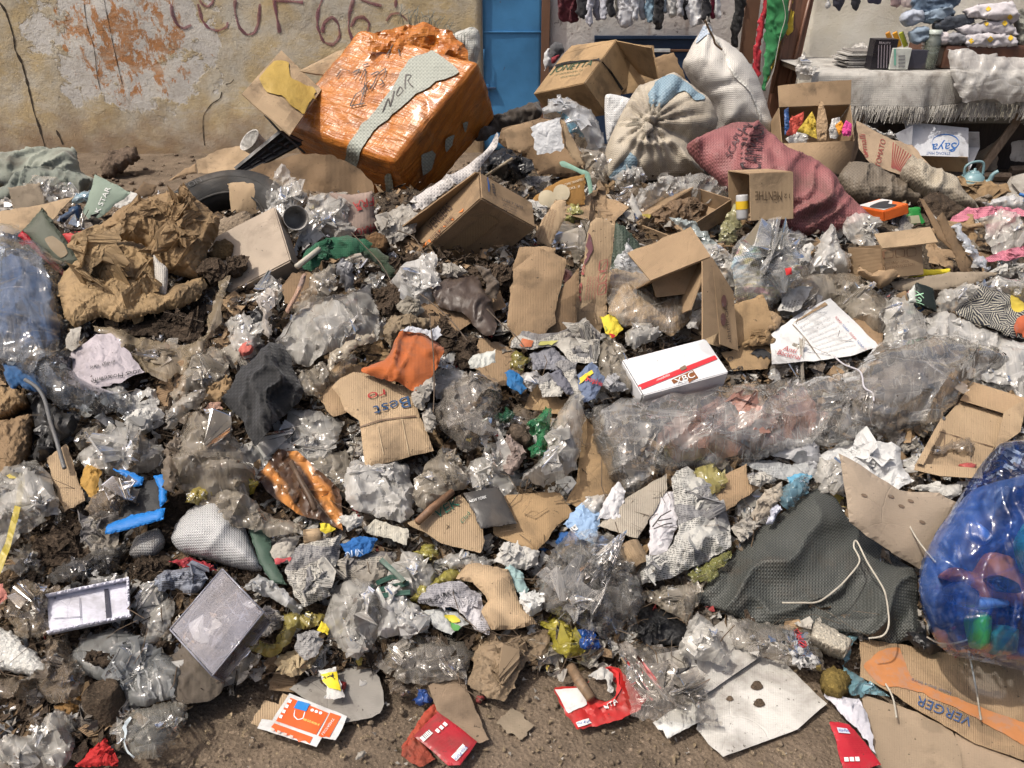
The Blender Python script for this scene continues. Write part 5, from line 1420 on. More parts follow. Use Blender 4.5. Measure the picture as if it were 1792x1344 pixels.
blob('beige_sack', 'torn beige sack trailing towards the kettle', 'sack', Z('D', (1145,905),(1200,825),(1290,870),(1430,930),(1465,1000),(1560,1105),(1450,1100),(1280,1040),(1170,965)), m_sack((.40,.35,.27),.35,70),Y=4.8,tilt=36,lift=0,puff=.12,back=.08,wr='cloth',amp=.04)
lump('root_tangle', 'dark brown tangle of roots before the beige sack', Z('D', (1235,1050),(1340,1010),(1440,1070),(1510,1120),(1420,1155),(1320,1170),(1265,1110)), MUD,Y=4.25,tilt=40,lift=0,puff=.08,amp=.03,cat='roots')
for k_ in range(130):
 p0=Z('D', (1250 + rs.rand() * 240,1040 + rs.rand() * 100))[0]
 P_=at_y([p0],4.22 - .05 * rs.rand())[0]
 d_=np.array([(rs.rand() - .5) * .2,-.03 * rs.rand(),(rs.rand() - .6) * .1])
 if k_ == 0: rt_ = bpy.data.objects['root_tangle']
 tube('root', np.array([P_, P_ + d_ * .5 + (0,-.02,.01), P_ + d_]),.0025, m_soil((.07,.045,.028), 'root'), rt_,seg=3)
ob_, opp, K=carton('orange_box', 'flat orange box with black and white lid on the burlap', 'box', Z('D', (1060,1108))[0], Z('D', (912,1080))[0], Z('D', (1188,1066))[0], Z('D', (1062,1156))[0], m_card((.72,.15,.03),.05,0,.5),Y=3.72,bury=.02,th=.004,warp=.002)
patch(opp['d0'], Z('D', (925,1076),(1050,1042),(1175,1062),(1060,1100)), m_flat((.62,.6,.58),.5), 'lid_print', .003,6)
patch(opp['d0'], Z('D', (985,1085),(1040,1060),(1090,1055),(1080,1070),(1130,1075),(1065,1095)), m_flat((.03,.03,.035),.5), 'black_print', .006,5, True)
board('black_tray', 'black and white open tray lying behind the orange box', Z('D', (940,1010),(1060,1005),(1085,1040),(960,1050)), m_card((.05,.05,.05),.1,0,.5),Y=4.3,tilt=35,cat='tray')
gb=board('green_pack', 'green blister pack right of the orange box', Z('D', (1175,1092),(1235,1086),(1262,1182),(1177,1188)), m_card((.03,.25,.05),.1,0,.4),Y=3.95,tilt=60,thick=.03,cat='packet')
patch(gb, Z('D', (1185,1130),(1240,1125),(1250,1165),(1190,1170)), m_flat((.35,.33,.22)), 'tablets', .004,5)
mr, mp, K=carton('menthe_carton', 'small open brown carton with mirrored mint lettering on the pink sack', 'carton', Z('D', (585,1142))[0], Z('D', (362,1152))[0], Z('D', (584,900))[0], None, CARD_P,Y=3.42,open_=('a1', 'd0'),frame=(80,8,.24))
mfp=panel('front_panel', K['100'], K['000'], K['010'], K['110'], CARD_L, mr, .006,.005)
stamp(mfp, 'MENTHE', Z('D', (525,1000))[0], Z('D', (385,1000))[0],(0,16), m_flat((.12,.08,.045),.8,wear=.2),off=.004)
stamp(mfp, '12', Z('D', (565,1012))[0], Z('D', (535,1012))[0],(0,8), m_flat((.12,.08,.045),.8),off=.004)
cano=K['100'] + np.array([-.02,.05,-.01])
can=empty('tin_can', cano, 'grey tin with yellow band leaning in the mint carton', 'tin')
lathe('can_wall', [(.001,0),(.024,0),(.026,.01),(.026,.10),(.024,.105),(.001,.105)], cano, (-.1,.2,.95), m_metal((.4,.4,.4),.2,.35), can,seg=24)
lathe('yellow_band', [(.0275,.045),(.0275,.08)], cano, (-.1,.2,.95), m_flat((.7,.45,.02)), can,seg=24)
film('yellow_film', 'pale yellow film strip hanging below the mint carton', Z('D', (265,1060),(330,1095),(315,1160),(270,1290),(180,1265),(235,1130)), m_film((.58,.56,.32),.6,.2,.15,(.9,.9,.7)),Y=3.5,tilt=55,lift=0,puff=.03,amp=.02,cat='plastic film')
kr, kp, K=carton('paper_carton', 'low open carton stuffed with crumpled brown paper in mid heap', 'carton', Z('C', (1130,1238))[0], Z('C', (938,1165))[0], Z('C', (1435,1040))[0], Z('C', (1135,1320))[0], CARD,Y=3.75,open_=('d0',),conv=(1,1,1),flaps=[('100', '110', Z('C', (900,1060))[0], Z('C', (835,1170))[0],.2)])
paper('kraft_ball', 'crumpled brown paper filling the low open carton', Z('C', (1020,1135),(1060,1080),(1130,1040),(1230,1030),(1310,1090),(1300,1150),(1210,1225),(1100,1205),(1030,1180)), KRAFT_D,Y=3.75,tilt=45,lift=.0,puff=.08,amp=.055,sp=4)
film('clear_bag', 'clear film sheet draped over the low paper filled carton', Z('C', (920,1065),(960,1000),(1050,950),(1150,930),(1280,905),(1400,960),(1455,985),(1400,1040),(1310,1085),(1180,1020),(1060,1045),(960,1120)), FILM_C,Y=3.85,tilt=40,lift=.02,puff=.06,back=.02,amp=.045)
pc_=board('white_card', 'small white card box with blue lettering standing by the low carton', Z('C', (893,1060),(914,1008),(962,1132),(934,1162)), CARD_W,Y=3.72,tilt=65,thick=.015,cat='card')
stamp(pc_, 'Pharma', Z('C', (918,1125))[0], Z('C', (945,1158))[0],(4,-4), INK_B,off=.004)
film('pale_blue_glove', 'pale blue dusty film across the front of the low carton', Z('C', (1110,1155),(1160,1140),(1240,1170),(1300,1215),(1367,1310),(1325,1332),(1230,1240),(1150,1190)), m_film((.50,.57,.56),.75,.25,.3),Y=3.55,tilt=50,lift=.02,puff=.03,amp=.02,cat='plastic film')
vr, vp, K=carton('juice_carton', 'large juice carton with orange stripe lying on its side mid heap', 'carton', Z('B', (1320,1035))[0], Z('B', (975,1344))[0], Z('B', (1602,1190))[0], Z('B', (1310,903))[0], CARD,Y=3.35,bury=.2,open_=('d1',),conv=(1,1,1),flaps=[('101', '001', Z('B', (1290,902))[0], Z('B', (862,1215))[0],.22)])
side=vp.get('b0');bot = vp.get('d0');end = vp.get('a0')
patch(side, Z('B', (1000,1300),(1315,1015),(1320,1040),(990,1344)), INK_O, 'orange_stripe', .004,6)
stamp(side, 'VERGERS', Z('B', (1072,1205))[0], Z('B', (1180,1085))[0],(-12,-8), m_flat((.05,.03,.025)),shear=.3,off=.005)
stamp(side, 'LECHE BON A BOIRE', Z('B', (1068,1262))[0], Z('B', (1185,1140))[0],(-5,-4), m_flat((.08,.04,.03)),off=.006)
patch(bot, Z('B', (1060,1344),(1345,1110),(1420,1150),(1180,1344)), m_card((.30,.21,.12),.2,.5), 'tape', .004,8)
stamp(end, 'LASER X PAPER', Z('B', (1425,1050))[0], Z('B', (1535,1100))[0],(1,-5), m_flat((.07,.06,.06)),off=.005)
for k_ in range(3): stamp(end, 'FRAGILE  CARTON', Z('B', (1425 + 4 * k_, 1066 + 14 * k_))[0], Z('B', (1500,1098 + 14 * k_))[0],(.5,-2.5), m_flat((.07,.06,.06)),off=.005)
for k_ in range(4): patch(end, Z('B', (1372 + k_ * 2,960 + k_ * 14),(1384 + k_ * 2,966 + k_ * 14),(1384 + k_ * 2,976 + k_ * 14),(1372 + k_ * 2,970 + k_ * 14)), m_flat((.08,.06,.05)), 'tick_box', .004,4)
stroke(end, Z('B', (1350,930),(1356,970),(1358,1005)),3, INK_B, 'blue_mark', .004)
blob('white_plastic', 'dirty white woven sheet wedged between the orange parcel and the juice carton', 'sack', Z('B', (905,1130),(960,1030),(1130,930),(1330,800),(1400,705),(1405,760),(1330,850),(1290,905),(1100,1020),(960,1130)), m_sack((.55,.52,.5),.2,70),Y=3.95,tilt=45,lift=0,puff=.01,wr='cloth',amp=.05,thick=.002,prof=.8,edgewr=1)
film('black_bag', 'crumpled black bag lying above the juice carton', Z('C', (115,865),(160,785),(230,768),(320,800),(400,868),(380,915),(300,965),(200,925),(130,930)), BLACKBAG,Y=3.9,tilt=50,lift=0,puff=.1,amp=.035)
tube('stick', at_y(Z('C', (150,920),(220,872),(290,828)),3.68),.007, m_wood((.3,.24,.16), 'dry_stick'), None, 'thin pale stick sticking out of the black bag', 'stick')
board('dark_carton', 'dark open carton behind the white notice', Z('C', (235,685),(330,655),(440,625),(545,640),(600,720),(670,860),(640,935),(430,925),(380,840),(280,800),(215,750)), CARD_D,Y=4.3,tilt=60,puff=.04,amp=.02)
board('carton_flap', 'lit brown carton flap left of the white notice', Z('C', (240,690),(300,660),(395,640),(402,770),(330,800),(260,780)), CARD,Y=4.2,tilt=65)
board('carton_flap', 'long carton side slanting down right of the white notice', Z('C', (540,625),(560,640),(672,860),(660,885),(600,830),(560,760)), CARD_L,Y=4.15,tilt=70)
rag('dark_rag', 'dark brown ragged sheet above the carton with the notice', Z('C', (40,700),(120,640),(260,580),(350,545),(430,530),(440,600),(400,640),(300,650),(220,680),(160,740),(90,740)), m_cloth((.05,.038,.028),.4),Y=4.6,tilt=50,lift=0,puff=.08,amp=.05,wr='paper')
wn_=paper('white_notice', 'white sheet of squared paper on the dark carton', Z('C', (385,665),(440,640),(538,617),(562,780),(480,800),(412,806)), m_paper((.72,.73,.74),.05),Y=4.1,tilt=68,lift=.01,amp=.003,puff=.005)
op_=board('printed_board', 'orange brown printed panel with pale discs below the dark carton', Z('C', (395,1045),(470,985),(560,940),(665,920),(665,1075),(560,1075),(410,1112)), m_card((.35,.19,.06),.2),Y=3.75,tilt=60)
for cx, cy, rr in ((470,1040,46),(545,1010,44)):
 patch(op_, Z('C', *[(cx + rr * math.cos(a), cy + rr * math.sin(a)) for a in np.linspace(0,6.0,16)]), m_flat((.5,.43,.3),.8,wear=.4), 'pale_disc', .004 + (cx - 470) * .00003,6)
stamp(op_, 'COPIE TRANSFERT', Z('C', (560,975))[0], Z('C', (662,942))[0],(0,-4), m_flat((.55,.5,.4)),off=.005)
stamp(op_, 'EXL II', Z('C', (580,995))[0], Z('C', (640,980))[0],(0,-4), m_flat((.55,.5,.4)),off=.005)
blob('green_strap', 'pale green strap arching over the orange brown panel', 'strap', Z('C', (535,850),(560,845),(640,885),(692,912),(722,1090),(702,1096),(672,935),(600,890),(545,872)), m_plastic((.25,.42,.32),.4,.1),Y=3.68,tilt=65,lift=.02,puff=.004,amp=.002,thick=.002,wr='soft',sp=4)
film('yellow_bag', 'pale yellow bag under the orange brown panel', Z('C', (558,1100),(610,1070),(680,1098),(665,1140),(585,1175),(560,1150)), m_film((.60,.58,.22),.65,.2,.1,(.9,.9,.6)),Y=3.5,tilt=50,lift=0,puff=.06)
st_=board('printed_strip', 'narrow carton strip with printed columns right of the juice carton', Z('C', (398,1255),(450,1150),(510,1058),(562,1055),(562,1150),(520,1230),(488,1305)), CARD_L,Y=3.35,tilt=55,puff=.01)
for k_ in range(4): stamp(st_, 'THRESHOLD CAUTION NOTICE', Z('C', (425 + k_ * 17,1250 + k_ * 4))[0], Z('C', (480 + k_ * 13,1090 + k_ * 4))[0],(-2.6,-1), INK_BR,off=.005)
sb_=empty('torn_box', heap_hit([(905,560)])[0], 'torn brown box with flaps spread below the juice carton', 'carton')
for pts, yy in (([(235,388),(300,180),(325,95),(520,98),(500,190),(440,322),(410,330),(330,345)],3.2),([(265,600),(410,400),(420,330),(440,330),(400,520),(320,640)],3.1),([(395,590),(410,490),(600,540),(590,570)],3.05),([(330,100),(400,62),(490,95),(480,120),(350,112)],3.28)):
 blob('box_side', None, None, Z('G', *pts), CARD,Y=yy,tilt=62,lift=0,puff=.01,thick=.005,wr='card',amp=.012,round_=False,jag=2,parent=sb_)
lump('tissue_ball', 'white stained tissue lump in the torn brown box', Z('G', (355,270),(385,222),(450,245),(445,295),(410,315),(360,295)), WHITE_D,Y=3.05,tilt=60,lift=0,puff=.04,wr='paper',cat='tissue')
film('brown_film', 'brownish film scrap in the torn brown box', Z('G', (350,200),(400,150),(475,140),(450,200),(390,230)), FILM_D,Y=3.08,tilt=60,lift=0,puff=.02)
tcp=board('tall_carton', 'tall narrow carton side with red stamps standing in mid heap', Z('G', (600,520),(640,330),(670,80),(690,-15),(740,-60),(822,-10),(800,200),(745,552),(660,530)), CARD_L,Y=3.05,tilt=66,thick=.006)
stamp(tcp, 'JB B', Z('G', (640,380))[0], Z('G', (672,190))[0],(-7,-1), m_flat((.38,.08,.08)),off=.006)
for k_ in range(4): stamp(tcp, 'MANUFACTURED FOR IMPORT', Z('G', (672 + 16 * k_, 375 - 2 * k_))[0], Z('G', (690 + 14 * k_, 250))[0],(-2.4,-.3), m_flat((.30,.06,.06)),off=.006)
for k_ in range(3):
 y0=170 + k_ * 62;x0 = 745 - k_ * 4
 stroke(tcp, Z('G', (x0, y0),(x0 + 38, y0 - 8),(x0 + 34, y0 + 44),(x0 - 4, y0 + 50),(x0, y0)),1.4, m_flat((.38,.08,.08)), 'handling_mark', .006,3)
 stroke(tcp, Z('G', (x0 + 6, y0 + 40),(x0 + 30, y0 + 4)),1.4, m_flat((.38,.08,.08)), 'handling_mark', .006,3)
patch(tcp, Z('G', (655,150),(690,20),(700,40),(705,140),(670,190)), m_flat((.16,.07,.08),.9,wear=.4), 'stain', .006,5, True, 3)
rag('red_rag', 'dark red rag in the hollow beside the tall panel', Z('G', (470,290),(520,200),(600,230),(620,320),(560,330)), m_cloth((.10,.02,.02),.3),Y=3.2,tilt=60,lift=0,puff=.04)
film('wrapper', 'green and white wrapper in the hollow left of the tall panel', Z('G', (500,320),(540,290),(590,330),(640,430),(620,500),(590,530),(570,470),(520,420)), m_film((.22,.28,.22),.6,.15,.3),Y=3.1,tilt=60,lift=0,puff=.04,cat='wrapper')
film('orange_wrapper', 'orange wrapper end in the hollow left of the tall panel', Z('G', (590,395),(640,400),(648,450),(610,530),(595,520)), m_plastic((.40,.09,.02),.35,.2),Y=3.02,tilt=60,lift=0,puff=.03,cat='wrapper')
# ------------------------------------------------------------------ upper right of the heap
rag('dark_green_sack', 'dark green sack behind the white lettered bag', Z('G', (800,250),(815,60),(830,-20),(900,30),(960,110),(930,250),(850,270)), m_sack((.05,.07,.05),.3,80),lift=.03)
al=film('lettered_bag', 'white bag with bold black lettering left of the open shoe carton', Z('G', (818,215),(850,130),(885,68),(940,190),(970,275),(900,280),(820,252)), m_film((.62,.63,.64),.85,.25,.2),lift=.06,puff=.04)
stamp(al, 'ALAN', Z('G', (870,235))[0], Z('G', (882,145))[0],(-8,-1), INK_K,off=.006)
stamp(al, 'MAF', Z('G', (905,250))[0], Z('G', (912,180))[0],(-8,-1), INK_K,off=.006)
sh, shp, K=carton('shoe_carton', 'tall open brown carton with raised flap in mid heap', 'carton', Z('G', (1010,272))[0], Z('G', (1325,148))[0], Z('G', (900,560))[0], None, CARD_P,lift=.3,open_=('d0', 'b1', 'a0'),frame=(58,14,.22),bury=.25,
    flaps=[('000', '100', Z('G', (1222,-5))[0], Z('G', (890,130))[0],.4)])
q=[K['100'], K['110'], K['111'], K['101']]
sa_=at_plane(Z('G', (1330,150),(1440,330),(1468,640),(1372,605),(1365,545),(1280,585)), K['100'], tilt_n(62,38))
so=panel('outer_side', sa_[3], sa_[2], sa_[1], sa_[0], CARD, sh, .005,.004)
si=panel('inner_side', sa_[5], sa_[4], sa_[0], sa_[0] + (sa_[5] - sa_[4]) * .6, CARD_P, sh, .005,.004)
stamp(so, 'IMMKOR', Z('G', (1425,575))[0], Z('G', (1405,400))[0],(-5,1), m_flat((.1,.06,.04)),off=.005)
for k_ in range(2): patch(so, Z('G', *[(1390 + 14 * math.cos(a) - k_ * 4,380 + k_ * 95 + 34 * math.sin(a)) for a in np.linspace(0,5.8,10)]), m_flat((.13,.06,.05),.8,wear=.4), 'round_mark', .004,5)
ib_=at_plane(Z('G', (1015,278),(1322,152),(1300,330),(1040,360)), K['000'] + np.array([0,.12,0]), tilt_n(62,14))
panel('inner_back', ib_[3], ib_[2], ib_[1], ib_[0], CARD_P, sh, .005,.004)
board('bottom_flap', None, Z('G', (1250,582),(1360,548),(1362,655),(1300,640)), CARD_L,lift=.12,parent=sh)
pk=paper('wrapped_package', 'brown paper package in clear film inside the open carton', Z('G', (775,265),(900,272),(1050,275),(1200,292),(1232,350),(1205,500),(1110,592),(1010,555),(880,545),(790,490)), m_paper((.46,.33,.2),.1,fold=1.2),lift=.12,puff=.09,amp=.012,wr='kraft',extra=0,cat='package',round_=True)
film('clear_film', 'glossy film skin round the brown paper package', Z('G', (765,255),(900,258),(1060,262),(1215,285),(1245,350),(1215,520),(1110,600),(1010,565),(880,555),(780,500)), m_film((.8,.77,.7),.10,.10,.05),lift=.15,puff=.09,back=0,amp=.008,cat='plastic film',extra=0)
film('clear_sleeve', 'twisted clear sleeve beside the wrapped package', Z('G', (1195,500),(1215,350),(1230,270),(1312,188),(1315,215),(1270,290),(1235,350),(1285,450),(1245,575),(1185,570)), FILM_M,lift=.17,puff=.04,amp=.02,cat='plastic film')
xr, xp, K=carton('white_box', 'flat white box with red stripe and brown square mark', 'box', Z('G', (970,872))[0], Z('G', (1417,752))[0], Z('G', (862,690))[0], None, m_card((.72,.72,.73),.12,.1,.5),lift=.16,frame=(24,0,.07),bury=.1,th=.003,warp=.002)
xt=xp['d0']
patch(xt, Z('G', (930,826),(1370,655),(1385,674),(945,852)), RED, 'red_stripe', .003,3)
patch(xt, Z('G', (1118,795),(1232,742),(1260,782),(1145,833)), m_flat((.22,.075,.02),.5,wear=.05), 'brown_mark', .003,6)
stamp(xt, 'XBC', Z('G', (1146,824))[0], Z('G', (1244,779))[0],(-5,-10), INK_W,off=.006)
stamp(xt, 'VERY EASY', Z('G', (1165,842))[0], Z('G', (1265,800))[0],(-1,-3.4), INK_K,off=.004)
stamp(xt, 'mobilia', Z('G', (1042,803))[0], Z('G', (1110,775))[0],(-1,-4), INK_W,off=.006,shear=.3)
patch(xt, Z('G', (1160,735),(1190,718),(1200,735),(1172,750)), m_flat((.2,.14,.09)), 'tape_scrap', .006,5)
do=board('lettered_board', 'torn brown board with black hand mark right of the white box', Z('G', (1375,672),(1440,655),(1500,632),(1600,628),(1672,640),(1640,700),(1610,752),(1440,765)), CARD_T,lift=.07)
stamp(do, 'DO', Z('G', (1395,712))[0], Z('G', (1445,690))[0],(-3,-7), INK_K,off=.005)
stamp(do, 'DD', Z('G', (1440,762))[0], Z('G', (1495,738))[0],(-3,-7), INK_K,off=.005)
patch(do, Z('G', (1530,660),(1560,635),(1600,632),(1640,660),(1632,690),(1615,670),(1600,685),(1585,668),(1570,680),(1555,665)), INK_K, 'hand_mark', .005,5)
lump('torn_cardboard', 'lump of torn cardboard between the board and the anti bacterial sheet', Z('G', (1560,480),(1620,465),(1680,500),(1660,560),(1600,570),(1570,520)), CARD,lift=.1,puff=.05,wr='paper',cat='cardboard')
paper('kraft_scrap', 'torn brown paper standing over the lettered board', Z('G', (1470,640),(1530,600),(1580,525),(1640,590),(1672,632),(1600,640),(1540,650)), KRAFT,lift=.10,puff=.05,amp=.03)
ab=board('soap_carton', 'flattened white soap carton with red script lettering', Z('H', (455,592),(515,545),(580,500),(670,450),(765,400),(890,520),(1012,650),(880,690),(740,712),(600,725),(468,742)), m_card((.70,.70,.69),.25,.1,.55),lift=.10,amp=.010)
stamp(ab, 'Anti', Z('H', (525,640))[0], Z('H', (600,660))[0],(2,-9), INK_R,shear=.3,off=.006)
stamp(ab, 'Bacterial', Z('H', (498,662))[0], Z('H', (620,692))[0],(2,-9), INK_R,shear=.3,off=.006)
patch(ab, Z('H', (470,735),(490,705),(560,700),(640,712),(600,722),(500,715)), m_flat((.05,.2,.5)), 'blue_swoosh', .006,5)
patch(ab, Z('H', (500,735),(560,712),(620,718),(560,725)), INK_R, 'red_swoosh', .008,5)
stroke(ab, Z('H', (580,505),(640,570),(690,640),(740,705)),1.6, m_flat((.25,.2,.15)), 'fold_crease', .005)
for k_ in range(9):
 stamp(ab, 'washing hands gently ' * 2, Z('H', (530 + k_ * 22,575 + k_ * 10))[0] if 0 else Z('H', (600 + k_ * 16,505 + k_ * 19))[0], Z('H', (735 + k_ * 22,420 + k_ * 24))[0],(-.6,-2.4), m_flat((.45,.43,.42)),off=.005)
for k_ in range(5):
 stamp(ab, 'SOAP', Z('H', (800 + k_ * 38,470 + k_ * 42))[0], Z('H', (830 + k_ * 38,505 + k_ * 42))[0],(3,-2.5), INK_R if k_ % 2 == 0 else INK_B,off=.006)
patch(ab, Z('H', (580,500),(600,485),(750,388),(765,402)), CARD_P, 'brown_edge', .004,6)
PASTEL=m_film((.60,.60,.60),.4,.16,.1)
def pastel():
 t=NT('pastel_stripes')
 uv=t.uv(1,1,.9)
 w=t.noise(t.uv(7,26,.9),1.0,2)
 cr_=t.n.new('ShaderNodeValToRGB')
 e=cr_.color_ramp.elements
 e[0].position = .3;e[0].color = (.55,.30,.34,1);e[1].position = .7;e[1].color = (.35,.52,.42,1)
 for p_, c__ in ((.42,(.62,.58,.30,1)),(.5,(.66,.64,.62,1)),(.58,(.32,.44,.56,1))):
  x_=e.new(p_);x_.color = c__
 t.l.new(w, cr_.inputs[0])
 ck=t.node('TexChecker', None,Vector=t.uv(1,1,.5),Scale=190.0).outputs[1]
 c=t.mix(t.math('MULTIPLY', ck, t.ramp(t.noise(t.uv(4,4),1.0,1),.5,.55,0,.6)), cr_.outputs[0],(.08,.09,.1))
 return t.done(t.pbsdf(Base__Color=c,Roughness=.8,Normal=t.bump(t.noise(t.uv(12,30),1.0,4),.7,.01)))
pb_o=Z('H', (240,205),(262,130),(300,70),(390,40),(480,75),(520,65),(580,95),(650,180),(672,250),(600,300),(520,375),(450,440),(380,475),(310,452),(268,335))
rag('pastel_cloth', 'pastel striped netting packed inside the tied clear bag', Z('H', (258,210),(300,100),(390,60),(470,110),(560,140),(620,220),(560,300),(450,410),(370,440),(300,400),(275,320)), pastel(),lift=.03,puff=.11,amp=.03)
kb_=Z('H', (500,95))[0]
pbg=film('tied_bag', 'clear bag of pastel netting tied in a knot, red tag on it', pb_o, m_film((.70,.70,.68),.2,.14,.08),lift=.07,puff=.15,back=.04,amp=.02,knot=[(kb_[0], kb_[1],15,.04)])
lump('knot', None, Z('H', (475,85),(490,65),(525,68),(530,95),(510,115),(485,110)), FILM_M,lift=.2,puff=.03,parent=pbg)
patch(pbg, Z('H', (540,210),(575,204),(580,235),(548,243)), m_flat((.6,.03,.03)), 'red_tag', .004,5)
film('clear_bag', 'peaked clear bag right of the tied pastel bag', Z('H', (655,240),(690,120),(735,40),(760,-5),(785,10),(800,60),(850,130),(885,195),(865,245),(760,250)), FILM_M,lift=.06,puff=.12,knot=[(*Z('H', (775,20))[0],11,.03)])
film('clear_bag', 'low clear bag behind the peaked bag under the pink sack', Z('H', (480,50),(560,10),(640,40),(690,80),(640,120),(560,100)), FILM,lift=.05,puff=.07)
paper('white_cup_lid', 'white folded card between the two tied clear bags', Z('H', (572,165),(640,112),(668,130),(640,190),(600,215)), WHITE,lift=.16,puff=.01,cat='card')
film('dusty_bag', 'clear bag dirty with soil behind the soap carton', Z('H', (490,425),(560,345),(640,290),(740,238),(860,248),(1000,320),(1065,400),(1050,640),(900,505),(780,405),(640,480),(500,485)), FILM_D,lift=.06,puff=.10,back=.03,amp=.025)
nt=paper('paper_label', 'white hand written label tilted on the dusty bag', Z('H', (487,482),(510,420),(542,365),(610,350),(665,360),(630,420),(590,482)), WHITE,lift=.15,amp=.006,puff=.01)
for k_, s_ in enumerate(('LE', 'THEIR HANDS', 'NYS MERCI', 'CODE', 'QUALITE')): stamp(nt, s_, Z('H', (510 + k_ * 10,440 + k_ * 8 - 5))[0] if 0 else Z('H', (508 + k_ * 18,470 - k_ * 2))[0], Z('H', (548 + k_ * 18,385 - k_ * 2))[0],(-2.5,-1), INK_K,off=.005)
board('cardboard_scrap', 'dirty brown board scrap right of the soap carton', Z('H', (880,500),(985,470),(1035,520),(1040,640),(1010,640)), CARD_D,lift=.08)
qr, qp, K=carton('cube_carton', 'small brown carton with handling marks under the orange box', 'carton', Z('H', (1062,262))[0], Z('H', (1268,240))[0], Z('H', (1050,105))[0], None, CARD_P,lift=.10,open_=('b1',),bury=.1,frame=(74,18,.2))
qf=qp['d0']
fa=at_plane(Z('H', (1050,105),(1342,72),(1300,-8),(1008,30)), K['010'], tilt_n(35))
panel('top_flap', fa[0], fa[1], fa[2], fa[3], CARD_L, qr, .005,.005)
cover_px(to_px(fa))
for k_ in range(3): stroke(qf, Z('H', (1060 + 60 * k_, 155 - 5 * k_),(1102 + 60 * k_, 150 - 5 * k_),(1100 + 60 * k_, 112 - 5 * k_),(1058 + 60 * k_, 117 - 5 * k_),(1060 + 60 * k_, 155 - 5 * k_)),1.2, INK_BR, 'handling_mark', .004,3)
stamp(qf, 'QTY:340g*12PCS', Z('H', (1052,192))[0], Z('H', (1185,175))[0],(0,-4), INK_BR,off=.004)
stamp(qf, 'MEAS:26X27X22.5CM', Z('H', (1050,215))[0], Z('H', (1215,192))[0],(0,-4), INK_BR,off=.004)
board('torn_kraft', 'torn brown paper curl left of the cube carton foot', Z('H', (890,260),(900,220),(970,260),(1080,210),(1115,230),(1110,270),(1060,310),(1010,330),(960,290)), CARD_P,lift=.1,puff=.04,amp=.03)
lcr=empty('long_carton', heap_hit(Z('H', (1350,300)))[0], 'long flattened carton spread open at the right edge', 'carton')
for pts, lf_, mt in (([(1080,292),(1200,270),(1380,245),(1560,235),(1640,245),(1500,300),(1350,330),(1110,335)],.06, CARD_G),([(1300,-30),(1330,-60),(1400,60),(1480,190),(1460,235),(1420,235),(1360,100)],.16, CARD_D)):
 blob('carton_side', None, None, Z('H', *pts), mt,lift=lf_,puff=.01,thick=.006,wr='card',amp=.012,parent=lcr,round_=False,jag=2,tilt=None if lf_ < .1 else 62)
blob('carton_side', None, None, Z('D', (1235,1045),(1260,1055),(1350,1200),(1500,1344),(1440,1344),(1330,1250)), CARD_D,lift=.05,puff=.01,thick=.006,wr='card',amp=.012,parent=lcr,round_=False,tilt=58)
blob('carton_side', None, None, Z('D', (1340,1170),(1480,1195),(1600,1165),(1850,1200),(1850,1240),(1600,1200),(1470,1215)), CARD,lift=.12,puff=.01,thick=.006,wr='card',amp=.012,parent=lcr,round_=False,tilt=55)
PIN=m_sack((.60,.22,.28),.1,110,(.44,.12,.18))
rag('pink_checked_cloth', 'pink checked cloth laid along the top of the long carton', Z('D', (1372,1188),(1460,1118),(1640,1118),(1840,1145),(1840,1178),(1600,1160),(1440,1190)), PIN,lift=.14,puff=.0,tilt=45,extra=3)
rag('pink_checked_cloth', 'pink checked cloth trailing inside the long carton', Z('H', (1530,185),(1640,142),(1840,85),(1840,150),(1620,192)), PIN,lift=.1,puff=.0,extra=3)
film('grey_wrap', 'white plastic sack lying behind the pink checked cloth', Z('D', (1545,1090),(1650,1050),(1850,1040),(1850,1130),(1650,1115)), m_film((.7,.7,.7),.8,.3,.1),lift=.08,puff=.06,tilt=40)
tube('blue_tape', at_y(Z('D', (1720,1050),(1760,1065),(1850,1085)),3.95) + np.array([0,-.06,.05]),.008, m_plastic((.03,.15,.45)), None, 'blue strap across the white sack at the right edge', 'strap')
cu_=heap_hit(Z('D', (1560,1295)))[0] + (0,-.02,.08)
rcp=empty('red_cup', cu_, 'dark red plastic cup lying in the long carton', 'cup')
lathe('cup_wall', [(.001,0),(.035,0),(.036,.005),(.048,.11),(.05,.112),(.046,.11),(.034,.01),(.001,.01)], cu_, (.85,-.3,.25), m_plastic((.22,.02,.025),.4,.2), rcp,seg=24)
film('silver_wrap', 'silver white wrap sticking out of the long carton', Z('H', (1370,25),(1405,10),(1460,95),(1577,235),(1535,248),(1450,165)), m_film((.62,.66,.72),.8,.12,.05),lift=.16,puff=.03,amp=.01,cat='wrapper',tilt=55)
yb=board('yellow_box', 'flat yellow box in the mouth of the long carton', Z('H', (1162,276),(1220,234),(1380,232),(1382,255)), m_card((.72,.58,.04),.05,0,.5),lift=.1,thick=.015,cat='box')
rx=empty('black_green_pack', heap_hit(Z('H', (1240,468)))[0], 'small black pack with green lettering below the long carton', 'packet')
rxf=board('pack_front', None, Z('H', (1205,308),(1292,332),(1306,450),(1212,412)), m_card((.015,.02,.018),.02,0,.4),lift=.10,parent=rx,amp=.001,thick=.04)
rxl=board('pack_side', None, Z('H', (1163,352),(1203,308),(1210,412),(1168,400)), m_card((.5,.52,.5),.05,0,.4),lift=.098,parent=rx,amp=.001,thick=.03)
stamp(rxf, 'reloX', Z('H', (1236,425))[0], Z('H', (1226,322))[0],(13,5), m_flat((.35,.62,.42)),off=.004)
stamp(rxl, 'XS', Z('H', (1168,370))[0], Z('H', (1190,340))[0],(2,-7), m_flat((.4,.03,.03)),off=.004)
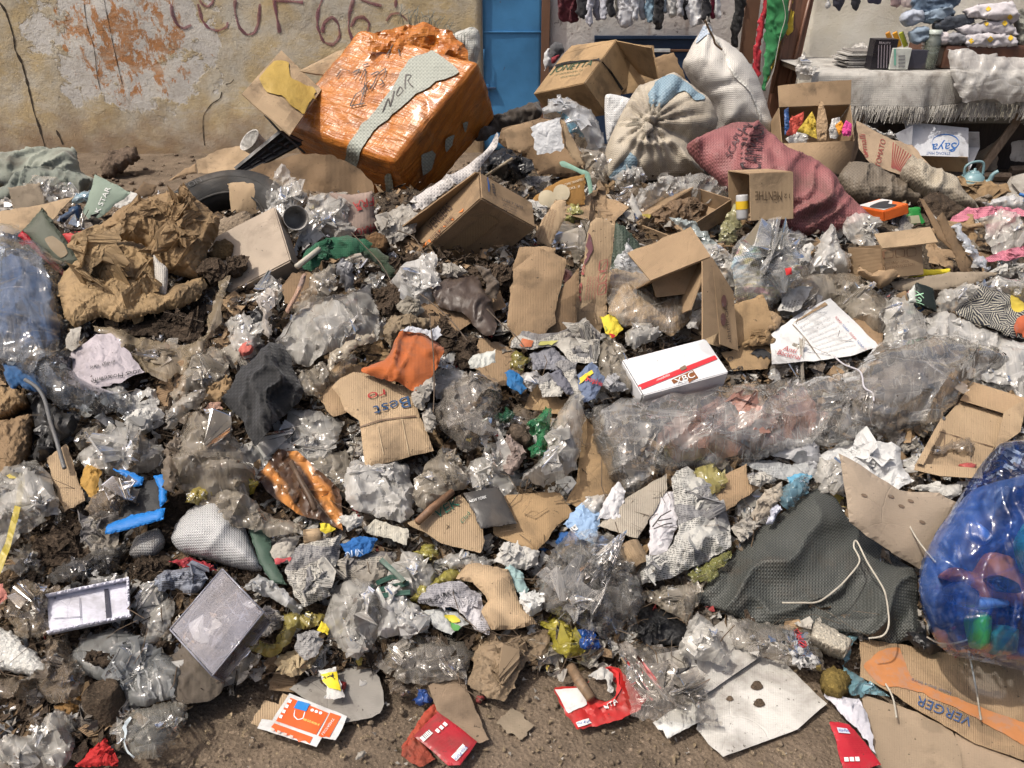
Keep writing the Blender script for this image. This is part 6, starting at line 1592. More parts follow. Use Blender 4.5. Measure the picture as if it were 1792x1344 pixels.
def wax_print():
 t=NT('printed_cotton')
 uv=t.uv()
 cell=t.node('TexVoronoi', None,Vector=uv,Scale=26.0)
 ang_=t.math('MULTIPLY', t.node('SeparateColor', None,Color=cell.outputs[1]).outputs[0],6.28)
 rot=t.node('VectorRotate', {'rotation_type': 'Z_AXIS'},Vector=uv,Angle=ang_).outputs[0]
 w=t.node('TexWave', {'bands_direction': 'X'},Vector=rot,Scale=38.0).outputs[0]
 d=t.node('TexWave', {'bands_direction': 'Y'},Vector=rot,Scale=75.0).outputs[0]
 k=t.math('MULTIPLY', t.math('GREATER_THAN', w, .62), t.math('GREATER_THAN', d, .25))
 c=t.mix(k, (.022,.024,.035),(.50,.47,.38))
 c=t.mix(t.ramp(t.noise(t.uv(7,7,0,(2,3,0)),1.0,0),.70,.71), c, (.50,.38,.05))
 return t.done(t.pbsdf(Base__Color=c,Roughness=.9,Normal=t.bump(t.noise(uv, 60,3),.4,.004)))
wxc=rag('printed_cloth', 'black and white patterned cotton with orange flower at the right edge', Z('H', (1418,460),(1490,365),(1550,332),(1700,368),(1792,440),(1840,470),(1840,590),(1700,600),(1560,535)), wax_print(),lift=.08,puff=.06,amp=.03)
patch(wxc, Z('H', (1730,530),(1750,480),(1790,460),(1800,560),(1760,570)), m_flat((.5,.12,.05),.9), 'orange_flower', .008,5, True)
film('clear_bag', 'clear bag with yellow scraps between pack and patterned cloth', Z('H', (1300,390),(1340,340),(1450,310),(1540,320),(1500,370),(1420,440),(1320,450)), FILM,lift=.07,puff=.06)
film('clear_bag', 'thin clear bag at the right edge above the patterned cloth', Z('H', (1560,300),(1640,270),(1750,280),(1840,240),(1840,430),(1720,370),(1600,330)), FILM_C,lift=.07,puff=.06)
film('pale_film', 'milky film sheet under the patterned cloth', Z('H', (1258,480),(1330,440),(1500,510),(1700,600),(1840,620),(1840,700),(1600,650),(1400,600),(1265,590)), FILM_M,lift=.06,puff=.03,cat='plastic film')
film('pale_film', 'clear ripply film between soap carton and milky film', Z('H', (1040,400),(1150,390),(1230,450),(1270,520),(1250,620),(1120,650),(1045,640)), FILM,lift=.09,puff=.06,cat='plastic film')
film('pale_film', 'broad milky film at the right edge above the tray', Z('H', (1640,640),(1840,640),(1840,830),(1740,860),(1600,820),(1520,800),(1560,740),(1680,700)), FILM_M,lift=.07,puff=.05,cat='plastic film')
LB=[(1037,745),(1041,715),(1088,708),(1135,708),(1200,700),(1270,684),(1390,668),(1475,666),(1530,615),(1610,600),(1660,598),(1730,615),(1757,635),(1742,658),(1704,668),(1660,718),(1637,745),(1590,762),(1527,772),(1470,788),(1390,792),(1292,822),(1192,832),(1150,838),(1106,886),(1075,850),(1045,790)]
film('crumpled_film', 'rosy crumpled film stuffed in the left half of the long clear bag', [(1150,770),(1200,710),(1300,680),(1400,680),(1440,740),(1400,780),(1280,805),(1180,815)], m_film((.50,.27,.21),.75,.2,.2,(.85,.65,.6)),lift=.06,puff=.09,amp=.03,cat='plastic film',cover=False)
film('crumpled_film', 'grey brown crumpled film in the right half of the long clear bag', [(1480,740),(1500,680),(1580,640),(1680,640),(1690,680),(1640,730),(1560,755)], m_film((.36,.31,.26),.6,.2,.3,(.8,.7,.65)),lift=.06,puff=.09,amp=.03,cat='plastic film',cover=False)
film('long_clear_bag', 'long inflated clear bag stretching across the right of the heap', LB, m_film((.82,.79,.74),.22,.08,.06,gloss=1.7),lift=.05,puff=.18,amp=.026,sp=4,knot=[(1470,720,9,.03)],extra=0,prof=.55,jag=3)
cord('white_ribbon', 'white ribbon round the waist of the long clear bag', 'ribbon', Z('H', (715,860),(760,900),(830,930),(850,960),(860,1020),(900,1050),(905,1090)),.003, m_plastic((.55,.53,.56),.6,.2),.2)
tr=empty('tray_carton', heap_hit(Z('H', (1450,1200)))[0], 'open tray carton with magenta corner under the long clear bag', 'carton')
for nm, pts, lf_, mt in (('tray_floor', [(1330,1055),(1440,932),(1662,1000),(1628,1150),(1540,1292),(1210,1262)],.03, CARD_L),('tray_wall', [(1440,932),(1505,838),(1782,925),(1662,1000)],.06, CARD_P),('tray_wall', [(1662,1000),(1782,925),(1745,1100),(1615,1192)],.07, CARD_L),('tray_wall', [(1205,1265),(1330,1040),(1345,1055),(1240,1275)],.09, CARD_L),('tray_wall', [(1210,1265),(1540,1292),(1545,1344),(1330,1330),(1200,1300)],.07, CARD_L)):
 o_=blob(nm, None, None, Z('H', *pts), mt,lift=lf_ + .05,puff=.0,thick=.005,wr='card',amp=.004,parent=tr,round_=False)
 if nm == 'tray_floor':
  for l_ in ([(1335,1060),(1630,1145)],[(1440,1090),(1420,1180)],[(1375,1080),(1370,1200)]): stroke(o_, Z('H', *l_),1.4, m_flat((.16,.1,.06)), 'slot_line', .004)
patch(o_, Z('H', (1200,1290),(1230,1268),(1300,1278),(1310,1320),(1220,1320)), m_flat((.45,.02,.14)), 'magenta_print', .004,5)
lump('red_bits', 'small red plastic fragment on the floor of the tray carton', Z('H', (1440,1270),(1480,1250),(1520,1265),(1500,1285),(1455,1290)), m_plastic((.4,.08,.07)),lift=.10,puff=.015,cat='plastic fragment')
film('muddy_film', 'muddy brown film strip crossing the tray floor', Z('H', (1290,1190),(1400,1140),(1500,1125),(1520,1150),(1500,1230),(1470,1200),(1400,1180),(1300,1215)), FILM_DD,lift=.10,puff=.02,cat='plastic film')
paper('tissue', 'white embossed tissue sheet left of the tray carton', Z('H', (700,1225),(760,1180),(840,1140),(950,1135),(1080,1145),(1130,1172),(1120,1230),(1150,1290),(1190,1344),(1100,1390),(960,1360),(800,1350),(740,1330)), m_paper((.68,.68,.67),.1),lift=.08,puff=.05,amp=.022,cat='tissue')
paper('tissue', 'white tissue sheet lying behind the brown flap', Z('L', (960,150),(1060,135),(1195,135),(1200,170),(1150,205),(1075,168)), WHITE,lift=.07,puff=.03,cat='tissue')
lf2=board('big_flap', 'large plain brown flap standing up beside the blue bag', Z('L', (664,-2),(740,40),(910,150),(1075,163),(1157,205),(1090,340),(1010,482),(850,390),(702,282)), m_card((.36,.29,.22),.08,.15),lift=.12,puff=.02,amp=.01,tilt=55,Y=1.9)
for cx, cy in ((790,165),(905,170),(950,212),(1040,280),(990,190)):
 patch(lf2, Z('L', *[(cx + 14 * math.cos(a), cy + 7 * math.sin(a) + 4 * math.cos(a)) for a in np.linspace(0,5.8,9)]), m_flat((.17,.12,.085),.9), 'damp_spot', .003,4, True)
CHK=m_sack((.095,.10,.09),.2,115,(.012,.012,.013))
chk=blob('checked_sack', 'black and grey checked woven sack lying at the lower right', 'sack', Z('L', (72,632),(150,520),(235,420),(340,322),(470,240),(590,158),(660,210),(705,285),(790,350),(880,412),(980,500),(1000,590),(1022,760),(960,800),(900,812),(820,790),(740,772),(620,760),(500,752),(300,722),(150,662)), CHK,lift=.05,puff=.05,back=.03,wr='drape',amp=.040,prof=.7,edgewr=.8,sp=4.5,ang=.6)
WCORD=m_plastic((.50,.46,.38),.7,.3)
cord('nylon_string', 'white looped cord lying across the checked sack', 'cord', Z('L', (370,745),(450,745),(520,740),(590,690),(640,640),(690,570),(668,510),(680,485),(720,570),(760,640),(790,700),(803,790),(800,850),(775,885),(720,895)),.0024, WCORD, .17)
cord('nylon_string', 'white cord end coming out beside the blue bag', 'cord', Z('L', (880,420),(910,480),(950,540),(990,590)),.0024, WCORD, .19)
cord('nylon_string', 'white cord running down the juice carton sheet', 'cord', Z('L', (1205,865),(1220,930),(1240,1040),(1250,1110),(1258,1165)),.0024, WCORD, .05)
cord('nylon_string', 'short white cord tails below the pale blue film', 'cord', Z('L', (855,1010),(885,1070),(900,1155)),.0024, WCORD, .05)
cord('nylon_string', 'white cord knot by the black bag end', 'cord', Z('L', (1000,842),(1050,868),(1110,870),(1170,855)),.0024, WCORD, .1)
bb=Z('L', (1600,-30),(1482,-15),(1330,-8),(1245,75),(1170,190),(1100,300),(1040,390),(1000,470),(988,560),(1005,650),(1030,740),(1065,800),(1110,842),(1250,872),(1400,905),(1600,930))
blob('toy_vehicle', 'orange brown toy car inside the blue bag', 'toy', Z('L', (1095,520),(1150,480),(1230,500),(1290,420),(1380,440),(1430,520),(1482,560),(1482,660),(1380,640),(1240,640),(1200,560)), m_plastic((.75,.22,.08),.35,.0,.1),Y=1.62,tilt=50,lift=.12,puff=.07,back=.05,wr='soft',amp=.006,cover=False)
for i, (pts, c__, wds) in enumerate(([[(1255,530),(1300,510),(1370,540),(1380,580),(1300,575)],(.02,.02,.02), 'black toy window inside the blue bag'],[[(1190,700),(1230,660),(1270,690),(1260,800),(1215,815)],(.08,.5,.06), 'bright green bottle low inside the blue bag'],[[(1260,760),(1310,720),(1380,740),(1370,830),(1290,840)],(.05,.3,.22), 'teal round bottle cap inside the blue bag'],[[(1400,380),(1440,300),(1482,280),(1500,480),(1430,500)],(.05,.45,.38), 'turquoise bottle at the edge of the blue bag'],[[(1205,290),(1240,310),(1270,350),(1240,380),(1200,350)],(.15,.35,.6), 'light blue packet high inside the blue bag'],[[(1100,570),(1150,540),(1210,580),(1190,640),(1120,630)],(.03,.05,.09), 'dark toy wheel at the left inside the blue bag'],[[(1370,660),(1430,640),(1490,670),(1480,740),(1400,730)],(.03,.05,.09), 'dark toy wheel at the right inside the blue bag'],[[(1200,600),(1320,610),(1330,640),(1210,650)],(.3,.45,.6), 'pale blue strip inside the blue bag'])):
 blob('toy_part' if 'toy' in wds else ('bottle' if 'bottle' in wds else 'packet'), wds, 'toy' if 'toy' in wds else ('bottle' if 'bottle' in wds else 'packet'), Z('L', *pts), m_plastic(c__, .25,0,.1),Y=1.62,tilt=50,lift=.17 + (.02 if i in (0,5,6) else 0),puff=.04,back=.03,wr='soft',amp=.005,cover=False,sp=5)
blob('toy_heap', 'dark jumble of plastic at the bottom of the blue bag', 'plastic', Z('L', (1030,560),(1100,330),(1250,150),(1400,100),(1600,100),(1600,860),(1250,830),(1110,790)), m_plastic((.06,.10,.2),.4,.0,.6),Y=1.62,tilt=50,lift=0,puff=.07,back=.06,wr='paper',amp=.04,cover=False)
bbo=film('blue_bag', 'shiny translucent blue bag full of plastic toys at the right edge', bb, FILM_BLUEBAG,Y=1.62,tilt=50,lift=.17,puff=.26,amp=.017,sp=5,knot=[(1860,780,18,.03)],extra=0,flat=False,prof=.45,edgewr=.4,jag=0,round_=True)
film('black_bag', 'black bag end sticking out under the blue bag', Z('L', (948,802),(990,760),(1030,742),(1080,820),(1125,850),(1060,872),(1000,840)), BLACKBAG,lift=.06,puff=.05,amp=.02)
# ------------------------------------------------------------------ left and middle of the heap
paper('brown_paper_bag', 'upper crumpled brown paper sheet on the left crest', Z('E', (458,135),(480,90),(560,20),(640,-40),(720,-100),(900,-155),(1040,-120),(1170,-20),(1160,60),(1110,140),(1075,290),(980,275),(890,250),(850,190),(780,110),(690,90),(580,100)), KRAFT,lift=.10,puff=.16,amp=.020,wr='kraft',cat='paper bag',sp=3.2,extra=5,prof=.6,flat=14)
paper('brown_paper_bag', 'lower crumpled brown paper bag with torn mouth on the left crest', Z('E', (335,350),(360,275),(480,155),(580,110),(690,95),(780,140),(835,230),(840,350),(875,385),(910,340),(960,330),(1075,290),(1080,340),(1062,405),(1000,445),(850,475),(650,525),(540,500),(420,558),(372,505)), m_paper((.37,.255,.135),.4,fold=1.4,name='kraft_paper'),lift=.12,puff=.16,amp=.014,wr='kraft',cat='paper bag',sp=3.2,extra=4,prof=.6,flat=14)
blob('foam_scrap', 'perforated white foam scrap in the tear of the brown bag', 'foam', Z('E', (842,180),(870,210),(912,250),(908,370),(875,375),(850,290)), m_sack((.6,.56,.5),.2,160),lift=.15,puff=.02,amp=.006,wr='soft')
lump('stone', 'dusty square stone above the pale slab box', Z('A', (1130,1262),(1165,1175),(1290,1130),(1345,1160),(1330,1235),(1240,1275),(1180,1292)), m_soil((.23,.18,.13), 'stone'),lift=.06,puff=.07,tilt=45,cat='stone',amp=.012)
lump('rotten_potato', 'brown rotten fruit lying left of the pale slab box', Z('E', (1118,160),(1150,90),(1200,85),(1240,120),(1228,180),(1150,202)), m_soil((.13,.085,.04), 'rot'),lift=.1,puff=.05,tilt=45,cat='fruit')
lump('mud_clod', 'dark mud clod right of the brown paper bag', Z('E', (1210,240),(1225,175),(1290,165),(1305,230),(1250,280)), MUD,lift=.1,puff=.04,tilt=45,cat='mud',extra=6,flat=True)
lump('mud_clod', 'crumbly mud below the rotten fruit', Z('E', (1080,260),(1120,195),(1200,210),(1210,290),(1130,320)), MUD,lift=.09,puff=.04,tilt=45,cat='mud',extra=6,flat=True)
lump('mud_clod', 'mud filling the mouth of the brown bag pan', Z('E', (520,520),(650,525),(850,470),(1010,450),(1080,400),(1070,540),(1020,620),(900,590),(740,580),(600,560)), MUD,lift=.05,puff=.03,cat='mud',extra=6,flat=True,amp=.02)
sl, slp, K=carton('slab_box', 'pale beige flat box sprinkled with soil right of the brown bag', 'box', (509,456),(398,514),(480,362), None, m_card((.42,.34,.26),.28,.05,.6),lift=.12,frame=(40,-14,.10),bury=.15,th=.004,warp=.003)
cup2=heap_hit([(528,435)])[0] + (0,-.05,.12)
gcp=empty('grey_cup', cup2, 'grey plastic cup on its side beside the slab box', 'cup')
lathe('cup_wall', [(.001,0),(.035,0),(.036,.004),(.046,.10),(.048,.102),(.044,.10),(.034,.01),(.001,.01)], cup2 + np.array([-.02,.05,0]),(.35,-.85,.3), m_plastic((.32,.31,.29),.4,.4), gcp,seg=24)
tube('plastic_pipe', heap_hit(Z('F', (355,200),(420,150),(490,95)),.14),.011, m_plastic((.5,.46,.38),.6,.5), None, 'muddy white pipe leaning by the green net', 'pipe')
rag('green_net', 'dark green net cloth below the round clear bag', Z('F', (400,215),(420,150),(470,105),(560,80),(650,75),(760,105),(725,150),(620,180),(510,195),(455,250),(410,240)), m_cloth((.012,.095,.045),.25,250),lift=.11,puff=.02,amp=.02,tilt=45,extra=4)
rag('green_net', 'muddy green net tail trailing into the rotten matter', Z('F', (700,130),(780,130),(860,200),(890,250),(850,270),(780,200),(720,170)), m_cloth((.03,.06,.03),.5,250),lift=.1,puff=.03)
film('clear_bag', 'large glossy clear bag left of centre above the printed film', Z('F', (240,640),(290,570),(330,510),(370,420),(460,385),(560,380),(640,370),(735,322),(760,380),(800,520),(825,570),(740,620),(640,645),(520,700),(400,760),(330,700)), FILM,lift=.10,puff=.09,back=.03,amp=.03,sp=4.5)
film('clear_bag', 'tall grey clear film rising behind the large glossy bag', Z('F', (340,440),(420,330),(480,240),(560,210),(570,300),(540,380),(450,400),(380,470)), FILM_D,lift=.10,puff=.05,amp=.03,tilt=50)
film('grey_film', 'twisted grey ribbed film beside the green net', Z('F', (575,210),(630,195),(670,250),(650,330),(620,350),(590,290)), m_plastic((.16,.16,.17),.35,.3,.8),lift=.12,puff=.04)
blob('paper_strip', 'narrow printed card strip right of the slab box', 'paper', Z('F', (320,450),(370,360),(400,280),(425,268),(410,330),(370,410),(335,470)), m_paper((.55,.35,.25),.3,.6),lift=.13,puff=.01,amp=.01,wr='paper',thick=.001)
film('knotted_bag', 'knotted white bag ends below the slab box', Z('F', (175,430),(200,375),(250,370),(262,430),(220,520),(230,580),(215,650),(190,580)), m_film((.62,.56,.5),.75,.25,.3),lift=.15,puff=.04,amp=.02)
film('clear_bag', 'small clear bag with red contents below the slab box', Z('F', (0,530),(90,470),(160,500),(200,560),(160,640),(150,700),(90,720),(20,640)), FILM,lift=.11,puff=.06,amp=.025)
lump('red_wad', 'pale red tissue wad inside the small clear bag', Z('F', (70,660),(110,620),(150,640),(130,690),(90,710)), m_paper((.55,.15,.12),.2),lift=.13,puff=.02,cat='tissue',wr='paper')
film('black_scrap', 'black film scrap under the knotted white ends', Z('F', (110,480),(180,440),(200,520),(170,590),(130,540)), BLACKBAG,lift=.12,puff=.03)
rag('black_cloth', 'black knitted cloth hanging left of the printed carton', Z('F', (-5,935),(40,850),(60,790),(140,730),(250,652),(310,680),(345,780),(385,880),(370,940),(320,985),(250,1060),(165,1175),(120,1110),(100,1050),(40,990)), m_cloth((.016,.016,.017),.08,180),lift=.14,puff=.07,amp=.035,sp=4)
mp_=film('printed_film', 'cream film strip with dark printed letters under the glossy bag', Z('F', (520,745),(560,690),(640,640),(765,600),(740,640),(640,700),(540,780)), m_film((.52,.45,.34),.85,.3,.3),lift=.17,puff=.02,amp=.008,back=0,cat='plastic film')
stamp(mp_, 'METRO', Z('F', (545,735))[0], Z('F', (725,610))[0],(4,11), m_flat((.06,.06,.08)),off=.006)
film('clear_bag', 'dark clear film hanging below the printed film strip', Z('F', (370,780),(480,740),(560,780),(650,680),(660,725),(600,800),(520,860),(480,900),(400,900),(375,860)), FILM_D,lift=.11,puff=.05,amp=.03)
rag('orange_cloth', 'rust orange cloth in the centre of the heap', Z('F', (708,795),(760,770),(830,735),(860,670),(895,608),(960,600),(1030,612),(1120,685),(1105,730),(1090,765),(1040,842),(990,890),(955,897),(900,858),(820,842)), m_cloth((.42,.105,.02),.08,450),lift=.16,puff=.06,amp=.03,sp=4)
paper('white_strip', 'white plastic strip along the top of the orange cloth', Z('F', (900,600),(940,578),(1050,600),(1090,575),(1105,620),(1070,645),(1000,610)), m_paper((.55,.56,.6),.2),lift=.2,puff=.01)
bs=board('best_carton', 'flattened brown carton with upside down blue lettering in the centre', Z('F', (548,872),(600,830),(660,800),(740,815),(830,842),(900,860),(968,890),(978,985),(1020,1080),(1062,1192),(900,1232),(722,1272),(705,1150),(688,1042),(620,992),(600,930)), CARD_L,lift=.13,amp=.016,puff=.02)
stamp(bs, 'Best', Z('F', (940,880))[0], Z('F', (752,935))[0],(4,19), m_flat((.025,.07,.16),.7),off=.006)
stamp(bs, 'ro', Z('F', (812,845))[0], Z('F', (722,868))[0],(3,14), m_flat((.4,.04,.04),.7),off=.006)
stroke(bs, Z('F', (690,1040),(780,1010),(880,995),(978,985)),3, m_flat((.17,.11,.07)), 'fold_crease', .005)
for l_ in ([(780,1035),(810,1180)],[(905,1000),(950,1215)]): stroke(bs, Z('F', *l_),1.6, m_flat((.42,.32,.2)), 'fold_crease', .005)
film('round_bag', 'large round dirty clear bag right of the flattened lettered carton', Z('F', (1078,1005),(1100,930),(1140,870),(1225,800),(1330,778),(1400,830),(1412,920),(1390,1065),(1330,1150),(1235,1195),(1160,1130),(1100,1060)), m_film((.55,.50,.44),.34,.12,.35),lift=.10,puff=.14,back=.04,amp=.03,sp=4)
paper('muddy_rag', 'muddy white rag strip along the right of the orange cloth', Z('F', (958,925),(990,870),(1060,828),(1080,870),(1050,930),(1010,995),(975,980)), WHITE_D,lift=.17,puff=.03,amp=.03,cat='rag')
paper('muddy_rag', 'muddy white rag tail hanging below the orange cloth', Z('F', (1010,1010),(1050,980),(1085,1060),(1070,1110),(1030,1100)), WHITE_D,lift=.15,puff=.03,amp=.03,cat='rag')
wl=paper('green_label', 'white and green wrapper on top of the round dirty bag', Z('F', (1250,760),(1300,715),(1385,700),(1385,760),(1320,785),(1260,790)), m_paper((.62,.63,.58),.3),lift=.2,puff=.01,cat='wrapper')
patch(wl, Z('F', (1280,775),(1340,755),(1345,775),(1290,788)), m_flat((.04,.3,.09)), 'green_print', .005,4)
rag('brown_rag', 'dark brown leathery rag hanging in the rotten matter', Z('F', (1060,340),(1100,330),(1180,290),(1290,300),(1360,400),(1390,500),(1380,590),(1320,590),(1230,480),(1150,460),(1090,420)), m_plastic((.07,.05,.04),.4,.4,.8),lift=.12,puff=.06,amp=.03)
paper('twisted_paper', 'twisted tan paper wad left of the brown rag', Z('F', (815,560),(860,510),(950,495),(1040,520),(1040,570),(960,590),(900,620),(850,660),(820,620)), m_paper((.26,.20,.13),.45,fold=1.6),lift=.14,puff=.06,amp=.04)
paper('carton_lid_scrap', 'white crumpled carton lid at the top of the rotten matter', Z('F', (1115,260),(1130,220),(1190,215),(1255,260),(1190,290),(1140,285)), WHITE_D,lift=.14,puff=.03,amp=.02,cat='lid')
paper('grey_wad', 'grey crumpled paper wad left of the tan paper wad', Z('F', (880,440),(920,405),(1000,420),(1020,470),(960,505),(900,480)), m_paper((.3,.27,.22),.45),lift=.13,puff=.04,amp=.03)
for i, (pts, wds) in enumerate((([(830,200),(900,160),(1000,180),(1040,260),(980,320),(880,300)], 'dark rotten leaf mass below the juice carton'),([(760,330),(860,330),(940,400),(900,480),(800,450)], 'dark rotten leaf mass right of the glossy bag'),([(1040,430),(1150,480),(1190,600),(1150,700),(1080,620)], 'dark rotten leaf mass below the brown rag'),([(1230,220),(1350,210),(1480,230),(1490,300),(1400,380),(1290,280)], 'dark rotten leaf mass right of the white lid'),([(1190,600),(1290,590),(1310,680),(1240,760),(1180,700)], 'dark rotten leaf mass above the round dirty bag'))):
 lump('rotten_leaves', wds, Z('F', *pts), MUD,lift=.05,puff=.03,amp=.03,cat='leaves',jag=6,extra=16,flat=True,back=.02)
rag('muddy_rag', 'muddy brown cloth strip at the upper end of the rotten matter', Z('F', (1290,230),(1360,250),(1420,330),(1400,400),(1340,370),(1350,310)), m_cloth((.13,.10,.075),.5),lift=.15,puff=.03,wr='film')
lump('rusty_tin', 'rusty tin lid in the rotten matter under the orange parcel', Z('F', (730,95),(770,55),(830,60),(850,110),(800,150),(750,130)), m_soil((.12,.07,.035), 'rust'),lift=.12,puff=.03,cat='tin')
film('green_bag', 'small crumpled green bag right of the round dirty bag', Z('F', (1558,1075),(1600,1030),(1655,985),(1682,1000),(1668,1080),(1672,1150),(1640,1228),(1580,1222),(1560,1190),(1610,1140)), FILM_GN,lift=.14,puff=.05,amp=.035)
film('dark_green_scrap', 'dark green scrap beside the small green bag', Z('F', (1400,1000),(1450,960),(1500,990),(1470,1040),(1410,1050)), m_film((.02,.10,.05),.8,.25,.3),lift=.1,puff=.03)
lump('muddy_shoe', 'muddy dark sole like scrap left of the green bag', Z('F', (1455,1100),(1480,1055),(1540,1060),(1580,1130),(1560,1160),(1490,1140)), m_soil((.10,.075,.055), 'mud2'),lift=.12,puff=.04,cat='scrap')
paper('pink_rag', 'pinkish stained rag below the muddy scrap', Z('F', (1440,1130),(1480,1110),(1540,1180),(1545,1240),(1480,1320),(1430,1290),(1450,1200)), m_paper((.34,.27,.24),.5),lift=.11,puff=.04,amp=.03,cat='rag')
nw=paper('magazine_page', 'open colour magazine page below the torn brown box', Z('G', (272,660),(300,610),(342,572),(450,588),(520,580),(560,560),(652,508),(732,582),(715,742),(590,732),(500,642),(400,672),(330,665)), NEWS,lift=.12,puff=.03,amp=.014,cat='newspaper')
patch(nw, Z('G', (300,655),(340,580),(400,590),(370,650)), m_flat((.45,.14,.06)), 'orange_picture', .005,5)
patch(nw, Z('G', (400,645),(430,595),(530,585),(480,625)), m_flat((.5,.48,.15)), 'yellow_picture', .005,5)
paper('magazine_page', 'grey inner magazine page under the open colour page', Z('G', (375,690),(500,645),(590,735),(560,790),(480,760),(390,770)), m_paper((.30,.30,.33),.15,.5),lift=.10,cat='newspaper')
sy=paper('yellow_sachet', 'small yellow sachet with red seal beside the tall carton side', Z('G', (733,512),(770,502),(812,512),(852,568),(800,622),(762,592)), m_paper((.72,.58,.06),.05),lift=.15,puff=.015,cat='sachet')
patch(sy, Z('G', (758,565),(790,550),(825,562),(822,585),(790,600),(765,588)), m_flat((.5,.03,.03)), 'red_seal', .005,4, True)
patch(sy, Z('G', (745,530),(780,512),(790,530),(760,548)), m_flat((.3,.35,.05)), 'picture', .005,4, True)
wr_=paper('wrapper', 'blue and yellow sweet wrapper left of the white box', Z('G', (618,805),(650,770),(702,740),(762,835),(720,905),(720,932),(655,942),(630,870)), m_paper((.16,.20,.30),.1),lift=.13,puff=.02,cat='wrapper')
patch(wr_, Z('G', (622,800),(700,742),(712,760),(640,815)), m_flat((.7,.52,.04)), 'yellow_edge', .005,4)
patch(wr_, Z('G', (655,940),(650,915),(715,895),(718,930)), m_flat((.7,.52,.04)), 'yellow_edge', .005,4)
stamp(wr_, 'Sophie', Z('G', (672,800))[0], Z('G', (752,830))[0],(2,-9), m_flat((.6,.05,.05)),off=.007,shear=.2)
bw=paper('blue_wrapper', 'blue biscuit wrapper with pale lettering above the green bag', Z('G', (250,795),(290,778),(330,820),(352,872),(325,900),(262,862)), m_paper((.03,.16,.38),.1),lift=.14,puff=.015,cat='wrapper')
stamp(bw, 'Oreno', Z('G', (262,840))[0], Z('G', (330,890))[0],(2,-6), INK_W,off=.006)
for i, (pts, wds) in enumerate((([(505,735),(560,722),(610,740),(640,900),(600,920),(570,820)], 'newspaper strip with big headline left of the sweet wrapper'),([(405,830),(470,790),(545,870),(540,915),(440,915)], 'torn newspaper piece right of the blue biscuit wrapper'),([(470,800),(530,780),(600,900),(560,905)], 'dark picture strip of newspaper between text strips'))):
 paper('newspaper_scrap', wds, Z('G', *pts),[NEWS, NEWS, m_paper((.16,.16,.19),.2)][i],lift=.12 + .01 * i,puff=.02,amp=.015,cat='newspaper')
film('white_fringe', 'frayed white plastic beside the blue biscuit wrapper', Z('G', (320,800),(400,782),(420,800),(400,860),(370,880),(345,850)), m_film((.66,.64,.62),.8,.25,.2),lift=.11,puff=.03,amp=.03)
film('olive_wrapper', 'olive yellow crumpled wrapper above the blue biscuit wrapper', Z('G', (268,700),(300,680),(365,700),(370,730),(320,785),(280,760)), m_film((.25,.22,.05),.8,.2,.2),lift=.12,puff=.03,cat='wrapper')
film('grey_clear_bag', 'tall dull clear bag between magazine and white box', Z('G', (700,760),(720,640),(780,590),(850,620),(860,720),(900,790),(960,870),(880,885),(800,870),(740,880)), FILM_D,lift=.09,puff=.09,amp=.03)
film('clear_cup_bag', 'small puffed clear bag in front of the brown package', Z('G', (875,600),(930,540),(1000,540),(1042,600),(990,640),(920,672),(880,640)), FILM,lift=.14,puff=.07)
paper('grey_newspaper', 'grey crumpled newspaper left of the white box corner', Z('G', (740,850),(800,790),(880,820),(890,880),(800,895)), m_paper((.42,.42,.43),.2,.3),lift=.12,puff=.04,amp=.03,cat='newspaper')
cbg=board('cardboard_sheet', 'long tan cardboard sheet running down beside the clear bag tail', Z('G', (350,960),(420,790),(540,920),(620,890),(660,1000),(700,1050),(835,1340),(820,1420),(640,1480),(560,1440),(620,1344),(640,1200),(560,1000)), CARD_T,lift=.06,puff=.01,amp=.012)
film('clear_bag', 'wide clear bag left of the long tan cardboard', Z('G', (345,1340),(400,1270),(455,1190),(480,1080),(520,1000),(600,905),(645,930),(660,1030),(640,1160),(605,1290),(540,1344),(440,1370)), FILM,lift=.12,puff=.09,amp=.03,sp=4.5)
board('cardboard_sheet', 'broad tan cardboard sheet in the lower middle with a torn corner', Z('K', (155,345),(195,190),(300,180),(440,175),(495,265),(430,312),(380,380),(332,430),(240,385)), CARD_T,lift=.08,amp=.012)
vc=board('clad_carton', 'torn carton piece with green lettering left of the dark packet', Z('J', (778,312),(860,270),(1000,188),(1050,240),(1092,330),(1100,380),(1082,432),(1000,412),(920,392),(850,350)), CARD_L,lift=.10,amp=.014)
stamp(vc, 'VEK', Z('J', (900,272))[0], Z('J', (1000,210))[0],(-6,-14), INK_G,off=.006)
stamp(vc, 'Clad', Z('J', (1010,292))[0], Z('J', (1045,250))[0],(-5,-5), INK_G,off=.006)
dp=board('dark_packet', 'dusty black packet with white lettering on the tan cardboard', Z('J', (1018,190),(1160,158),(1200,230),(1238,312),(1092,332),(1060,270)), m_plastic((.045,.042,.04),.5,.5,.3),lift=.13,thick=.012,cat='packet',amp=.004)
stamp(dp, 'NEW YORK', Z('J', (1045,200))[0], Z('J', (1115,180))[0],(-1,-5), INK_W,off=.004)
tube('stick', heap_hit(Z('J', (815,282),(880,220),(968,148)),.14),[.011,.012,.01], m_wood((.2,.11,.06), 'stick'), None, 'short brown stick pointing at the torn lettered carton', 'stick',seg=9)
film('clear_bag', 'milky clear bag below the flattened lettered carton', Z('J', (508,165),(520,80),(545,40),(640,62),(700,40),(770,62),(802,150),(792,272),(740,302),(640,272),(530,242)), FILM_M,lift=.10,puff=.07,amp=.03)
film('clear_bag', 'dusty clear bag above the short brown stick', Z('J', (800,195),(830,100),(860,40),(920,-10),(1000,30),(1055,130),(965,185),(850,275)), FILM_D,lift=.10,puff=.07,amp=.03)
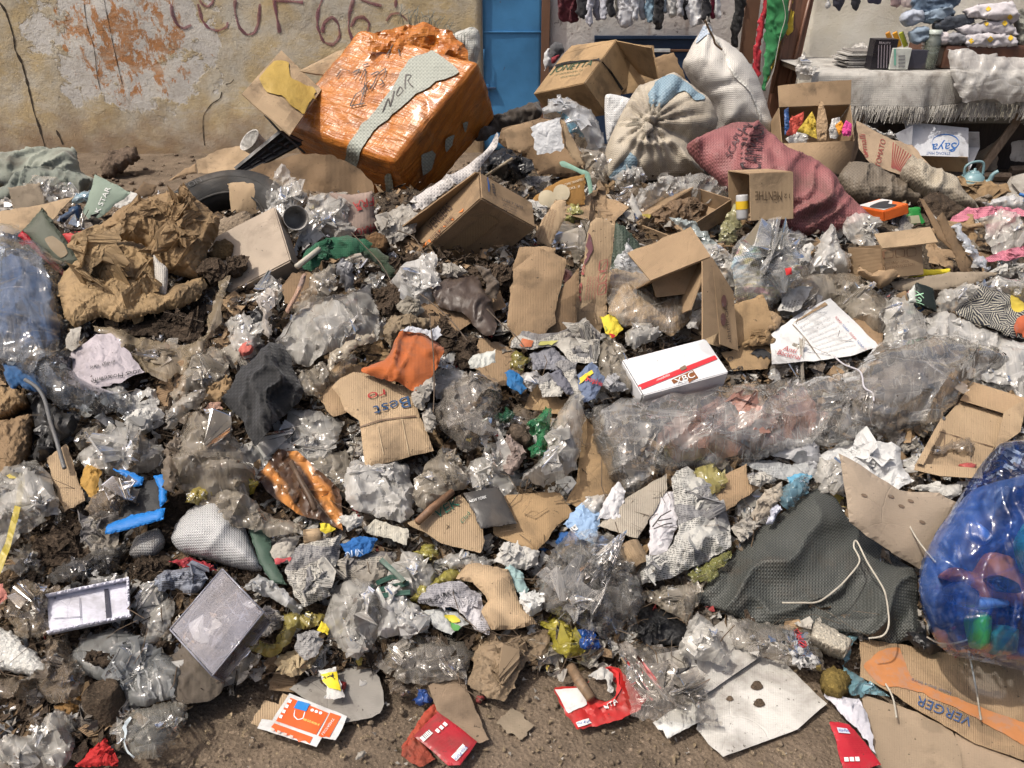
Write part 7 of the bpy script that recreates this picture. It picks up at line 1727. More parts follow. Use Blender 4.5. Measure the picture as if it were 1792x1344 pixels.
def bronze():
 t=NT('bronze_film')
 w=t.node('TexWave', {'bands_direction': 'DIAGONAL'},Vector=t.uv(3.5,6,.4),Scale=1.3,Distortion=3.0,Detail=2.0).outputs[0]
 c=t.mix(t.ramp(w, .55,.95),(.07,.035,.018),(.52,.22,.06))
 c=dirtmix(t, c, .25)
 return t.done(t.pbsdf(Base__Color=c,Roughness=.3,Normal=t.bump(t.noise(t.uv(9,9),1.0,3),.4,.01)))
blob('bronze_wrapper', 'shiny brown and gold patterned sheet left of the milky bag', 'wrapper', Z('J', (128,112),(180,40),(225,-5),(310,5),(400,90),(482,165),(492,332),(400,295),(300,262),(180,172)), bronze(),lift=.10,puff=.0,amp=.03,wr='paper',thick=.001,sp=4,round_=False,flat=24,edgewr=1,jag=2)
tube('fallen_twig', heap_hit(Z('J', (270,20),(310,100),(350,170),(375,230)),.15),.008, m_wood((.10,.06,.035), 'bark'), None, 'dark flat twig lying on the bronze sheet', 'twig')
paper('newspaper', 'crumpled newspaper sheet under the bronze wrapper', Z('J', (250,525),(280,450),(320,402),(400,385),(485,368),(475,470),(430,562),(442,622),(390,640),(330,672),(282,602)), NEWS,lift=.11,puff=.05,amp=.03,cat='newspaper',sp=4)
board('green_card', 'dark green card strip left of the crumpled newspaper', Z('J', (92,320),(130,335),(182,352),(192,450),(225,520),(255,572),(200,562),(140,482)), m_card((.06,.10,.075),.3,0,.5),lift=.10,amp=.01,cat='card')
rc=paper('red_white_box', 'white carton scrap with red band beside the green card', Z('J', (188,420),(250,372),(315,360),(300,400),(280,470),(210,490)), WHITE_D,lift=.1,puff=.02,cat='carton')
patch(rc, Z('J', (200,440),(285,430),(280,455),(205,462)), m_flat((.45,.06,.07)), 'red_band', .005,5)
paper('newspaper', 'grey folded newspaper in the lower middle shade', Z('J', (468,480),(530,455),(600,440),(705,430),(702,522),(600,572),(520,555),(478,540)), NEWS_D,lift=.09,puff=.03,amp=.015,cat='newspaper')
bp_=paper('blue_packet', 'bright blue packet with white letters on the grey newspaper', Z('J', (495,405),(570,368),(642,380),(622,432),(560,455),(512,456)), m_paper((.03,.14,.40),.08),lift=.12,puff=.015,cat='packet')
stamp(bp_, 'OLIN', Z('J', (510,440))[0], Z('J', (580,425))[0],(-2,-11), m_flat((.5,.6,.75)),off=.006)
for k_, (a, b, c__) in enumerate((((640,545),(700,520),(775,512)),((650,575),(710,560),(780,545)),((665,600),(720,590),(785,585)),((660,445),(710,490),(760,540)))):
 P_=heap_hit(Z('J', a, b, c__),.11 + .01 * k_)
 tube('green_straw', P_, .009, m_plastic((.012,.08,.055),.4,.2), None, ['dark green plastic strip, topmost of the bundle', 'dark green plastic strip, middle of the bundle', 'dark green plastic strip, lowest of the bundle', 'dark green plastic strip crossing the bundle'][k_], 'strip',seg=4,smooth=False,group='dark green strips in the lower middle')
film('yellow_scarf', 'twisted mustard yellow bag right of the clear plastic box', Z('I', (1062,852),(1110,830),(1195,830),(1225,760),(1240,700),(1300,695),(1402,708),(1385,750),(1290,762),(1262,820),(1230,868),(1150,885)), m_film((.46,.38,.10),.75,.2,.15),lift=.09,puff=.04,amp=.03)
film('yellow_bag', 'mustard yellow bag corner above the white mesh sack', Z('I', (820,228),(840,185),(900,150),(942,180),(910,212),(860,238)), m_film((.50,.40,.10),.7,.2,.15),lift=.14,puff=.04)
film('yellow_bag', 'small yellow bag scrap at the tip of the bronze wrapper', Z('I', (1075,160),(1080,105),(1110,100),(1125,145),(1095,185)), m_film((.55,.45,.06),.8,.2,.1),lift=.12,puff=.03)
film('white_plastic', 'white plastic strip below the green card', Z('I', (1058,590),(1095,555),(1135,540),(1230,600),(1330,680),(1290,705),(1180,632),(1110,610)), m_film((.7,.7,.69),.85,.25,.15),lift=.10,puff=.03,amp=.03)
paper('newspaper_scrap', 'dirty newspaper wad right of the clear plastic box', Z('I', (1110,740),(1150,660),(1215,690),(1222,750),(1160,795),(1110,800)), NEWS_D,lift=.08,puff=.03,amp=.03,cat='newspaper')
paper('tan_paper', 'torn tan and grey paper beside the mustard bag', Z('I', (1190,910),(1210,875),(1280,850),(1300,790),(1360,775),(1395,820),(1380,880),(1340,930),(1262,970),(1220,945)), m_paper((.46,.36,.22),.3),lift=.06,puff=.03,amp=.03)
paper('silver_wad', 'grey printed paper wad on the torn tan paper', Z('I', (1280,860),(1300,795),(1360,775),(1400,820),(1375,880),(1320,905)), m_paper((.42,.41,.40),.3,.5),lift=.10,puff=.03,amp=.025)
wc_=paper('yellow_tag', 'yellow warning tag left of the clear bags', Z('I', (1375,775),(1395,735),(1430,770),(1420,795)), m_paper((.75,.60,.05),.05),lift=.1,puff=.005,cat='tag')
paper('yellow_tag', 'yellow warning tag under the bronze sheet corner', Z('I', (1390,320),(1430,315),(1452,345),(1415,365),(1392,350)), m_paper((.72,.58,.05),.1),lift=.14,puff=.005,cat='tag')
tube('tan_tube', heap_hit(Z('J', (325,345),(370,340),(400,338)),.12),.02, CARD_L, None, 'tan cardboard tube end beside the yellow tag', 'tube',seg=12)
# ------------------------------------------------------------------ left edge
rag('blue_cloth', 'bright blue crumpled cloth inside the big film bag at the left', Z('E', (-30,200),(120,180),(250,260),(300,420),(320,600),(200,640),(60,620),(-30,640)), m_cloth((.03,.075,.17),.15),lift=.05,puff=.10,amp=.04)
film('blue_film_bag', 'big bluish clear film bag bulging at the left edge', Z('E', (-40,70),(50,45),(110,40),(240,140),(350,240),(335,330),(345,450),(380,600),(420,780),(520,850),(610,905),(668,990),(520,1000),(330,965),(240,885),(180,805),(80,760),(-40,740)), m_film((.46,.48,.52),.17,.1,.22,(.82,.88,.95)),lift=.12,puff=.16,back=.03,amp=.026,sp=4,extra=0)
rag('blue_cloth', 'royal blue cloth hanging below the film bag at the left', Z('E', (50,755),(110,765),(195,800),(245,850),(268,905),(190,890),(130,865),(95,905),(75,850)), m_cloth((.012,.075,.20),.1),lift=.13,puff=.03,amp=.02)
pp=paper('printed_paper', 'soiled lilac paper with cursive print below the brown bag', Z('E', (395,690),(450,660),(525,600),(620,590),(700,700),(765,790),(700,815),(640,852),(540,860),(460,875),(412,795)), m_paper((.50,.45,.48),.35),lift=.12,puff=.02,amp=.008)
stamp(pp, 'ladies Housewife', Z('E', (740,740))[0], Z('E', (480,790))[0],(2,8), INK_K,off=.006,shear=.3)
stamp(pp, 'in high waist', Z('E', (600,695))[0], Z('E', (470,725))[0],(1,6), INK_K,off=.006,shear=.3)
paper('white_card', 'small white card standing left of the lilac paper', Z('E', (372,675),(385,570),(450,570),(440,660),(400,690)), WHITE_D,lift=.14,puff=.005,cat='card')
film('white_film', 'white film scrap under the lilac paper', Z('E', (465,872),(560,862),(645,850),(702,900),(672,968),(570,952)), m_film((.62,.6,.57),.6,.2,.25),lift=.10,puff=.03)
film('brown_film_pan', 'big torn transparent sheet full of soil under the brown bag', Z('E', (500,545),(620,560),(740,590),(880,620),(1030,640),(1090,560),(1120,430),(1165,310),(1205,300),(1165,490),(1110,610),(1045,710),(960,780),(880,832),(820,800),(770,770),(700,690),(600,610)), m_film((.48,.39,.27),.55,.12,.45),lift=.10,puff=.03,amp=.02,back=0)
film('clear_film', 'dull clear film right of the soil pan', Z('E', (1000,760),(1100,660),(1180,660),(1210,800),(1100,860),(1000,880),(920,940),(900,880)), FILM_D,lift=.09,puff=.05,cat='plastic film')
film('knotted_bag', 'dirty knotted bag neck in the left middle', Z('E', (888,1090),(900,1020),(930,960),(985,925),(1060,885),(1092,890),(1085,945),(1040,985),(990,1010),(930,1085)), m_film((.48,.44,.38),.8,.2,.4),lift=.16,puff=.05,amp=.025)
film('dust_bag', 'dusty full film bag below the knotted neck', Z('E', (970,1015),(1060,995),(1150,1060),(1240,1140),(1335,1300),(1320,1400),(1240,1520),(1120,1500),(1000,1420),(900,1330),(930,1200),(960,1100)), m_film((.38,.33,.26),.7,.16,.5),lift=.13,puff=.12,amp=.03,sp=4.5)
film('muddy_sock', 'long muddy sock like bag hanging left of the dusty bag', Z('E', (880,1300),(890,1220),(940,1140),(980,1180),(980,1280),(950,1380),(930,1440),(880,1400)), m_plastic((.14,.11,.08),.5,.6,.6),lift=.19,puff=.04)
paper('tan_paper', 'folded tan paper scrap left of the black cloth', Z('E', (1085,925),(1130,850),(1220,815),(1235,870),(1190,940),(1120,950)), KRAFT,lift=.13,puff=.03)
paper('picture_scrap', 'small colour printed scrap below the tan paper', Z('E', (1075,985),(1110,955),(1170,950),(1172,985),(1120,1000)), m_paper((.5,.3,.22),.2,.5),lift=.15,puff=.005)
film('clear_bag', 'crumpled clear bag in the left middle above the blue carton', Z('E', (438,1235),(500,1150),(580,1040),(640,1080),(725,1090),(860,1150),(885,1235),(800,1290),(700,1310),(560,1312)), FILM,lift=.09,puff=.08,amp=.03)
paper('white_paper', 'white crumpled paper above the clear bag at the left', Z('E', (675,1025),(735,985),(805,980),(818,1070),(760,1095),(715,1098)), WHITE,lift=.13,puff=.03,amp=.025)
film('clear_bag', 'small brown clear bag left of the white crumpled paper', Z('E', (400,1130),(440,1080),(520,1060),(510,1150),(440,1200)), FILM_D,lift=.08,puff=.04)
lump('brown_package', 'tan paper package at the left edge', Z('E', (-30,860),(60,865),(135,890),(165,945),(80,1000),(-30,1035)), KRAFT,lift=.10,puff=.07,wr='kraft',amp=.02,cat='package',flat=14)
lump('brown_package', 'brown package wrapped in film at the left edge', Z('E', (-30,1065),(80,1030),(182,1015),(175,1150),(150,1255),(80,1340),(-30,1400)), m_paper((.27,.18,.10),.35,fold=1.5),lift=.09,puff=.08,wr='kraft',amp=.02,cat='package',flat=14)
film('black_film', 'dark pleated film right of the brown packages', Z('E', (165,900),(260,930),(350,990),(455,1010),(400,1105),(320,1180),(250,1250),(195,1230),(225,1100)), m_plastic((.035,.034,.033),.3,.3,.9),lift=.11,puff=.05,amp=.04)
cord('grey_hose', 'grey hose bending down through the left of the heap', 'hose', Z('E', (240,945),(300,985),(340,1050),(370,1160),(400,1250),(430,1350),(445,1400)),.006, m_plastic((.13,.13,.13),.5,.3),.15)
film('clear_bag', 'wide clear film sheet at the left edge over the packages', Z('I', (-30,160),(60,90),(180,30),(240,130),(288,265),(180,320),(90,380),(40,470),(-30,520)), FILM,lift=.13,puff=.05,amp=.03,sp=4.5)
board('wood_board', 'brown board with torn label at the left', Z('I', (228,40),(310,-20),(345,90),(388,215),(300,262),(262,160)), CARD_L,lift=.13,thick=.012)
blob('yellow_strap', 'yellow measuring strap hanging at the left edge', 'strap', Z('I', (62,130),(95,118),(135,122),(135,180),(112,300),(75,440),(40,530),(5,560),(20,500),(60,400),(95,260),(112,150),(75,142)), m_plastic((.42,.33,.05),.5,.4),lift=.17,puff=.0,amp=.012,wr='kraft',thick=.001,sp=4,flat=True,edgewr=1)
paper('torn_label', 'orange and white torn label beside the brown board', Z('I', (368,150),(385,70),(440,52),(455,100),(435,210),(400,200)), m_paper((.46,.27,.07),.35),lift=.13,puff=.01,amp=.012,cat='label')
bc=empty('blue_black_carton', heap_hit(Z('I', (620,300)))[0], 'black carton with bright blue bands at the left', 'carton')
BLUEC=m_card((.02,.20,.60),.1,0,.4)
for nm, pts, lf_, mt in (('black_side', [(530,310),(575,190),(600,155),(735,125),(722,265),(640,282),(560,310)],.15, m_card((.025,.026,.028),.3,0,.5)),('blue_band', [(515,93),(580,100),(642,125),(632,160),(598,165),(560,120)],.165, BLUEC),('blue_band', [(685,122),(742,114),(738,222),(712,255),(705,170)],.165, BLUEC),('blue_band', [(482,372),(498,325),(600,290),(728,262),(722,306),(600,345)],.165, BLUEC)):
 board(nm, None, Z('I', *pts), mt,lift=lf_,parent=bc,amp=.004)
film('clear_wad', 'brown stained clear film wad on the blue black carton', Z('I', (395,260),(450,180),(560,140),(620,180),(610,240),(540,275),(440,300)), FILM_DD,lift=.15,puff=.05,amp=.03)
MESHW=m_sack((.52,.52,.52),.3,150,(.22,.22,.22),.35)
blob('mesh_sack', 'silvery white woven sack end in the left middle', 'sack', Z('I', (755,380),(775,310),(840,240),(960,190),(1030,260),(1085,380),(1132,500),(1030,490),(940,462),(800,425)), MESHW,lift=.08,puff=.08,back=.03,wr='sack',amp=.02)
blob('mesh_sack', 'grey woven sack corner left of the silvery sack', 'sack', Z('I', (570,430),(600,360),(690,325),(720,380),(680,440),(600,450)), m_sack((.30,.30,.30),.5,150,(.14,.14,.14),.4),lift=.07,puff=.04,wr='sack',amp=.015,back=.02)
film('grey_film', 'torn grey film tail between silvery sack and green card', Z('I', (940,200),(1000,130),(1060,180),(1100,220),(1200,290),(1320,330),(1290,360),(1180,370),(1090,330),(1000,330)), FILM_D,lift=.15,puff=.04,amp=.03)
film('red_net', 'red string net scrap below the silvery sack', Z('I', (745,470),(830,462),(930,480),(940,515),(880,520),(790,490)), m_sack((.32,.03,.04),.2,80),lift=.09,puff=.02,wr='cloth')
paper('blue_white_rag', 'blue and white crumpled rag below the red net', Z('I', (675,565),(720,510),(800,505),(860,490),(902,530),(880,590),(830,620),(780,590),(700,600)), m_paper((.32,.35,.42),.35,.7),lift=.09,puff=.05,amp=.04,cat='rag')
for i, (pts, wds) in enumerate((([(160,400),(250,330),(360,300),(440,380),(420,460),(300,480),(190,470)], 'heap of rotten leaves at the left below the film sheet'),([(730,190),(800,150),(830,210),(780,300),(740,380),(700,330)], 'black leaf mould beside the blue black carton'),([(620,450),(700,420),(760,470),(700,520),(640,560),(600,510)], 'brown leaf mould left of the red net'),([(690,130 + 700),(740,800),(700,850),(660,840)], 'brown leaf mould beside the clear plastic box'))):
 lump('rotten_leaves', wds, Z('I', *pts), MUD,lift=.05,puff=.03,amp=.03,cat='leaves',jag=6,extra=16,flat=True,back=.02)
film('dark_bag', 'dark grey film below the rotten leaves at the left', Z('I', (210,530),(300,470),(430,430),(560,380),(545,440),(480,520),(350,550),(250,560)), m_film((.10,.095,.09),.75,.16,.4),lift=.08,puff=.04,amp=.025)
wt=empty('white_tray', heap_hit(Z('I', (400,780)))[0], 'white open box lid with black stripe at the lower left', 'box')
WT=m_card((.60,.60,.68),.12,0,.5)
o_=board('tray_floor', None, Z('I', (228,625),(340,602),(460,578),(565,558),(573,716),(460,740),(345,762),(235,788)), WT,lift=.10,parent=wt,amp=.003,thick=.004,jag=.6)
patch(o_, Z('I', (452,575),(470,572),(484,726),(464,740)), m_flat((.012,.012,.03)), 'black_stripe', .004,5)
for l_ in ([(345,610),(355,755)],[(235,700),(350,692)]): stroke(o_, Z('I', *l_),1.4, m_flat((.2,.2,.24)), 'slot_line', .004)
for pts in ([(225,622),(565,552),(568,560),(230,632)],[(565,552),(575,556),(578,720),(570,720)],[(230,782),(575,712),(578,722),(236,794)]):
 board('tray_rim', None, Z('I', *pts), WT,lift=.13,parent=wt,amp=.001,thick=.03,jag=.3)
film('clear_bag', 'clear bag with brown contents left of the white tray', Z('I', (42,690),(60,620),(110,560),(240,600),(232,700),(242,782),(180,800),(100,802)), m_film((.40,.32,.23),.45,.14,.35),lift=.09,puff=.06)
film('clear_bag', 'crumpled clear film behind the white tray', Z('I', (385,575),(420,540),(500,535),(560,560),(480,575)), FILM_C,lift=.10,puff=.04)
paper('red_white_scrap', 'red and white card scrap at the left edge', Z('I', (-20,590),(40,580),(62,640),(20,670),(-20,678)), m_paper((.5,.2,.16),.1),lift=.13,puff=.005)
lump('foam_block', 'white polystyrene slab at the left edge', Z('I', (-30,765),(60,775),(110,820),(185,880),(218,945),(172,962),(80,945),(-30,915)), m_soil((.60,.59,.55), 'foam', 1.0,.12),lift=.07,puff=.05,cat='foam',amp=.006)
pbx, pbp, K=carton('clear_box', 'clear violet tinted plastic box lying at the lower left', 'box', Z('I', (917,945))[0], Z('I', (735,745))[0], Z('I', (1140,670))[0], None, m_film((.60,.60,.70),.22,.10,.06,(.92,.92,.96),crinkle=.1),lift=.16,frame=(34,8,.10),bury=.1,th=.002,warp=.002,open_=('d1', 'a1'))
for e_ in (('000', '100'),('100', '110'),('110', '010'),('010', '000'),('000', '001'),('100', '101'),('010', '011'),('001', '101'),('001', '011')):
 tube('edge', np.array([K[e_[0]], K[e_[1]]]),.0022, m_film((.62,.62,.72),.7,.1,.1), pbx,seg=5)
gt=blob('crushed_tray', 'crushed grey clear plastic tray holding soil at the lower left', 'tray', Z('I', (318,880),(350,820),(400,772),(520,748),(620,800),(700,850),(812,922),(790,1000),(760,1052),(640,1088),(560,1080),(520,1012),(420,975),(330,935)), m_film((.42,.43,.42),.5,.09,.3),lift=.05,puff=.04,wr='film',amp=.02,extra=3,flat=38,round_=False,jag=3)
for k_ in range(6):
 stroke(gt, Z('I', (470 + k_ * 52,860 + k_ * 20),(500 + k_ * 48,905 + k_ * 20),(520 + k_ * 44,960 + k_ * 18),(560 + k_ * 38,1010 + k_ * 10)),6, m_film((.5,.51,.5),.6,.1,.2), 'rib', .007,4)
lump('mud_clod', 'brown soil lumps lying on the crushed grey tray', Z('I', (380,900),(420,860),(500,880),(560,900),(540,940),(450,935)), MUD,lift=.09,puff=.03,cat='mud',extra=6,flat=True)
mco=heap_hit(Z('I', (445,1215)))[0]
mc=empty('muddy_cup', mco, 'mud covered brown cup standing upside down at the lower left', 'cup')
lathe('cup_wall', [(r * .56, h * .62) for r, h in ((.098,.0),(.10,.012),(.094,.018),(.088,.06),(.078,.12),(.070,.165),(.062,.172),(.052,.165),(.001,.16))], mco + np.array([0,.04,0]),(-.05,.12,1), m_soil((.075,.055,.038), 'mud_cup'), mc,dent=.06,seg=40)
ccp=Z('I', (525,1168),(560,1130),(600,1112),(690,1085),(762,1070),(812,1095),(818,1135),(790,1200),(740,1262),(702,1312),(640,1318),(600,1322),(552,1285),(535,1230))
clp=film('clear_cup', 'crushed clear plastic cup with blue rim at the lower left', ccp, m_film((.52,.50,.44),.30,.08,.15),lift=.05,puff=.06,back=.02,amp=.008,cat='cup')
stroke(clp, Z('I', (575,1130),(545,1165),(542,1210),(560,1265),(595,1300)),7, m_plastic((.55,.62,.66),.4,.1), 'cup_rim', .006,4)
rdc=paper('red_carton_scrap', 'red and white drink carton scrap at the bottom left', Z('I', (335,1350),(400,1280),(458,1230),(500,1280),(515,1350)), m_paper((.50,.03,.03),.1),lift=.05,puff=.04,cat='carton')
stroke(rdc, Z('I', (458,1234),(490,1275),(508,1344)),8, INK_W, 'white_edge', .005)
film('brown_film', 'brown clear film heap at the lower left edge', Z('I', (-30,985),(60,950),(160,960),(215,900),(200,820),(300,800),(340,900),(385,990),(340,1075),(250,1082),(120,1070),(-30,1060)), FILM_DD,lift=.07,puff=.06,amp=.04)
film('clear_bag', 'thin clear bag in the bottom left corner', Z('I', (-30,1250),(80,1220),(180,1200),(220,1140),(265,1115),(350,1160),(335,1265),(280,1380),(-30,1380)), FILM,lift=.05,puff=.06,amp=.035)
paper('orange_scrap', 'rusty orange paper scrap left of the muddy cup', Z('I', (240,1090),(300,1060),(370,1040),(368,1100),(310,1140),(260,1120)), m_paper((.35,.19,.06),.4),lift=.05,puff=.02)
paper('white_scrap', 'small white torn paper right of the crushed tray', Z('I', (770,1055),(790,1010),(830,1005),(865,1040),(850,1060),(800,1068)), WHITE,lift=.03,puff=.01)
# ------------------------------------------------------------------ foot of the heap and open ground
film('clear_bag', 'crumpled clear bag left of the newspaper bag at the foot', Z('J', (412,725),(430,650),(455,600),(522,548),(600,560),(655,568),(672,640),(655,780),(610,840),(560,892),(500,850),(440,800)), FILM,lift=.08,puff=.09,amp=.03,sp=4.5,knot=[(*Z('J', (600,640))[0],11,.03)])
film('clear_bag', 'milky folded clear bag right of the crumpled one', Z('J', (648,640),(680,600),(722,578),(785,650),(865,702),(852,772),(785,802),(722,792),(650,810)), FILM_M,lift=.10,puff=.06,amp=.03)
film('clear_sheet', 'flat transparent sheet spread on the ground in the middle', Z('J', (635,905),(720,840),(800,790),(960,778),(1065,850),(1040,920),(1000,972),(900,985),(820,992),(720,972)), m_film((.52,.47,.40),.30,.1,.35),lift=.04,puff=.03,back=0,amp=.012,cat='plastic sheet')
np_=paper('newspaper_bag', 'printed newspaper bag folded at the foot of the heap', Z('J', (818,655),(835,610),(880,582),(1000,562),(1080,620),(1112,722),(1125,790),(1095,790),(1050,755),(990,685),(880,668)), m_paper((.60,.58,.60),.25,.6),lift=.10,puff=.03,amp=.02,cat='newspaper')
stamp(np_, 'WAZURKA', Z('J', (835,640))[0], Z('J', (985,590))[0],(-1,-7), INK_K,off=.006)
pl=paper('printed_plate', 'grey white wrapper with yellow and green print under the newspaper bag', Z('J', (838,692),(900,680),(985,690),(1032,742),(960,788),(902,762)), m_paper((.50,.51,.50),.15),lift=.08,puff=.01,cat='wrapper')
patch(pl, Z('J', (930,665 + 25),(980,690),(1000,715),(960,720)), m_flat((.6,.5,.05)), 'yellow_print', .005,4, True)
patch(pl, Z('J', (940,700),(990,730),(1020,740),(970,745)), m_flat((.1,.3,.08)), 'green_print', .006,4, True)
board('bent_cardboard', 'bent tan cardboard standing right of the newspaper bag', Z('J', (988,552),(1012,510),(1040,465),(1120,490),(1205,522),(1250,642),(1290,700),(1322,742),(1230,765),(1132,772),(1092,690),(1120,650),(1060,570)), CARD_L,lift=.09,amp=.03,puff=.03)
paper('flat_paper_bag', 'flattened dusty brown paper bag at the foot of the heap', Z('J', (1038,995),(1060,880),(1085,805),(1200,758),(1390,768),(1382,872),(1285,902),(1240,980),(1192,1068),(1120,1052),(1062,1015)), m_paper((.30,.22,.14),.5,fold=1.3),lift=.05,puff=.03,amp=.02,cat='paper bag')
gc_=board('grey_card', 'grey rounded card sheet lying on the ground', Z('J', (262,1005),(330,965),(400,940),(500,920),(600,897),(650,960),(668,1020),(675,1070),(655,1110),(618,1132),(550,1145),(480,1157),(380,1080)), m_card((.30,.28,.25),.35,0,.6),lift=.018,puff=.0,amp=.004,cat='card',thick=.003)
bx_=board('padlock_box', 'unfolded orange and white padlock box lying on the ground', Z('J', (128,1182),(148,1142),(192,1148),(228,1090),(266,1032),(350,1065),(436,1100),(512,1130),(492,1182),(462,1232),(405,1222),(382,1262),(270,1226),(168,1192)), m_card((.62,.62,.61),.22,0,.45),lift=.032,puff=.0,amp=.004,cat='box',thick=.002,jag=.4)
ORG=m_flat((.78,.11,.02),.45,wear=.03)
patch(bx_, Z('J', (205,1142),(268,1042),(432,1108),(378,1202)), ORG, 'orange_print', .002,6)
patch(bx_, Z('J', (170,1186),(198,1152),(364,1212),(342,1254)), ORG, 'orange_print', .002,6)
patch(bx_, Z('J', (388,1206),(440,1106),(486,1122),(428,1226)), ORG, 'orange_print', .002,6)
patch(bx_, Z('J', (282,1088),(300,1056),(352,1070),(335,1104)), m_flat((.02,.22,.6)), 'lock_body', .004,4)
stroke(bx_, Z('J', (288,1096),(284,1122),(300,1138),(322,1132),(330,1106)),2.4, INK_W, 'shackle', .004,3)
stamp(bx_, 'LECFASNT', Z('J', (438,1165))[0] if 0 else Z('J', (402,1200))[0], Z('J', (452,1130))[0],(3,3), INK_W,off=.004)
for k_ in range(3): patch(bx_, Z('J', *[(362 + 18 * k_ + 8 * math.cos(a),1098 + 6 * k_ + 7 * math.sin(a)) for a in np.linspace(0,5.6,8)]), INK_W, 'round_mark', .004,3)
for k_ in range(4): patch(bx_, Z('J', (218 + k_ * 13,1130 - k_ * 22),(230 + k_ * 13,1134 - k_ * 22),(236 + k_ * 13,1120 - k_ * 22),(224 + k_ * 13,1116 - k_ * 22)), INK_W, 'pictogram', .004,3)
for k_ in range(6): patch(bx_, Z('J', (182 + k_ * 27,1184 + k_ * 10),(196 + k_ * 27,1189 + k_ * 10),(200 + k_ * 27,1179 + k_ * 10),(186 + k_ * 27,1174 + k_ * 10)), m_flat((.72,.5,.42)), 'pictogram', .004,3)
stamp(bx_, 'S08 DEHREBUE', Z('J', (322,1140))[0], Z('J', (396,1144))[0] if 0 else Z('J', (392,1166))[0],(1,-3.5), m_flat((.85,.75,.2)),off=.004)
board('brown_card', 'brown card flaps under the padlock box', Z('J', (98,1155),(130,1100),(160,1055),(215,1072),(232,1025),(278,1042),(200,1145),(140,1170)), CARD_L,lift=.014,puff=0,amp=.003)
yt=paper('yellow_pennant', 'yellow and white paper pennant on the grey card', Z('J', (388,942),(430,932),(466,928),(485,990),(500,1055),(460,1062),(416,1058),(430,1010)), m_paper((.66,.65,.62),.1),lift=.05,puff=.01,amp=.006)
patch(yt, Z('J', (390,943),(464,930),(484,1015),(435,1000)), m_flat((.78,.62,.03)), 'yellow_print', .004,4)
stamp(yt, '4+4', Z('J', (412,965))[0], Z('J', (455,955))[0],(-1,-6), INK_K,off=.006)
board('red_card', 'dark red card bit behind the yellow pennant', Z('J', (478,972),(512,985),(498,1035),(488,1035)), m_card((.2,.02,.02),.2,0,.5),lift=.03,cat='card')
board('brown_board', 'long brown board strip lying on the ground in the middle', Z('J', (862,978),(930,968),(1012,958),(1065,1090),(1122,1228),(1082,1242),(1000,1180),(900,1102)), m_card((.26,.19,.13),.35,.1),lift=.02,puff=0,amp=.006)
paper('torn_red_bag', 'torn dusty red bag under the red pouch', Z('J', (742,1295),(760,1240),(800,1180),(850,1100),(885,1075),(905,1110),(860,1170),(822,1222),(890,1310),(832,1345),(790,1330)), m_paper((.42,.07,.04),.45),lift=.02,puff=.015,cat='wrapper')
rp=board('red_pouch', 'red drink pouch with barcode lying on the ground', Z('J', (803,1218),(850,1168),(905,1114),(990,1175),(1072,1242),(1040,1290),(1000,1342),(950,1345),(880,1280)), m_plastic((.44,.018,.03),.35,.42,.3),lift=.035,puff=.006,amp=.004,cat='pouch',thick=.006,jag=.4)
patch(rp, Z('J', (828,1215),(868,1180),(884,1196),(845,1232)), INK_W, 'barcode_field', .003,4)
for k_ in range(7): stroke(rp, Z('J', (834 + k_ * 5.4,1212 - k_ * 4.9),(848 + k_ * 5.4,1226 - k_ * 4.9)),.8 + .5 * (k_ % 2), INK_K, 'barcode_bar', .005,3)
patch(rp, Z('J', (962,1298),(1012,1242),(1032,1262),(985,1316)), INK_W, 'name_field', .003,4)
stamp(rp, 'Vita-Pure', Z('J', (1022,1252))[0], Z('J', (975,1308))[0],(5,3.6), m_flat((.03,.08,.35)),off=.005,shear=.2)
for k_ in range(8): stamp(rp, 'ingredients sugar flavour citric', Z('J', (880 + k_ * 13,1222 + k_ * 10 - 8))[0], Z('J', (905 + k_ * 13 + 25,1182 + k_ * 10))[0],(1.2,1.2), m_flat((.32,.01,.02)),off=.004)
for k_ in range(3): patch(rp, Z('J', (892 + 16 * k_, 1186 - 14 * k_),(906 + 16 * k_, 1198 - 14 * k_),(916 + 16 * k_, 1188 - 14 * k_),(902 + 16 * k_, 1176 - 14 * k_)), INK_W, 'pictogram', .004,3)
film('balloon', 'dark blue deflated balloon on the ground', Z('J', (803,1055),(812,1020),(840,1008),(868,1020),(878,1050),(868,1072),(832,1082)), m_plastic((.02,.06,.22),.3,.1),lift=.02,puff=.03,cat='balloon')
board('faded_card', 'faded square of card trodden into the ground', Z('J', (1158,1152),(1190,1115),(1222,1085),(1270,1120),(1322,1162),(1290,1195),(1268,1226),(1210,1190)), m_card((.26,.21,.15),.5,.1),lift=.008,puff=0,amp=.003,jag=3,cat='card',thick=.002)
film('brown_bag', 'small brown clear bag under the flat transparent sheet', Z('J', (678,975),(720,965),(765,990),(792,1030),(742,1052),(692,1015)), FILM_DD,lift=.03,puff=.04)
paper('white_bit', 'tiny white paper bit left of the red pouch', Z('J', (542,1312),(560,1280),(585,1272),(598,1285),(565,1312)), WHITE_D,lift=.01,puff=.01)
lump('red_bottle_top', 'small red plastic cap on the ground', Z('J', (1076,1062),(1080,1035),(1100,1032),(1105,1052),(1090,1066)), m_plastic((.35,.07,.07)),lift=.012,puff=.02,cat='cap')
film('round_clear_bag', 'big round clear bag in the lower middle', Z('K', (348,625),(360,540),(382,480),(432,400),(490,365),(560,358),(640,380),(700,420),(740,470),(772,540),(795,642),(760,700),(722,742),(640,802),(570,770),(520,742),(390,692)), m_film((.62,.60,.57),.24,.1,.12),lift=.09,puff=.14,back=.04,amp=.035,sp=4,knot=[(*Z('K', (590,540))[0],13,.04)])
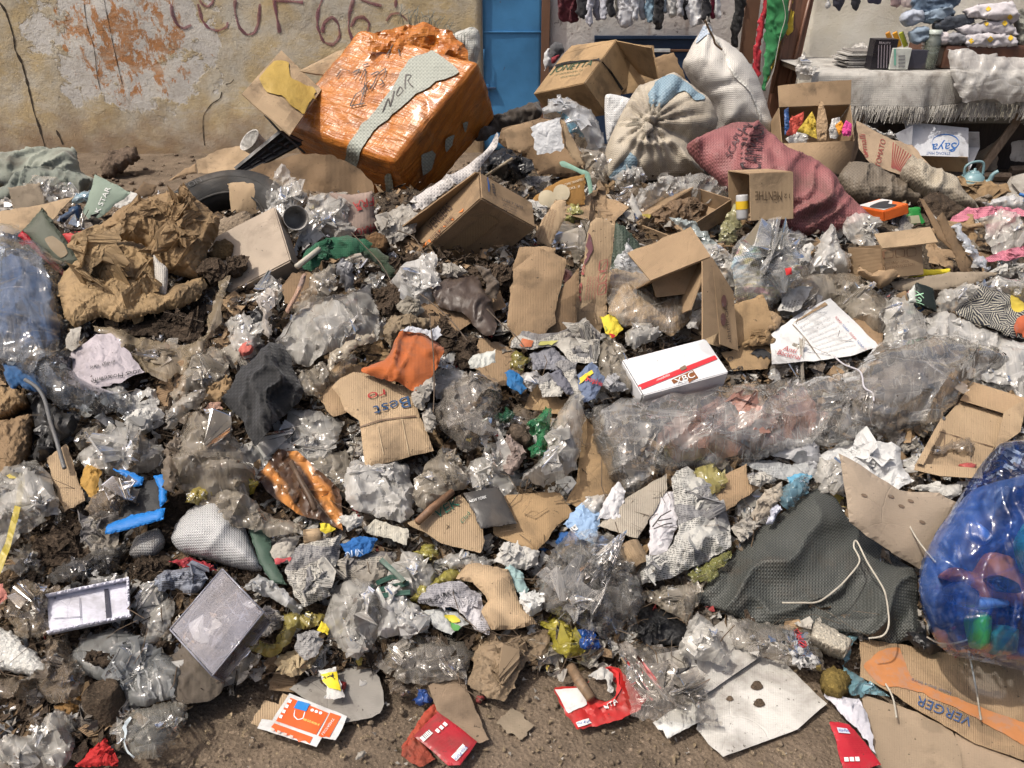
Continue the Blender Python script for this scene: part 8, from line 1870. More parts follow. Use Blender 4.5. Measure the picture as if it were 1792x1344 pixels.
paper('brown_wad', 'crumpled translucent brown paper inside the round clear bag', Z('K', (440,620),(480,540),(600,500),(690,560),(680,650),(560,690)), m_paper((.42,.36,.30),.2),lift=.07,puff=.08,amp=.04,cover=False)
film('yellow_bag', 'bright yellow bag left of the round clear bag foot', Z('K', (348,735),(380,712),(432,698),(502,760),(552,852),(520,872),(472,885),(400,842),(405,780)), m_film((.60,.52,.08),.55,.15,.1,(.95,.9,.5)),lift=.05,puff=.05,amp=.03)
film('blue_bag', 'small bright blue bag scrap beside the yellow bag', Z('K', (518,775),(545,755),(592,760),(612,830),(590,850),(560,858),(525,822)), m_film((.02,.10,.42),.8,.15,.05),lift=.06,puff=.03,amp=.025)
paper('tissue_ball', 'white tissue ball left of the round clear bag', Z('K', (262,660),(285,615),(330,610),(372,650),(365,690),(310,712)), m_paper((.70,.70,.68),.08),lift=.10,puff=.07,amp=.03,cat='tissue')
paper('teal_wrapper', 'pale teal folded wrapper left of the round clear bag', Z('K', (205,505),(230,485),(270,520),(310,595),(270,630),(235,560)), m_paper((.33,.47,.47),.1),lift=.10,puff=.02,cat='wrapper')
paper('white_paper', 'white crumpled paper below the broad tan cardboard', Z('K', (160,470),(205,390),(260,400),(350,430),(350,480),(290,505),(215,500)), WHITE,lift=.09,puff=.04,amp=.035)
film('clear_film', 'glossy clear strip left of the white crumpled paper', Z('J', (890,470),(960,440),(1080,440),(1180,470),(1100,500),(960,500)), FILM_C,lift=.08,puff=.03,cat='plastic film')
film('yellow_film', 'olive yellow film under the bent cardboard', Z('J', (790,640),(820,580),(900,530),(980,500),(990,550),(900,590),(830,650)), FILM_Y,lift=.08,puff=.03,cat='plastic film')
film('yellow_film', 'yellow clear film above the clear strip', Z('J', (800,420),(860,395),(915,420),(880,455),(820,450)), FILM_Y,lift=.08,puff=.03,cat='plastic film')
film('clear_film', 'clear ruffled film below the grey newspaper', Z('J', (720,500),(760,420),(830,450),(900,520),(880,590),(800,620),(740,590)), FILM,lift=.08,puff=.04,cat='plastic film')
paper('ruled_card', 'white ruled card edge below the milky bag', Z('J', (590,330),(640,290),(780,340),(770,405),(690,370),(600,350)), m_card((.55,.52,.44),.3,.6),lift=.1,puff=.01,cat='card')
paper('tissue_ball', 'white tissue wad below the bronze sheet tip', Z('J', (478,300),(510,275),(590,285),(570,320),(520,345)), WHITE,lift=.12,puff=.04,amp=.03,cat='tissue')
fm=paper('face_mask', 'light blue folded paper mask right of the broad tan cardboard', Z('K', (458,312),(490,270),(532,225),(608,268),(605,330),(602,402),(552,385)), m_paper((.33,.48,.70),.08),lift=.10,puff=.02,amp=.012,cat='mask')
patch(fm, Z('K', (490,305),(512,290),(525,312),(500,328)), INK_W, 'label', .005,4)
stamp(fm, 'KOZ', Z('K', (497,315))[0], Z('K', (515,302))[0],(-1,-4), INK_K,off=.008)
film('blue_scrap', 'deep blue plastic scrap under the light blue mask', Z('K', (430,400),(440,350),(500,330),(600,340),(635,380),(600,410),(500,400)), m_plastic((.03,.10,.28),.35,.1),lift=.07,puff=.03)
paper('white_sheets', 'white folded paper sheets above the corrugated board', Z('K', (602,295),(630,220),(690,140),(722,180),(705,240),(690,295)), m_paper((.66,.65,.66),.05),lift=.12,puff=.02,amp=.014)
film('clear_film', 'clear film between mask and white sheets', Z('K', (530,230),(580,190),(640,180),(620,250),(600,270)), FILM_M,lift=.10,puff=.02,cat='plastic film')
board('corrugated_board', 'pale grey corrugated board below the white sheets', Z('K', (608,322),(720,210),(890,105),(895,170),(830,280),(772,372)), m_card((.42,.37,.30),.2,1.6),lift=.11)
P_=heap_hit(Z('K', (745,385),(800,480)),.12)
lathe('card_tube', [(.030,0),(.030, float(np.linalg.norm(P_[1] - P_[0]))),(.026, float(np.linalg.norm(P_[1] - P_[0]))),(.026,0),(.030,0)], P_[0], P_[1] - P_[0], CARD_L, None, 'empty cardboard roll beside the big newspaper', 'tube',seg=24)
paper('newspaper', 'big crumpled newspaper sheet left of the checked sack', Z('K', (768,525),(800,485),(830,462),(880,440),(930,400),(952,330),(930,220),(918,130),(945,95),(980,75),(1045,108),(1090,170),(1130,232),(1160,285),(1172,335),(1162,412),(1080,462),(1000,500),(920,542),(800,572)), m_paper((.58,.57,.53),.18,.9,fold=.8),lift=.11,puff=.06,amp=.035,cat='newspaper',sp=4)
ws_=paper('white_paper', 'white stained paper left of the big newspaper', Z('K', (818,445),(825,320),(842,200),(890,175),(935,180),(942,330),(900,422),(850,440)), m_paper((.66,.64,.66),.22),lift=.10,puff=.02)
for q in ([(845,300),(880,255),(925,230)],[(870,275),(925,265)],[(850,310),(900,290),(930,285)]): tube('dry_twig', heap_hit(Z('K', *q),.16),.002, m_wood((.05,.04,.03), 'twig'), None, {245: '', 300: 'dark dry twig, lowest on the white stained paper', 275: 'dark dry twig, rightmost on the white stained paper', 310: 'dark dry twig crossing on the white stained paper'}[q[0][1]], 'twig',seg=4)
film('yellow_film', 'pale yellow film right of the big newspaper', Z('K', (1008,92),(1050,60),(1100,55),(1155,130),(1130,175),(1090,195),(1060,160)), m_film((.50,.44,.16),.6,.16,.15),lift=.11,puff=.04,cat='plastic film')
board('brown_tray', 'brown corrugated tray corner right of the yellow film', Z('K', (1068,182),(1110,140),(1155,98),(1240,55),(1245,140),(1295,152),(1220,205),(1152,255),(1120,230)), CARD,lift=.10,thick=.02)
for i, (pts, wds, mt) in enumerate((([(1178,335),(1215,300),(1255,280),(1290,310),(1270,355),(1222,395)], 'white crushed paper cup left of the checked sack', WHITE_D),([(1255,285),(1290,210),(1345,160),(1385,140),(1395,200),(1340,260),(1290,305)], 'brown stained tissue bunch above the checked sack', m_paper((.5,.44,.36),.45)),([(1325,315),(1345,250),(1372,235),(1382,260),(1350,315)], 'small clean white paper on the checked sack edge', m_paper((.66,.68,.78),.03)),([(1240,110),(1300,90),(1360,130),(1300,160),(1250,150)], 'printed grey paper strip above the stained tissue', NEWS))):
 paper('crumpled_paper', wds, Z('K', *pts), mt,lift=.10 + .01 * i,puff=.035,amp=.03)
film('blue_bottle_film', 'pale blue film behind the checked sack', Z('K', (1370,205),(1400,160),(1440,120),(1500,100),(1500,180),(1460,220),(1410,245)), m_film((.22,.40,.50),.55,.1,.2),lift=.11,puff=.05,cat='plastic film')
SILV=m_plastic((.42,.42,.43),.18,.1,.9)
film('foil_bag', 'silver foil bag under the long clear bag', Z('H', (365,1215),(430,1170),(540,1130),(640,1120),(712,1160),(700,1240),(692,1302),(600,1240),(500,1215)), SILV,lift=.09,puff=.05,amp=.03,cat='foil bag')
paper('foil_wrapper', 'grey white printed wrapper below the foil bag', Z('H', (290,1260),(420,1230),(560,1260),(695,1190),(690,1310),(600,1360),(480,1330),(400,1290)), m_paper((.46,.47,.47),.2,.5),lift=.08,puff=.02,cat='wrapper')
bt_=paper('blue_label', 'blue and white bottle label below the grey wrapper', Z('H', (540,1330),(600,1310),(660,1320),(650,1370),(580,1390)), m_paper((.15,.40,.58),.1),lift=.11,puff=.01,cat='label')
film('clear_film', 'clear bag beside the raised brown flap', Z('L', (560,100),(600,30),(670,20),(690,100),(700,190),(640,170),(590,180)), FILM,lift=.08,puff=.05,cat='plastic film')
board('white_board', 'large dirty white cardboard lying on the ground', Z('L', (68,1182),(100,1010),(160,960),(240,900),(330,868),(440,890),(530,985),(625,1075),(500,1180),(180,1302),(120,1245)), CARD_W,lift=.022,puff=.004,amp=.010,jag=.8,thick=.006)
board('white_board', 'second dirty white board under the clear film at the foot', Z('K', (845,872),(960,850),(1075,770),(1180,690),(1240,770),(1310,870),(1200,945),(1105,1012),(1000,1082),(920,990)), CARD_W,lift=.045,puff=.006,amp=.012,jag=.8)
wbd=bpy.data.objects['white_board']
for cx, cy, r_ in ((1295,990,26),(1305,1065,24),(1178,1046,15)):
 patch(wbd, Z('K', *[(cx + r_ * math.cos(a) * (1 + .2 * math.sin(3 * a)), cy + r_ * .8 * math.sin(a)) for a in np.linspace(0,5.9,14)]), m_soil((.09,.065,.045), 'stain'), 'mud_stain', .003,4, True)
board('white_strip', 'torn white board strip on the clear film at the foot', Z('K', (842,1158),(920,1112),(1010,1060),(1045,1095),(1078,1135),(990,1185),(908,1228),(890,1192),(868,1190)), m_card((.66,.66,.63),.15,.3,.7),lift=.035,amp=.004)
film('clear_sheet', 'thin transparent sheet spread on the ground by the white boards', Z('K', (708,830),(800,830),(960,850),(1010,920),(1060,1000),(1135,1180),(950,1160),(760,1150),(730,1000)), m_film((.50,.45,.39),.20,.1,.3),lift=.055,puff=.01,back=0,amp=.010,cat='plastic sheet')
film('clear_bag', 'crumpled clear bag on the second white board', Z('K', (952,850),(990,790),(1010,720),(1060,715),(1110,760),(1140,840),(1175,900),(1150,930),(1060,900),(960,885)), FILM,lift=.09,puff=.07,amp=.03)
vt=paper('red_juice_bag', 'torn red juice bag on the ground in the middle', Z('K', (418,1005),(480,995),(560,992),(600,945),(642,905),(702,930),(760,985),(818,1042),(792,1102),(700,1140),(605,1172),(515,1188),(460,1100)), m_plastic((.44,.022,.02),.35,.42,.3),lift=.03,puff=.01,amp=.010,cat='wrapper',edgewr=.5)
patch(vt, Z('K', (422,1008),(545,1000),(560,1070),(480,1110)), m_flat((.62,.6,.58),.6,wear=.4), 'white_back', .003,5)
patch(vt, Z('K', (560,990),(610,940),(690,985),(690,1040),(640,1060),(590,1040)), m_soil((.12,.09,.065), 'dirt'), 'soil', .004,4, True)
stamp(vt, 'VITA', Z('K', (640,1098))[0], Z('K', (692,1068))[0],(-3,-8), INK_W,off=.006)
patch(vt, Z('K', (512,1148),(565,1132),(582,1152),(522,1172)), INK_W, 'name_field', .004,4)
stamp(vt, 'Vita-Pure', Z('K', (518,1165))[0], Z('K', (575,1148))[0],(-1.5,-5), m_flat((.03,.08,.35)),off=.007)
stroke(vt, Z('K', (640,905),(690,940),(700,1000),(670,1060),(600,1080)),5, m_flat((.60,.03,.03)), 'red_edge', .006)
paper('white_scrap', 'curled white scrap inside the torn red juice bag', Z('K', (570,965),(620,925),(675,955),(665,985),(672,1035),(650,1035),(640,985),(600,980)), WHITE,lift=.06,puff=.01)
tube('wood_stick', heap_hit(Z('K', (490,905),(530,970),(580,1045)),.05),[.013,.014,.012], m_wood((.20,.13,.075), 'stick'), None, 'thick brown stick on the torn red juice bag', 'stick',seg=9)
film('black_net', 'black netting bag under the round clear bag', Z('K', (782,665),(850,655),(930,690),(1012,770),(1000,810),(960,828),(850,822),(775,800)), m_sack((.012,.012,.013),.1,60),lift=.05,puff=.04,wr='cloth')
film('clear_bag', 'dull clear bag between newspaper and checked sack', Z('K', (790,605),(900,580),(1062,568),(1030,660),(992,745),(930,700),(850,662)), FILM_D,lift=.08,puff=.04,amp=.025)
film('green_film', 'yellow green film edge at the tip of the checked sack', Z('K', (990,530),(1080,480),(1150,430),(1192,415),(1150,480),(1090,560),(1020,560)), m_film((.38,.38,.12),.5,.15,.2),lift=.10,puff=.02,cat='plastic film')
wtr=film('water_bag', 'clear drinking water sachet with red lettering below the checked sack', Z('L', (195,700),(300,725),(430,750),(552,765),(580,850),(612,935),(500,932),(350,885),(225,832)), m_film((.50,.46,.40),.35,.08,.25),lift=.06,puff=.04,amp=.014,cat='sachet')
patch(wtr, Z('L', (432,752),(550,765),(608,930),(498,930)), m_film((.66,.65,.63),.85,.2,.15), 'white_print', .006,5)
stamp(wtr, 'Water', Z('L', (478,755))[0], Z('L', (522,835))[0],(12,-5), m_flat((.5,.04,.05)),off=.009)
for k_ in range(5): stamp(wtr, 'SOURCE NATURELLE MINERALE', Z('L', (488 + k_ * 4,850 + k_ * 17))[0], Z('L', (588 + k_ * 4,842 + k_ * 17))[0],(.3,-3), INK_K,off=.009)
lump('foam_brick', 'pale crumbly foam brick on the water sachet', Z('L', (550,822),(560,780),(572,744),(650,785),(722,830),(710,860),(690,888),(620,860)), m_soil((.42,.38,.31), 'foam2', 1.4,.2),lift=.10,puff=.06,cat='foam',amp=.006,prof=.16,round_=False,jag=1.5)
lump('rotten_fruit', 'olive brown rotten fruit on the pale blue film', Z('L', (598,970),(615,935),(655,918),(722,955),(728,985),(710,1032),(672,1062),(612,1022)), m_soil((.16,.115,.035), 'rotten', 1.0,.4),lift=.03,puff=.07,cat='fruit',amp=.012)
film('pale_blue_film', 'pale blue plastic film beside the rotten fruit', Z('L', (665,775),(760,790),(745,830),(702,910),(760,960),(822,1000),(900,1045),(830,1035),(722,1038),(700,980),(690,880)), m_film((.28,.52,.60),.6,.12,.08),lift=.04,puff=.025,amp=.02,cat='plastic film')
paper('white_sheets', 'torn white paper strips running to the red pouch corner', Z('L', (612,1038),(660,1050),(705,1048),(760,1060),(800,1130),(815,1200),(832,1292),(780,1220),(730,1162),(660,1090)), m_paper((.62,.61,.66),.08),lift=.04,puff=.01)
rp2=board('red_pouch', 'second red drink pouch at the bottom right edge', Z('L', (637,1160),(680,1165),(722,1172),(790,1250),(858,1345),(700,1385),(670,1260)), m_plastic((.44,.018,.03),.35,.42,.3),lift=.045,puff=.006,amp=.006,cat='pouch',thick=.006)
patch(rp2, Z('L', (672,1172),(715,1178),(730,1200),(680,1195)), m_flat((.55,.58,.66)), 'name_field', .004,4)
stamp(rp2, 'Vita-Pure', Z('L', (678,1192))[0], Z('L', (724,1194))[0],(0,-5), m_flat((.03,.08,.35)),off=.006)
for k_ in range(3): patch(rp2, Z('L', (704 + 23 * k_, 1302 - k_),(722 + 23 * k_, 1302 - k_),(724 + 23 * k_, 1320 - k_),(706 + 23 * k_, 1320 - k_)), INK_W, 'pictogram', .004,3)
for k_ in range(9): stamp(rp2, 'nutrition facts energy', Z('L', (700 + k_ * 6,1210 + k_ * 9))[0], Z('L', (755 + k_ * 7,1212 + k_ * 9))[0],(.2,-1.6), m_flat((.32,.01,.02)),off=.004)
vs=board('juice_carton_sheet', 'flattened juice carton with orange stripe under the blue bag', Z('L', (775,800),(900,812),(1100,850),(1300,880),(1600,905),(1600,1370),(1482,1318),(1260,1242),(1120,1160),(1020,1102),(900,1030),(778,962)), CARD,lift=.03,puff=.004,amp=.012,thick=.006)
patch(vs, Z('L', (790,905),(860,845),(940,830),(1000,960),(1200,1050),(1480,1150),(1600,1180),(1600,1290),(1482,1250),(1250,1120),(1000,1010),(860,985)), m_flat((.46,.19,.07),.8,wear=.7), 'faded_orange_stripe', .003,6, True, 2)
stamp(vs, 'VERGER', Z('L', (1258,1135))[0], Z('L', (1022,1035))[0],(-6,15), m_flat((.05,.09,.20),.8,wear=.2),off=.005)
stamp(vs, 'lecher bon a boire', Z('L', (1165,1020))[0], Z('L', (995,960))[0],(-2,5), m_flat((.14,.13,.16),.8),off=.005)
board('cardboard_sheet', 'plain brown cardboard sheet on the ground at the bottom right', Z('L', (775,1030),(870,1060),(1020,1110),(1172,1192),(1200,1290),(1215,1380),(900,1380),(830,1330),(800,1200)), m_card((.34,.26,.18),.25,.3),lift=.018,puff=.002,amp=.008)
board('cardboard_sheet', 'second brown sheet in the bottom right corner', Z('L', (1180,1200),(1300,1255),(1482,1325),(1600,1375),(1600,1420),(1225,1400)), m_card((.33,.25,.175),.25,.3),lift=.012,puff=.0,amp=.006)
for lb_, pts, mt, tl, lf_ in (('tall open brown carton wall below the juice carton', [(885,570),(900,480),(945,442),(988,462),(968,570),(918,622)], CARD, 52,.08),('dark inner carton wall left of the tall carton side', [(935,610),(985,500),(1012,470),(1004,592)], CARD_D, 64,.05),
  ('bent carton flap above the yellow sachet', [(1000,590),(1012,500),(1050,470),(1062,560),(1040,600)], CARD_L, 60,.02),('brown carton corner behind the white box', [(1255,600),(1270,540),(1330,520),(1352,570),(1300,612)], CARD_T, 58,.06),
  ('long flattened carton strip above the orange cloth', [(705,575),(760,520),(870,505),(884,545),(790,590)], CARD_D, None, .08),('torn carton side left of the flattened lettered carton', [(545,690),(600,640),(655,660),(640,720),(585,735)], CARD, None, .08)):
 board('carton_piece', lb_, pts, mt,lift=lf_,tilt=tl,jag=2.5,amp=.014)
# ------------------------------------------------------------------ small litter that fills the gaps
def proto_mesh(name, k, folds, n, mat,flat=.5,smooth=False):
 P, T, uv=crumple(n, folds, 3000 + k, flat)
 me=bpy.data.meshes.new(name)
 me.from_pydata(P.tolist(),[],[list(f) for f in T])
 ul=me.uv_layers.new(name='UVMap')
 li=np.zeros(len(me.loops), np.int32);me.loops.foreach_get('vertex_index', li)
 ul.data.foreach_set('uv', (uv * .09)[li].astype(np.float32).ravel())
 if smooth: me.polygons.foreach_set('use_smooth', [True] * len(me.polygons))
 me.materials.append(mat)
 me.update()
 return me
frs=np.random.RandomState(77)
KINDS=[  # object name, words, category, material, folds, weight left, weight right
 ('film_scrap', 'dirty clear film', 'plastic film', FILM_D, 8,4,3),('film_scrap', 'pale clear film', 'plastic film', FILM, 8,2.2,4),
 ('film_scrap', 'milky white film', 'plastic film', FILM_M, 8,1,2.5),('film_scrap', 'brown muddy film', 'plastic film', FILM_DD, 8,5,1.5),
 ('paper_scrap', 'crumpled white paper', 'paper', WHITE, 7,1.5,2.5),('paper_scrap', 'dirty off white paper', 'paper', WHITE_D, 7,3,2),
 ('newspaper_scrap', 'crumpled newsprint', 'newspaper', NEWS_D, 6,2,2),('kraft_scrap', 'crumpled brown paper', 'paper', KRAFT, 6,2,2),
 ('card_scrap', 'folded brown card', 'cardboard', CARD, 2,2,3),('card_scrap', 'dark brown card', 'cardboard', CARD_D, 2,2.5,1.5),
 ('rag_scrap', 'muddy grey rag', 'rag', m_cloth((.12,.10,.08),.5),7,4.5,1),('rag_scrap', 'black bin bag', 'plastic bag', BLACKBAG, 8,1.5,.8),
 ('wrapper_scrap', 'red printed', 'wrapper', m_plastic((.26,.03,.03),.4,.5),6,.4,.5),('wrapper_scrap', 'blue printed', 'wrapper', m_plastic((.03,.09,.22),.4,.5),6,.5,.5),
 ('wrapper_scrap', 'yellow printed', 'wrapper', m_plastic((.36,.28,.06),.4,.5),6,.4,.5),('wrapper_scrap', 'green printed', 'wrapper', m_plastic((.03,.16,.07),.3,.3),6,.4,.3)]
PM=[[proto_mesh(kd[0], i * 7 + j, kd[4] + j, 16, kd[3],.55) for j in range(3)] for i, kd in enumerate(KINDS)]
LAND=[((680,760), 'the flattened lettered carton'),((460,700), 'the black cloth'),((700,640), 'the orange cloth'),((250,470), 'the brown paper bag'),((800,740), 'the round dirty bag'),((930,770), 'the small green bag'),
  ((1180,630), 'the flat white box'),((1300,730), 'the long clear bag'),((1440,600), 'the soap carton'),((1420,1010), 'the checked sack'),((1700,1000), 'the blue bag'),((1200,930), 'the big newspaper'),((1030,1040), 'the round clear bag'),
  ((870,940), 'the dark packet'),((540,870), 'the bronze wrapper'),((380,930), 'the silvery sack'),((370,1110), 'the clear plastic box'),((160,1070), 'the white tray'),((200,1280), 'the muddy cup'),((240,900), 'the blue black carton'),
  ((40,800), 'the brown packages'),((60,600), 'the blue film bag'),((460,450), 'the slab box'),((820,400), 'the juice carton'),((1040,470), 'the tall carton side'),((1200,500), 'the shoe carton'),((1350,470), 'the tied pastel bag'),
  ((1560,440), 'the cube carton'),((1740,560), 'the patterned cloth'),((1700,780), 'the tray carton'),((1640,900), 'the raised brown flap'),((1390,350), 'the pink sack'),((1150,250), 'the tied sack'),((1180,390), 'the paper filled carton'),
  ((620,230), 'the orange parcel'),((340,340), 'the tyre'),((520,340), 'the torn carton'),((950,260), 'the white notice'),((800,560), 'the brown rag'),((960,640), 'the magazine page'),((620,1000), 'the crumpled newspaper'),((690,1060), 'the clear bags at the foot'),((520,1260), 'the padlock box'),((770,1300), 'the red pouch'),((1050,1230), 'the torn red juice bag'),((1300,1200), 'the white boards'),((1640,1240), 'the juice carton sheet'),((560,560), 'the glossy clear bag'),((1600,330), 'the beige sack')]
LP=np.array([l[0] for l in LAND], float)
used_lab={}
def where(x, y):
 li=np.argsort(np.hypot(*(LP - (x, y)).T))[0]
 dx, dy=x - LP[li][0], y - LP[li][1]
 return (('right of' if dx > 0 else 'left of') if abs(dx) > abs(dy) else ('below' if dy > 0 else 'above')) + ' ' + LAND[li][1]
def foot_line(x):
 return np.interp(x, [0,200,420,700,1000,1250,1500,1792],[1330,1300,1170,1165,1150,1110,1120,1150])
SHEETS=[('film_sheet', 'dirty clear film sheet', 'plastic film', FILM_D, film),('film_sheet', 'pale wrinkled film sheet', 'plastic film', FILM, film),('film_sheet', 'muddy brown film sheet', 'plastic film', FILM_DD, film),
  ('newspaper_sheet', 'grey newsprint sheet', 'newspaper', NEWS_D, paper),('card_sheet', 'torn brown card sheet', 'cardboard', CARD, board),('card_sheet', 'dark damp card sheet', 'cardboard', CARD_D, board),
  ('rag_sheet', 'muddy brown rag', 'rag', m_cloth((.10,.08,.06),.5), rag),('paper_sheet', 'dirty white paper sheet', 'paper', WHITE_D, paper),('film_sheet', 'milky plastic sheet', 'plastic film', FILM_M, film)]
ns=0
for tr_ in range(1600):
 x=frs.rand() * 1792;y = 400 + frs.rand() * 800;R = 45 + 40 * frs.rand()
 if y > foot_line(x) - 25 or ns >= 62: continue
 sm_=MASK[max(0, int((y - R * .6) / 4)):int((y + R * .6) / 4), max(0, int((x - R * .6) / 4)):int((x + R * .6) / 4)]
 if sm_.size == 0 or sm_.mean() > .46: continue
 nv_=frs.randint(5,9);a0 = frs.rand() * 6.28;as_ = .6 + .5 * frs.rand();ro = frs.rand() * 3.14
 pts=[]
 for k in range(nv_):
  a=a0 + (k + .5 * (frs.rand() - .5)) * 6.283 / nv_;r = R * (.6 + .5 * frs.rand())
  u_, v_=r * math.cos(a), r * math.sin(a) * as_
  pts.append((x + u_ * math.cos(ro) - v_ * math.sin(ro), y + u_ * math.sin(ro) + v_ * math.cos(ro)))
 nm, wd, ct, mt, fn=SHEETS[frs.choice(9,p=[.17,.17,.15,.09,.10,.08,.1,.06,.08])]
 lab=wd + ' ' + where(x, y)
 if lab in used_lab: continue
 used_lab[lab] = 1
 fl_=fn is board
 fn(nm, lab, pts, mt,lift=.03 + .04 * frs.rand(),cat=ct,puff=0 if fl_ else .03,amp=.006 if fl_ else .02,group='sheets spread over the heap', **({'jag': 3.5} if fl_ else {}))
 ns += 1
OCC=MASK.copy()
placed=0;tries = 0
def covered(x, y, r):
 i0, i1=int((y - r) / 4), int((y + r) / 4) + 1;j0, j1 = int((x - r) / 4), int((x + r) / 4) + 1
 s_=OCC[max(i0,0):max(i1,1), max(j0,0):max(j1,1)]
 return s_.mean() if s_.size else 1.0
def foot_line(x):
 return np.interp(x, [0,200,420,700,1000,1250,1500,1792],[1330,1300,1170,1165,1150,1110,1120,1150])
BIG=[0,1,1,2,3,3,5,6,7,8,10,10,11]
while placed < 290 and tries < 14000:
 tries += 1
 big=tries < 1500
 x=frs.rand() * 1792;y = 330 + frs.rand() * 990
 if y > foot_line(x): continue
 R_px=(42 + 34 * frs.rand()) if big else 16 + 34 * frs.rand() ** 1.5
 if covered(x, y, R_px * .7) > (.5 if big else (.4 if tries < 5000 else .68)): continue
 left=np.clip(1 - x / 1100., 0,1)
 w=np.array([k[5] * left + k[6] * (1 - left) for k in KINDS]);w /= w.sum()
 ki=BIG[frs.randint(len(BIG))] if big else frs.choice(len(KINDS),p=w)
 kd=KINDS[ki]
 P_=heap_hit([(x, y)])[0]
 s_=R_px * depth(P_) / FPX
 if P_[2] < .03 and y < 400: continue
 size='small' if R_px < 22 else ('big' if R_px > 42 else ('larger' if R_px > 36 else ''))
 lab=(size + ' ' + kd[1] + ' scrap ' + where(x, y)).strip()
 if lab in used_lab: continue
 used_lab[lab] = 1
 o=bpy.data.objects.new(kd[0], PM[ki][frs.randint(3)])
 COL.objects.link(o)
 tc=Vector(CAMP - P_).normalized()
 up=(tc * .6 + Vector((0,-.2,.8)) + Vector((frs.rand() - .5, frs.rand() - .5,0)) * .5).normalized()
 o.rotation_euler = (up.to_track_quat('Z', 'Y').to_matrix() @ Matrix.Rotation(frs.rand() * 6.28,3, 'Z')).to_euler()
 o.location = tuple(P_ + np.array(up) * (.015 + .25 * s_))
 o.scale = (s_ * 1.25, s_ * 1.25, s_ * 1.1)
 tag(o, lab, kd[2], 'loose scraps filling the heap')
 placed += 1
 i0, i1=int((y - R_px * .7) / 4), int((y + R_px * .7) / 4) + 1;j0, j1 = int((x - R_px * .7) / 4), int((x + R_px * .7) / 4) + 1
 OCC[max(i0,0):max(i1,1), max(j0,0):max(j1,1)] = True
print('fillers', placed, tries)
def scatter(name, label, count, mat, rad, folds, n, seed,region=None,lift=(.0,.03),flat=.5,elong=1.0,cat='litter'):
 r_=np.random.RandomState(seed)
 pr=[crumple(n, folds + k % 3, seed * 31 + k, flat) for k in range(6)]
 xs_=r_.rand(count * 3) * 1792;ys_ = 300 + r_.rand(count * 3) ** .9 * 1044
 keep=ys_ < foot_line(xs_) + r_.randn(len(xs_)) * 18
 if region is not None: keep = region(xs_, ys_, r_)
 xs_=xs_[keep][:count];ys_ = ys_[keep][:count]
 B=heap_hit(np.stack([xs_, ys_],1))
 VV, FF, UU=[],[],[];nb = 0
 for b in B:
  if b[1] > 6.3: continue
  P, T, uv=pr[r_.randint(6)]
  s_=rad[0] + (rad[1] - rad[0]) * r_.rand() ** 2
  a=r_.rand() * 6.28;ti = (r_.rand(2) - .5) * 1.6
  nrm=np.array([ti[0], ti[1] - .35,1.0]);nrm /= np.linalg.norm(nrm)
  e1=cross3(nrm, (math.cos(a), math.sin(a),.1));e1 /= np.linalg.norm(e1);e2 = cross3(nrm, e1)
  W=b + nrm * (lift[0] + (lift[1] - lift[0]) * r_.rand()) + s_ * (P[:, :1] * e1 * elong + P[:, 1:2] * e2 + P[:, 2:] * nrm)
  VV.append(W);UU.append(uv * s_ + r_.rand(2));FF.append(np.array(T) + nb);nb += len(W)
 V=np.concatenate(VV)
 o=mk(name, V, np.concatenate(FF).tolist(), mat, None, np.concatenate(UU), False,loc=(0,0,0))
 tag(o, label, cat,kind='stuff')
 return o
leftish=lambda x, y, r_: (y < foot_line(x) + r_.randn(len(x)) * 14) & (r_.rand(len(x)) < np.clip(1.25 - x / 1300., .12,1))
leaf=m_soil((.11,.075,.045), 'dead_leaves', 1.0,.6)
scatter('leaf_litter', 'dead leaves and rotten plant bits all over the heap', 6500, leaf, (.010,.034),2,2,1, leftish, (.0,.05))
scatter('leaf_litter', 'dark mouldy shreds across the heap', 5000, m_soil((.045,.033,.024), 'mould', 1.0,.6),(.012,.04),3,3,2, leftish, (.0,.05))
scatter('leaf_litter', 'dark fibrous strips and rotten stalks across the heap', 3200, m_soil((.06,.043,.03), 'fibre', 1.0,.6),(.008,.022),3,4,21, leftish, (.01,.06),.5,3.2)
scatter('paper_shreds', 'tiny dirty paper shreds across the heap', 1500, WHITE_D, (.008,.028),3,3,3, None, (.01,.06))
scatter('paper_shreds', 'tiny newsprint shreds across the heap', 900, NEWS_D, (.012,.035),3,3,4, None, (.01,.06))
scatter('film_shreds', 'small torn clear film shreds across the heap', 1100, FILM_M, (.015,.045),4,4,5, None, (.01,.06))
scatter('film_shreds', 'small muddy film shreds across the heap', 2200, FILM_DD, (.015,.05),4,4,6, leftish, (.01,.06))
scatter('card_shreds', 'small torn cardboard shreds across the heap', 1600, CARD, (.012,.04),1,2,7, None, (.0,.05))
scatter('colour_shreds', 'tiny blue wrapper shreds across the heap', 60, m_plastic((.03,.12,.32),.3,.2),(.008,.022),3,3,8, None, (.02,.07))
scatter('colour_shreds', 'tiny red wrapper shreds across the heap', 60, m_plastic((.25,.03,.03),.4,.4),(.008,.022),3,3,9, None, (.02,.07))
scatter('colour_shreds', 'tiny yellow wrapper shreds across the heap', 60, m_plastic((.35,.27,.05),.4,.4),(.008,.022),3,3,10, None, (.02,.07))
ongr=lambda x, y, r_: (y > foot_line(x) - 60)
scatter('ground_litter', 'little paper and leaf crumbs on the open ground', 1000, m_soil((.22,.17,.11), 'crumbs', 1.0,.5),(.003,.010),1,2,11, ongr, (.0,.006))
scatter('ground_litter', 'little pale paper flecks on the open ground', 260, WHITE_D, (.003,.009),2,2,12, ongr, (.002,.006))
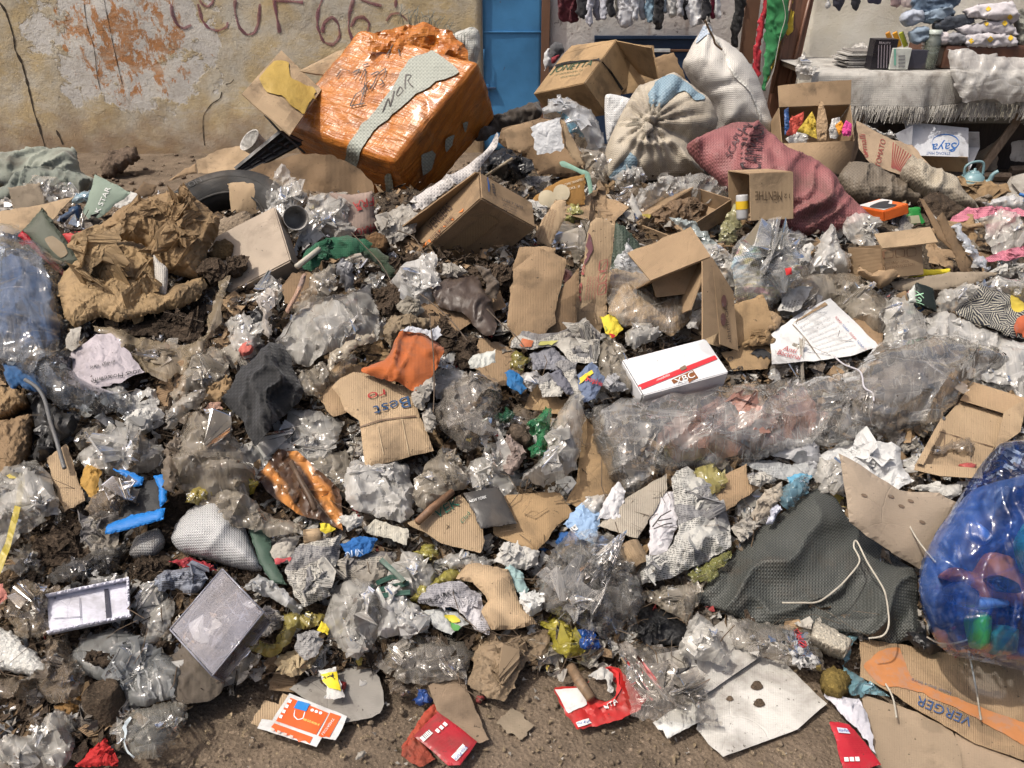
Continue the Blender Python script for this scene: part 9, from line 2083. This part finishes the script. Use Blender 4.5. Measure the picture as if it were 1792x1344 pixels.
def pebbles(name, label, count, seed, mat, rad, reg):
 r_=np.random.RandomState(seed)
 bm=bmesh.new();bmesh.ops.create_icosphere(bm,subdivisions=1,radius=1.0)
 P=np.array([v.co[:] for v in bm.verts]);T = np.array([[v.index for v in f.verts] for f in bm.faces]);bm.free()
 VV, FF=[],[];nb = 0
 for k in range(count):
  x, y=reg(r_)
  s_=rad[0] + (rad[1] - rad[0]) * r_.rand() ** 3
  W=P * (1 + .35 * (r_.rand(len(P),1) - .5)) * s_ * np.array([1,.8 + .4 * r_.rand(),.6]) + np.array([x, y, float(heap(x, y)) + s_ * .2])
  VV.append(W);FF.append(T + nb);nb += len(P)
 V=np.concatenate(VV)
 return tag(mk(name, V, np.concatenate(FF).tolist(), mat, None, V[:, :2], True,loc=(0,0,0)), label, 'gravel',kind='stuff')
pebbles('gravel', 'fine grit and pebbles on the bare ground', 2600,5, m_soil((.20,.155,.11), 'pebble', 1.0,.5),(.0015,.009), lambda r_: (r_.rand() * 3.4 - 1.7,1.0 + r_.rand() * .9))
pebbles('gravel', 'crumbs of soil scattered over the heap', 3500,6, MUD, (.003,.018), lambda r_: (r_.rand() * 4.4 - 2.6,1.5 + r_.rand() ** 1.2 * 2.4))
pebbles('gravel', 'rubble crumbs along the foot of the wall', 900,8, m_soil((.17,.125,.09), 'rubble'),(.006,.03), lambda r_: (r_.rand() * 6 - 5.5,5.2 + r_.rand() * 2.5))
SV, SF=[],[];nb = 0
sr=np.random.RandomState(12)
for k in range(700):
 x=sr.rand() * 1500 if k < 520 else 900 + sr.rand() * 300;y = 420 + sr.rand() * 800
 if y > foot_line(x) + 40: continue
 p=heap_hit([(x, y)])[0] + np.array([0,-.03,.05 + .05 * sr.rand()])
 d_=sr.randn(3) * np.array([1,.6,.5]);d_ /= np.linalg.norm(d_);L_ = .03 + .13 * sr.rand() ** 2
 sd=cross3(d_, (0,.3,1));sd /= np.linalg.norm(sd);w_ = .0009 + .001 * sr.rand()
 m_=p + d_ * L_ * .5 + sr.randn(3) * .012;e_ = p + d_ * L_ + sr.randn(3) * .01
 u_=np.array([0,-.5,.85]) * w_
 for q in (p, m_, e_): SV += [q + sd * w_, q - sd * w_, q + u_]
 for s_ in range(2):
  b0=nb + s_ * 3
  for e in range(3): SF.append((b0 + e, b0 + (e + 1) % 3, b0 + 3 + (e + 1) % 3, b0 + 3 + e))
 nb += 9
tag(mk('dry_straw', np.array(SV), SF, m_wood((.13,.09,.055), 'straw'), None, np.array(SV)[:, :2], False,loc=(0,0,0)), 'dry straws and thin stalks lying over the heap', 'straw',kind='stuff')
for i, (pts, wds) in enumerate((([(1350,420),(1430,500),(1500,560),(1560,640)], 'long thin stalk reaching over the magazine page'),([(1000,340),(1100,420),(1180,500),(1250,590)], 'long thin stalk crossing the brown rag'),([(1050,450),(1070,650),(1075,830),(1070,960)], 'dark wire stalk hanging past the orange cloth'),([(640,20),(720,100),(800,190),(860,300)], 'pale string trailing from the green net'),([(880,10),(960,40),(1000,90),(1030,150)], 'dry curved twig below the juice carton'))):
 P_=heap_hit(Z('F', *pts),.2)
 tube('dry_stalk', smooth_path(P_),.0022, m_wood((.10,.07,.045), 'stalk'), None, wds, 'stalk',seg=4)
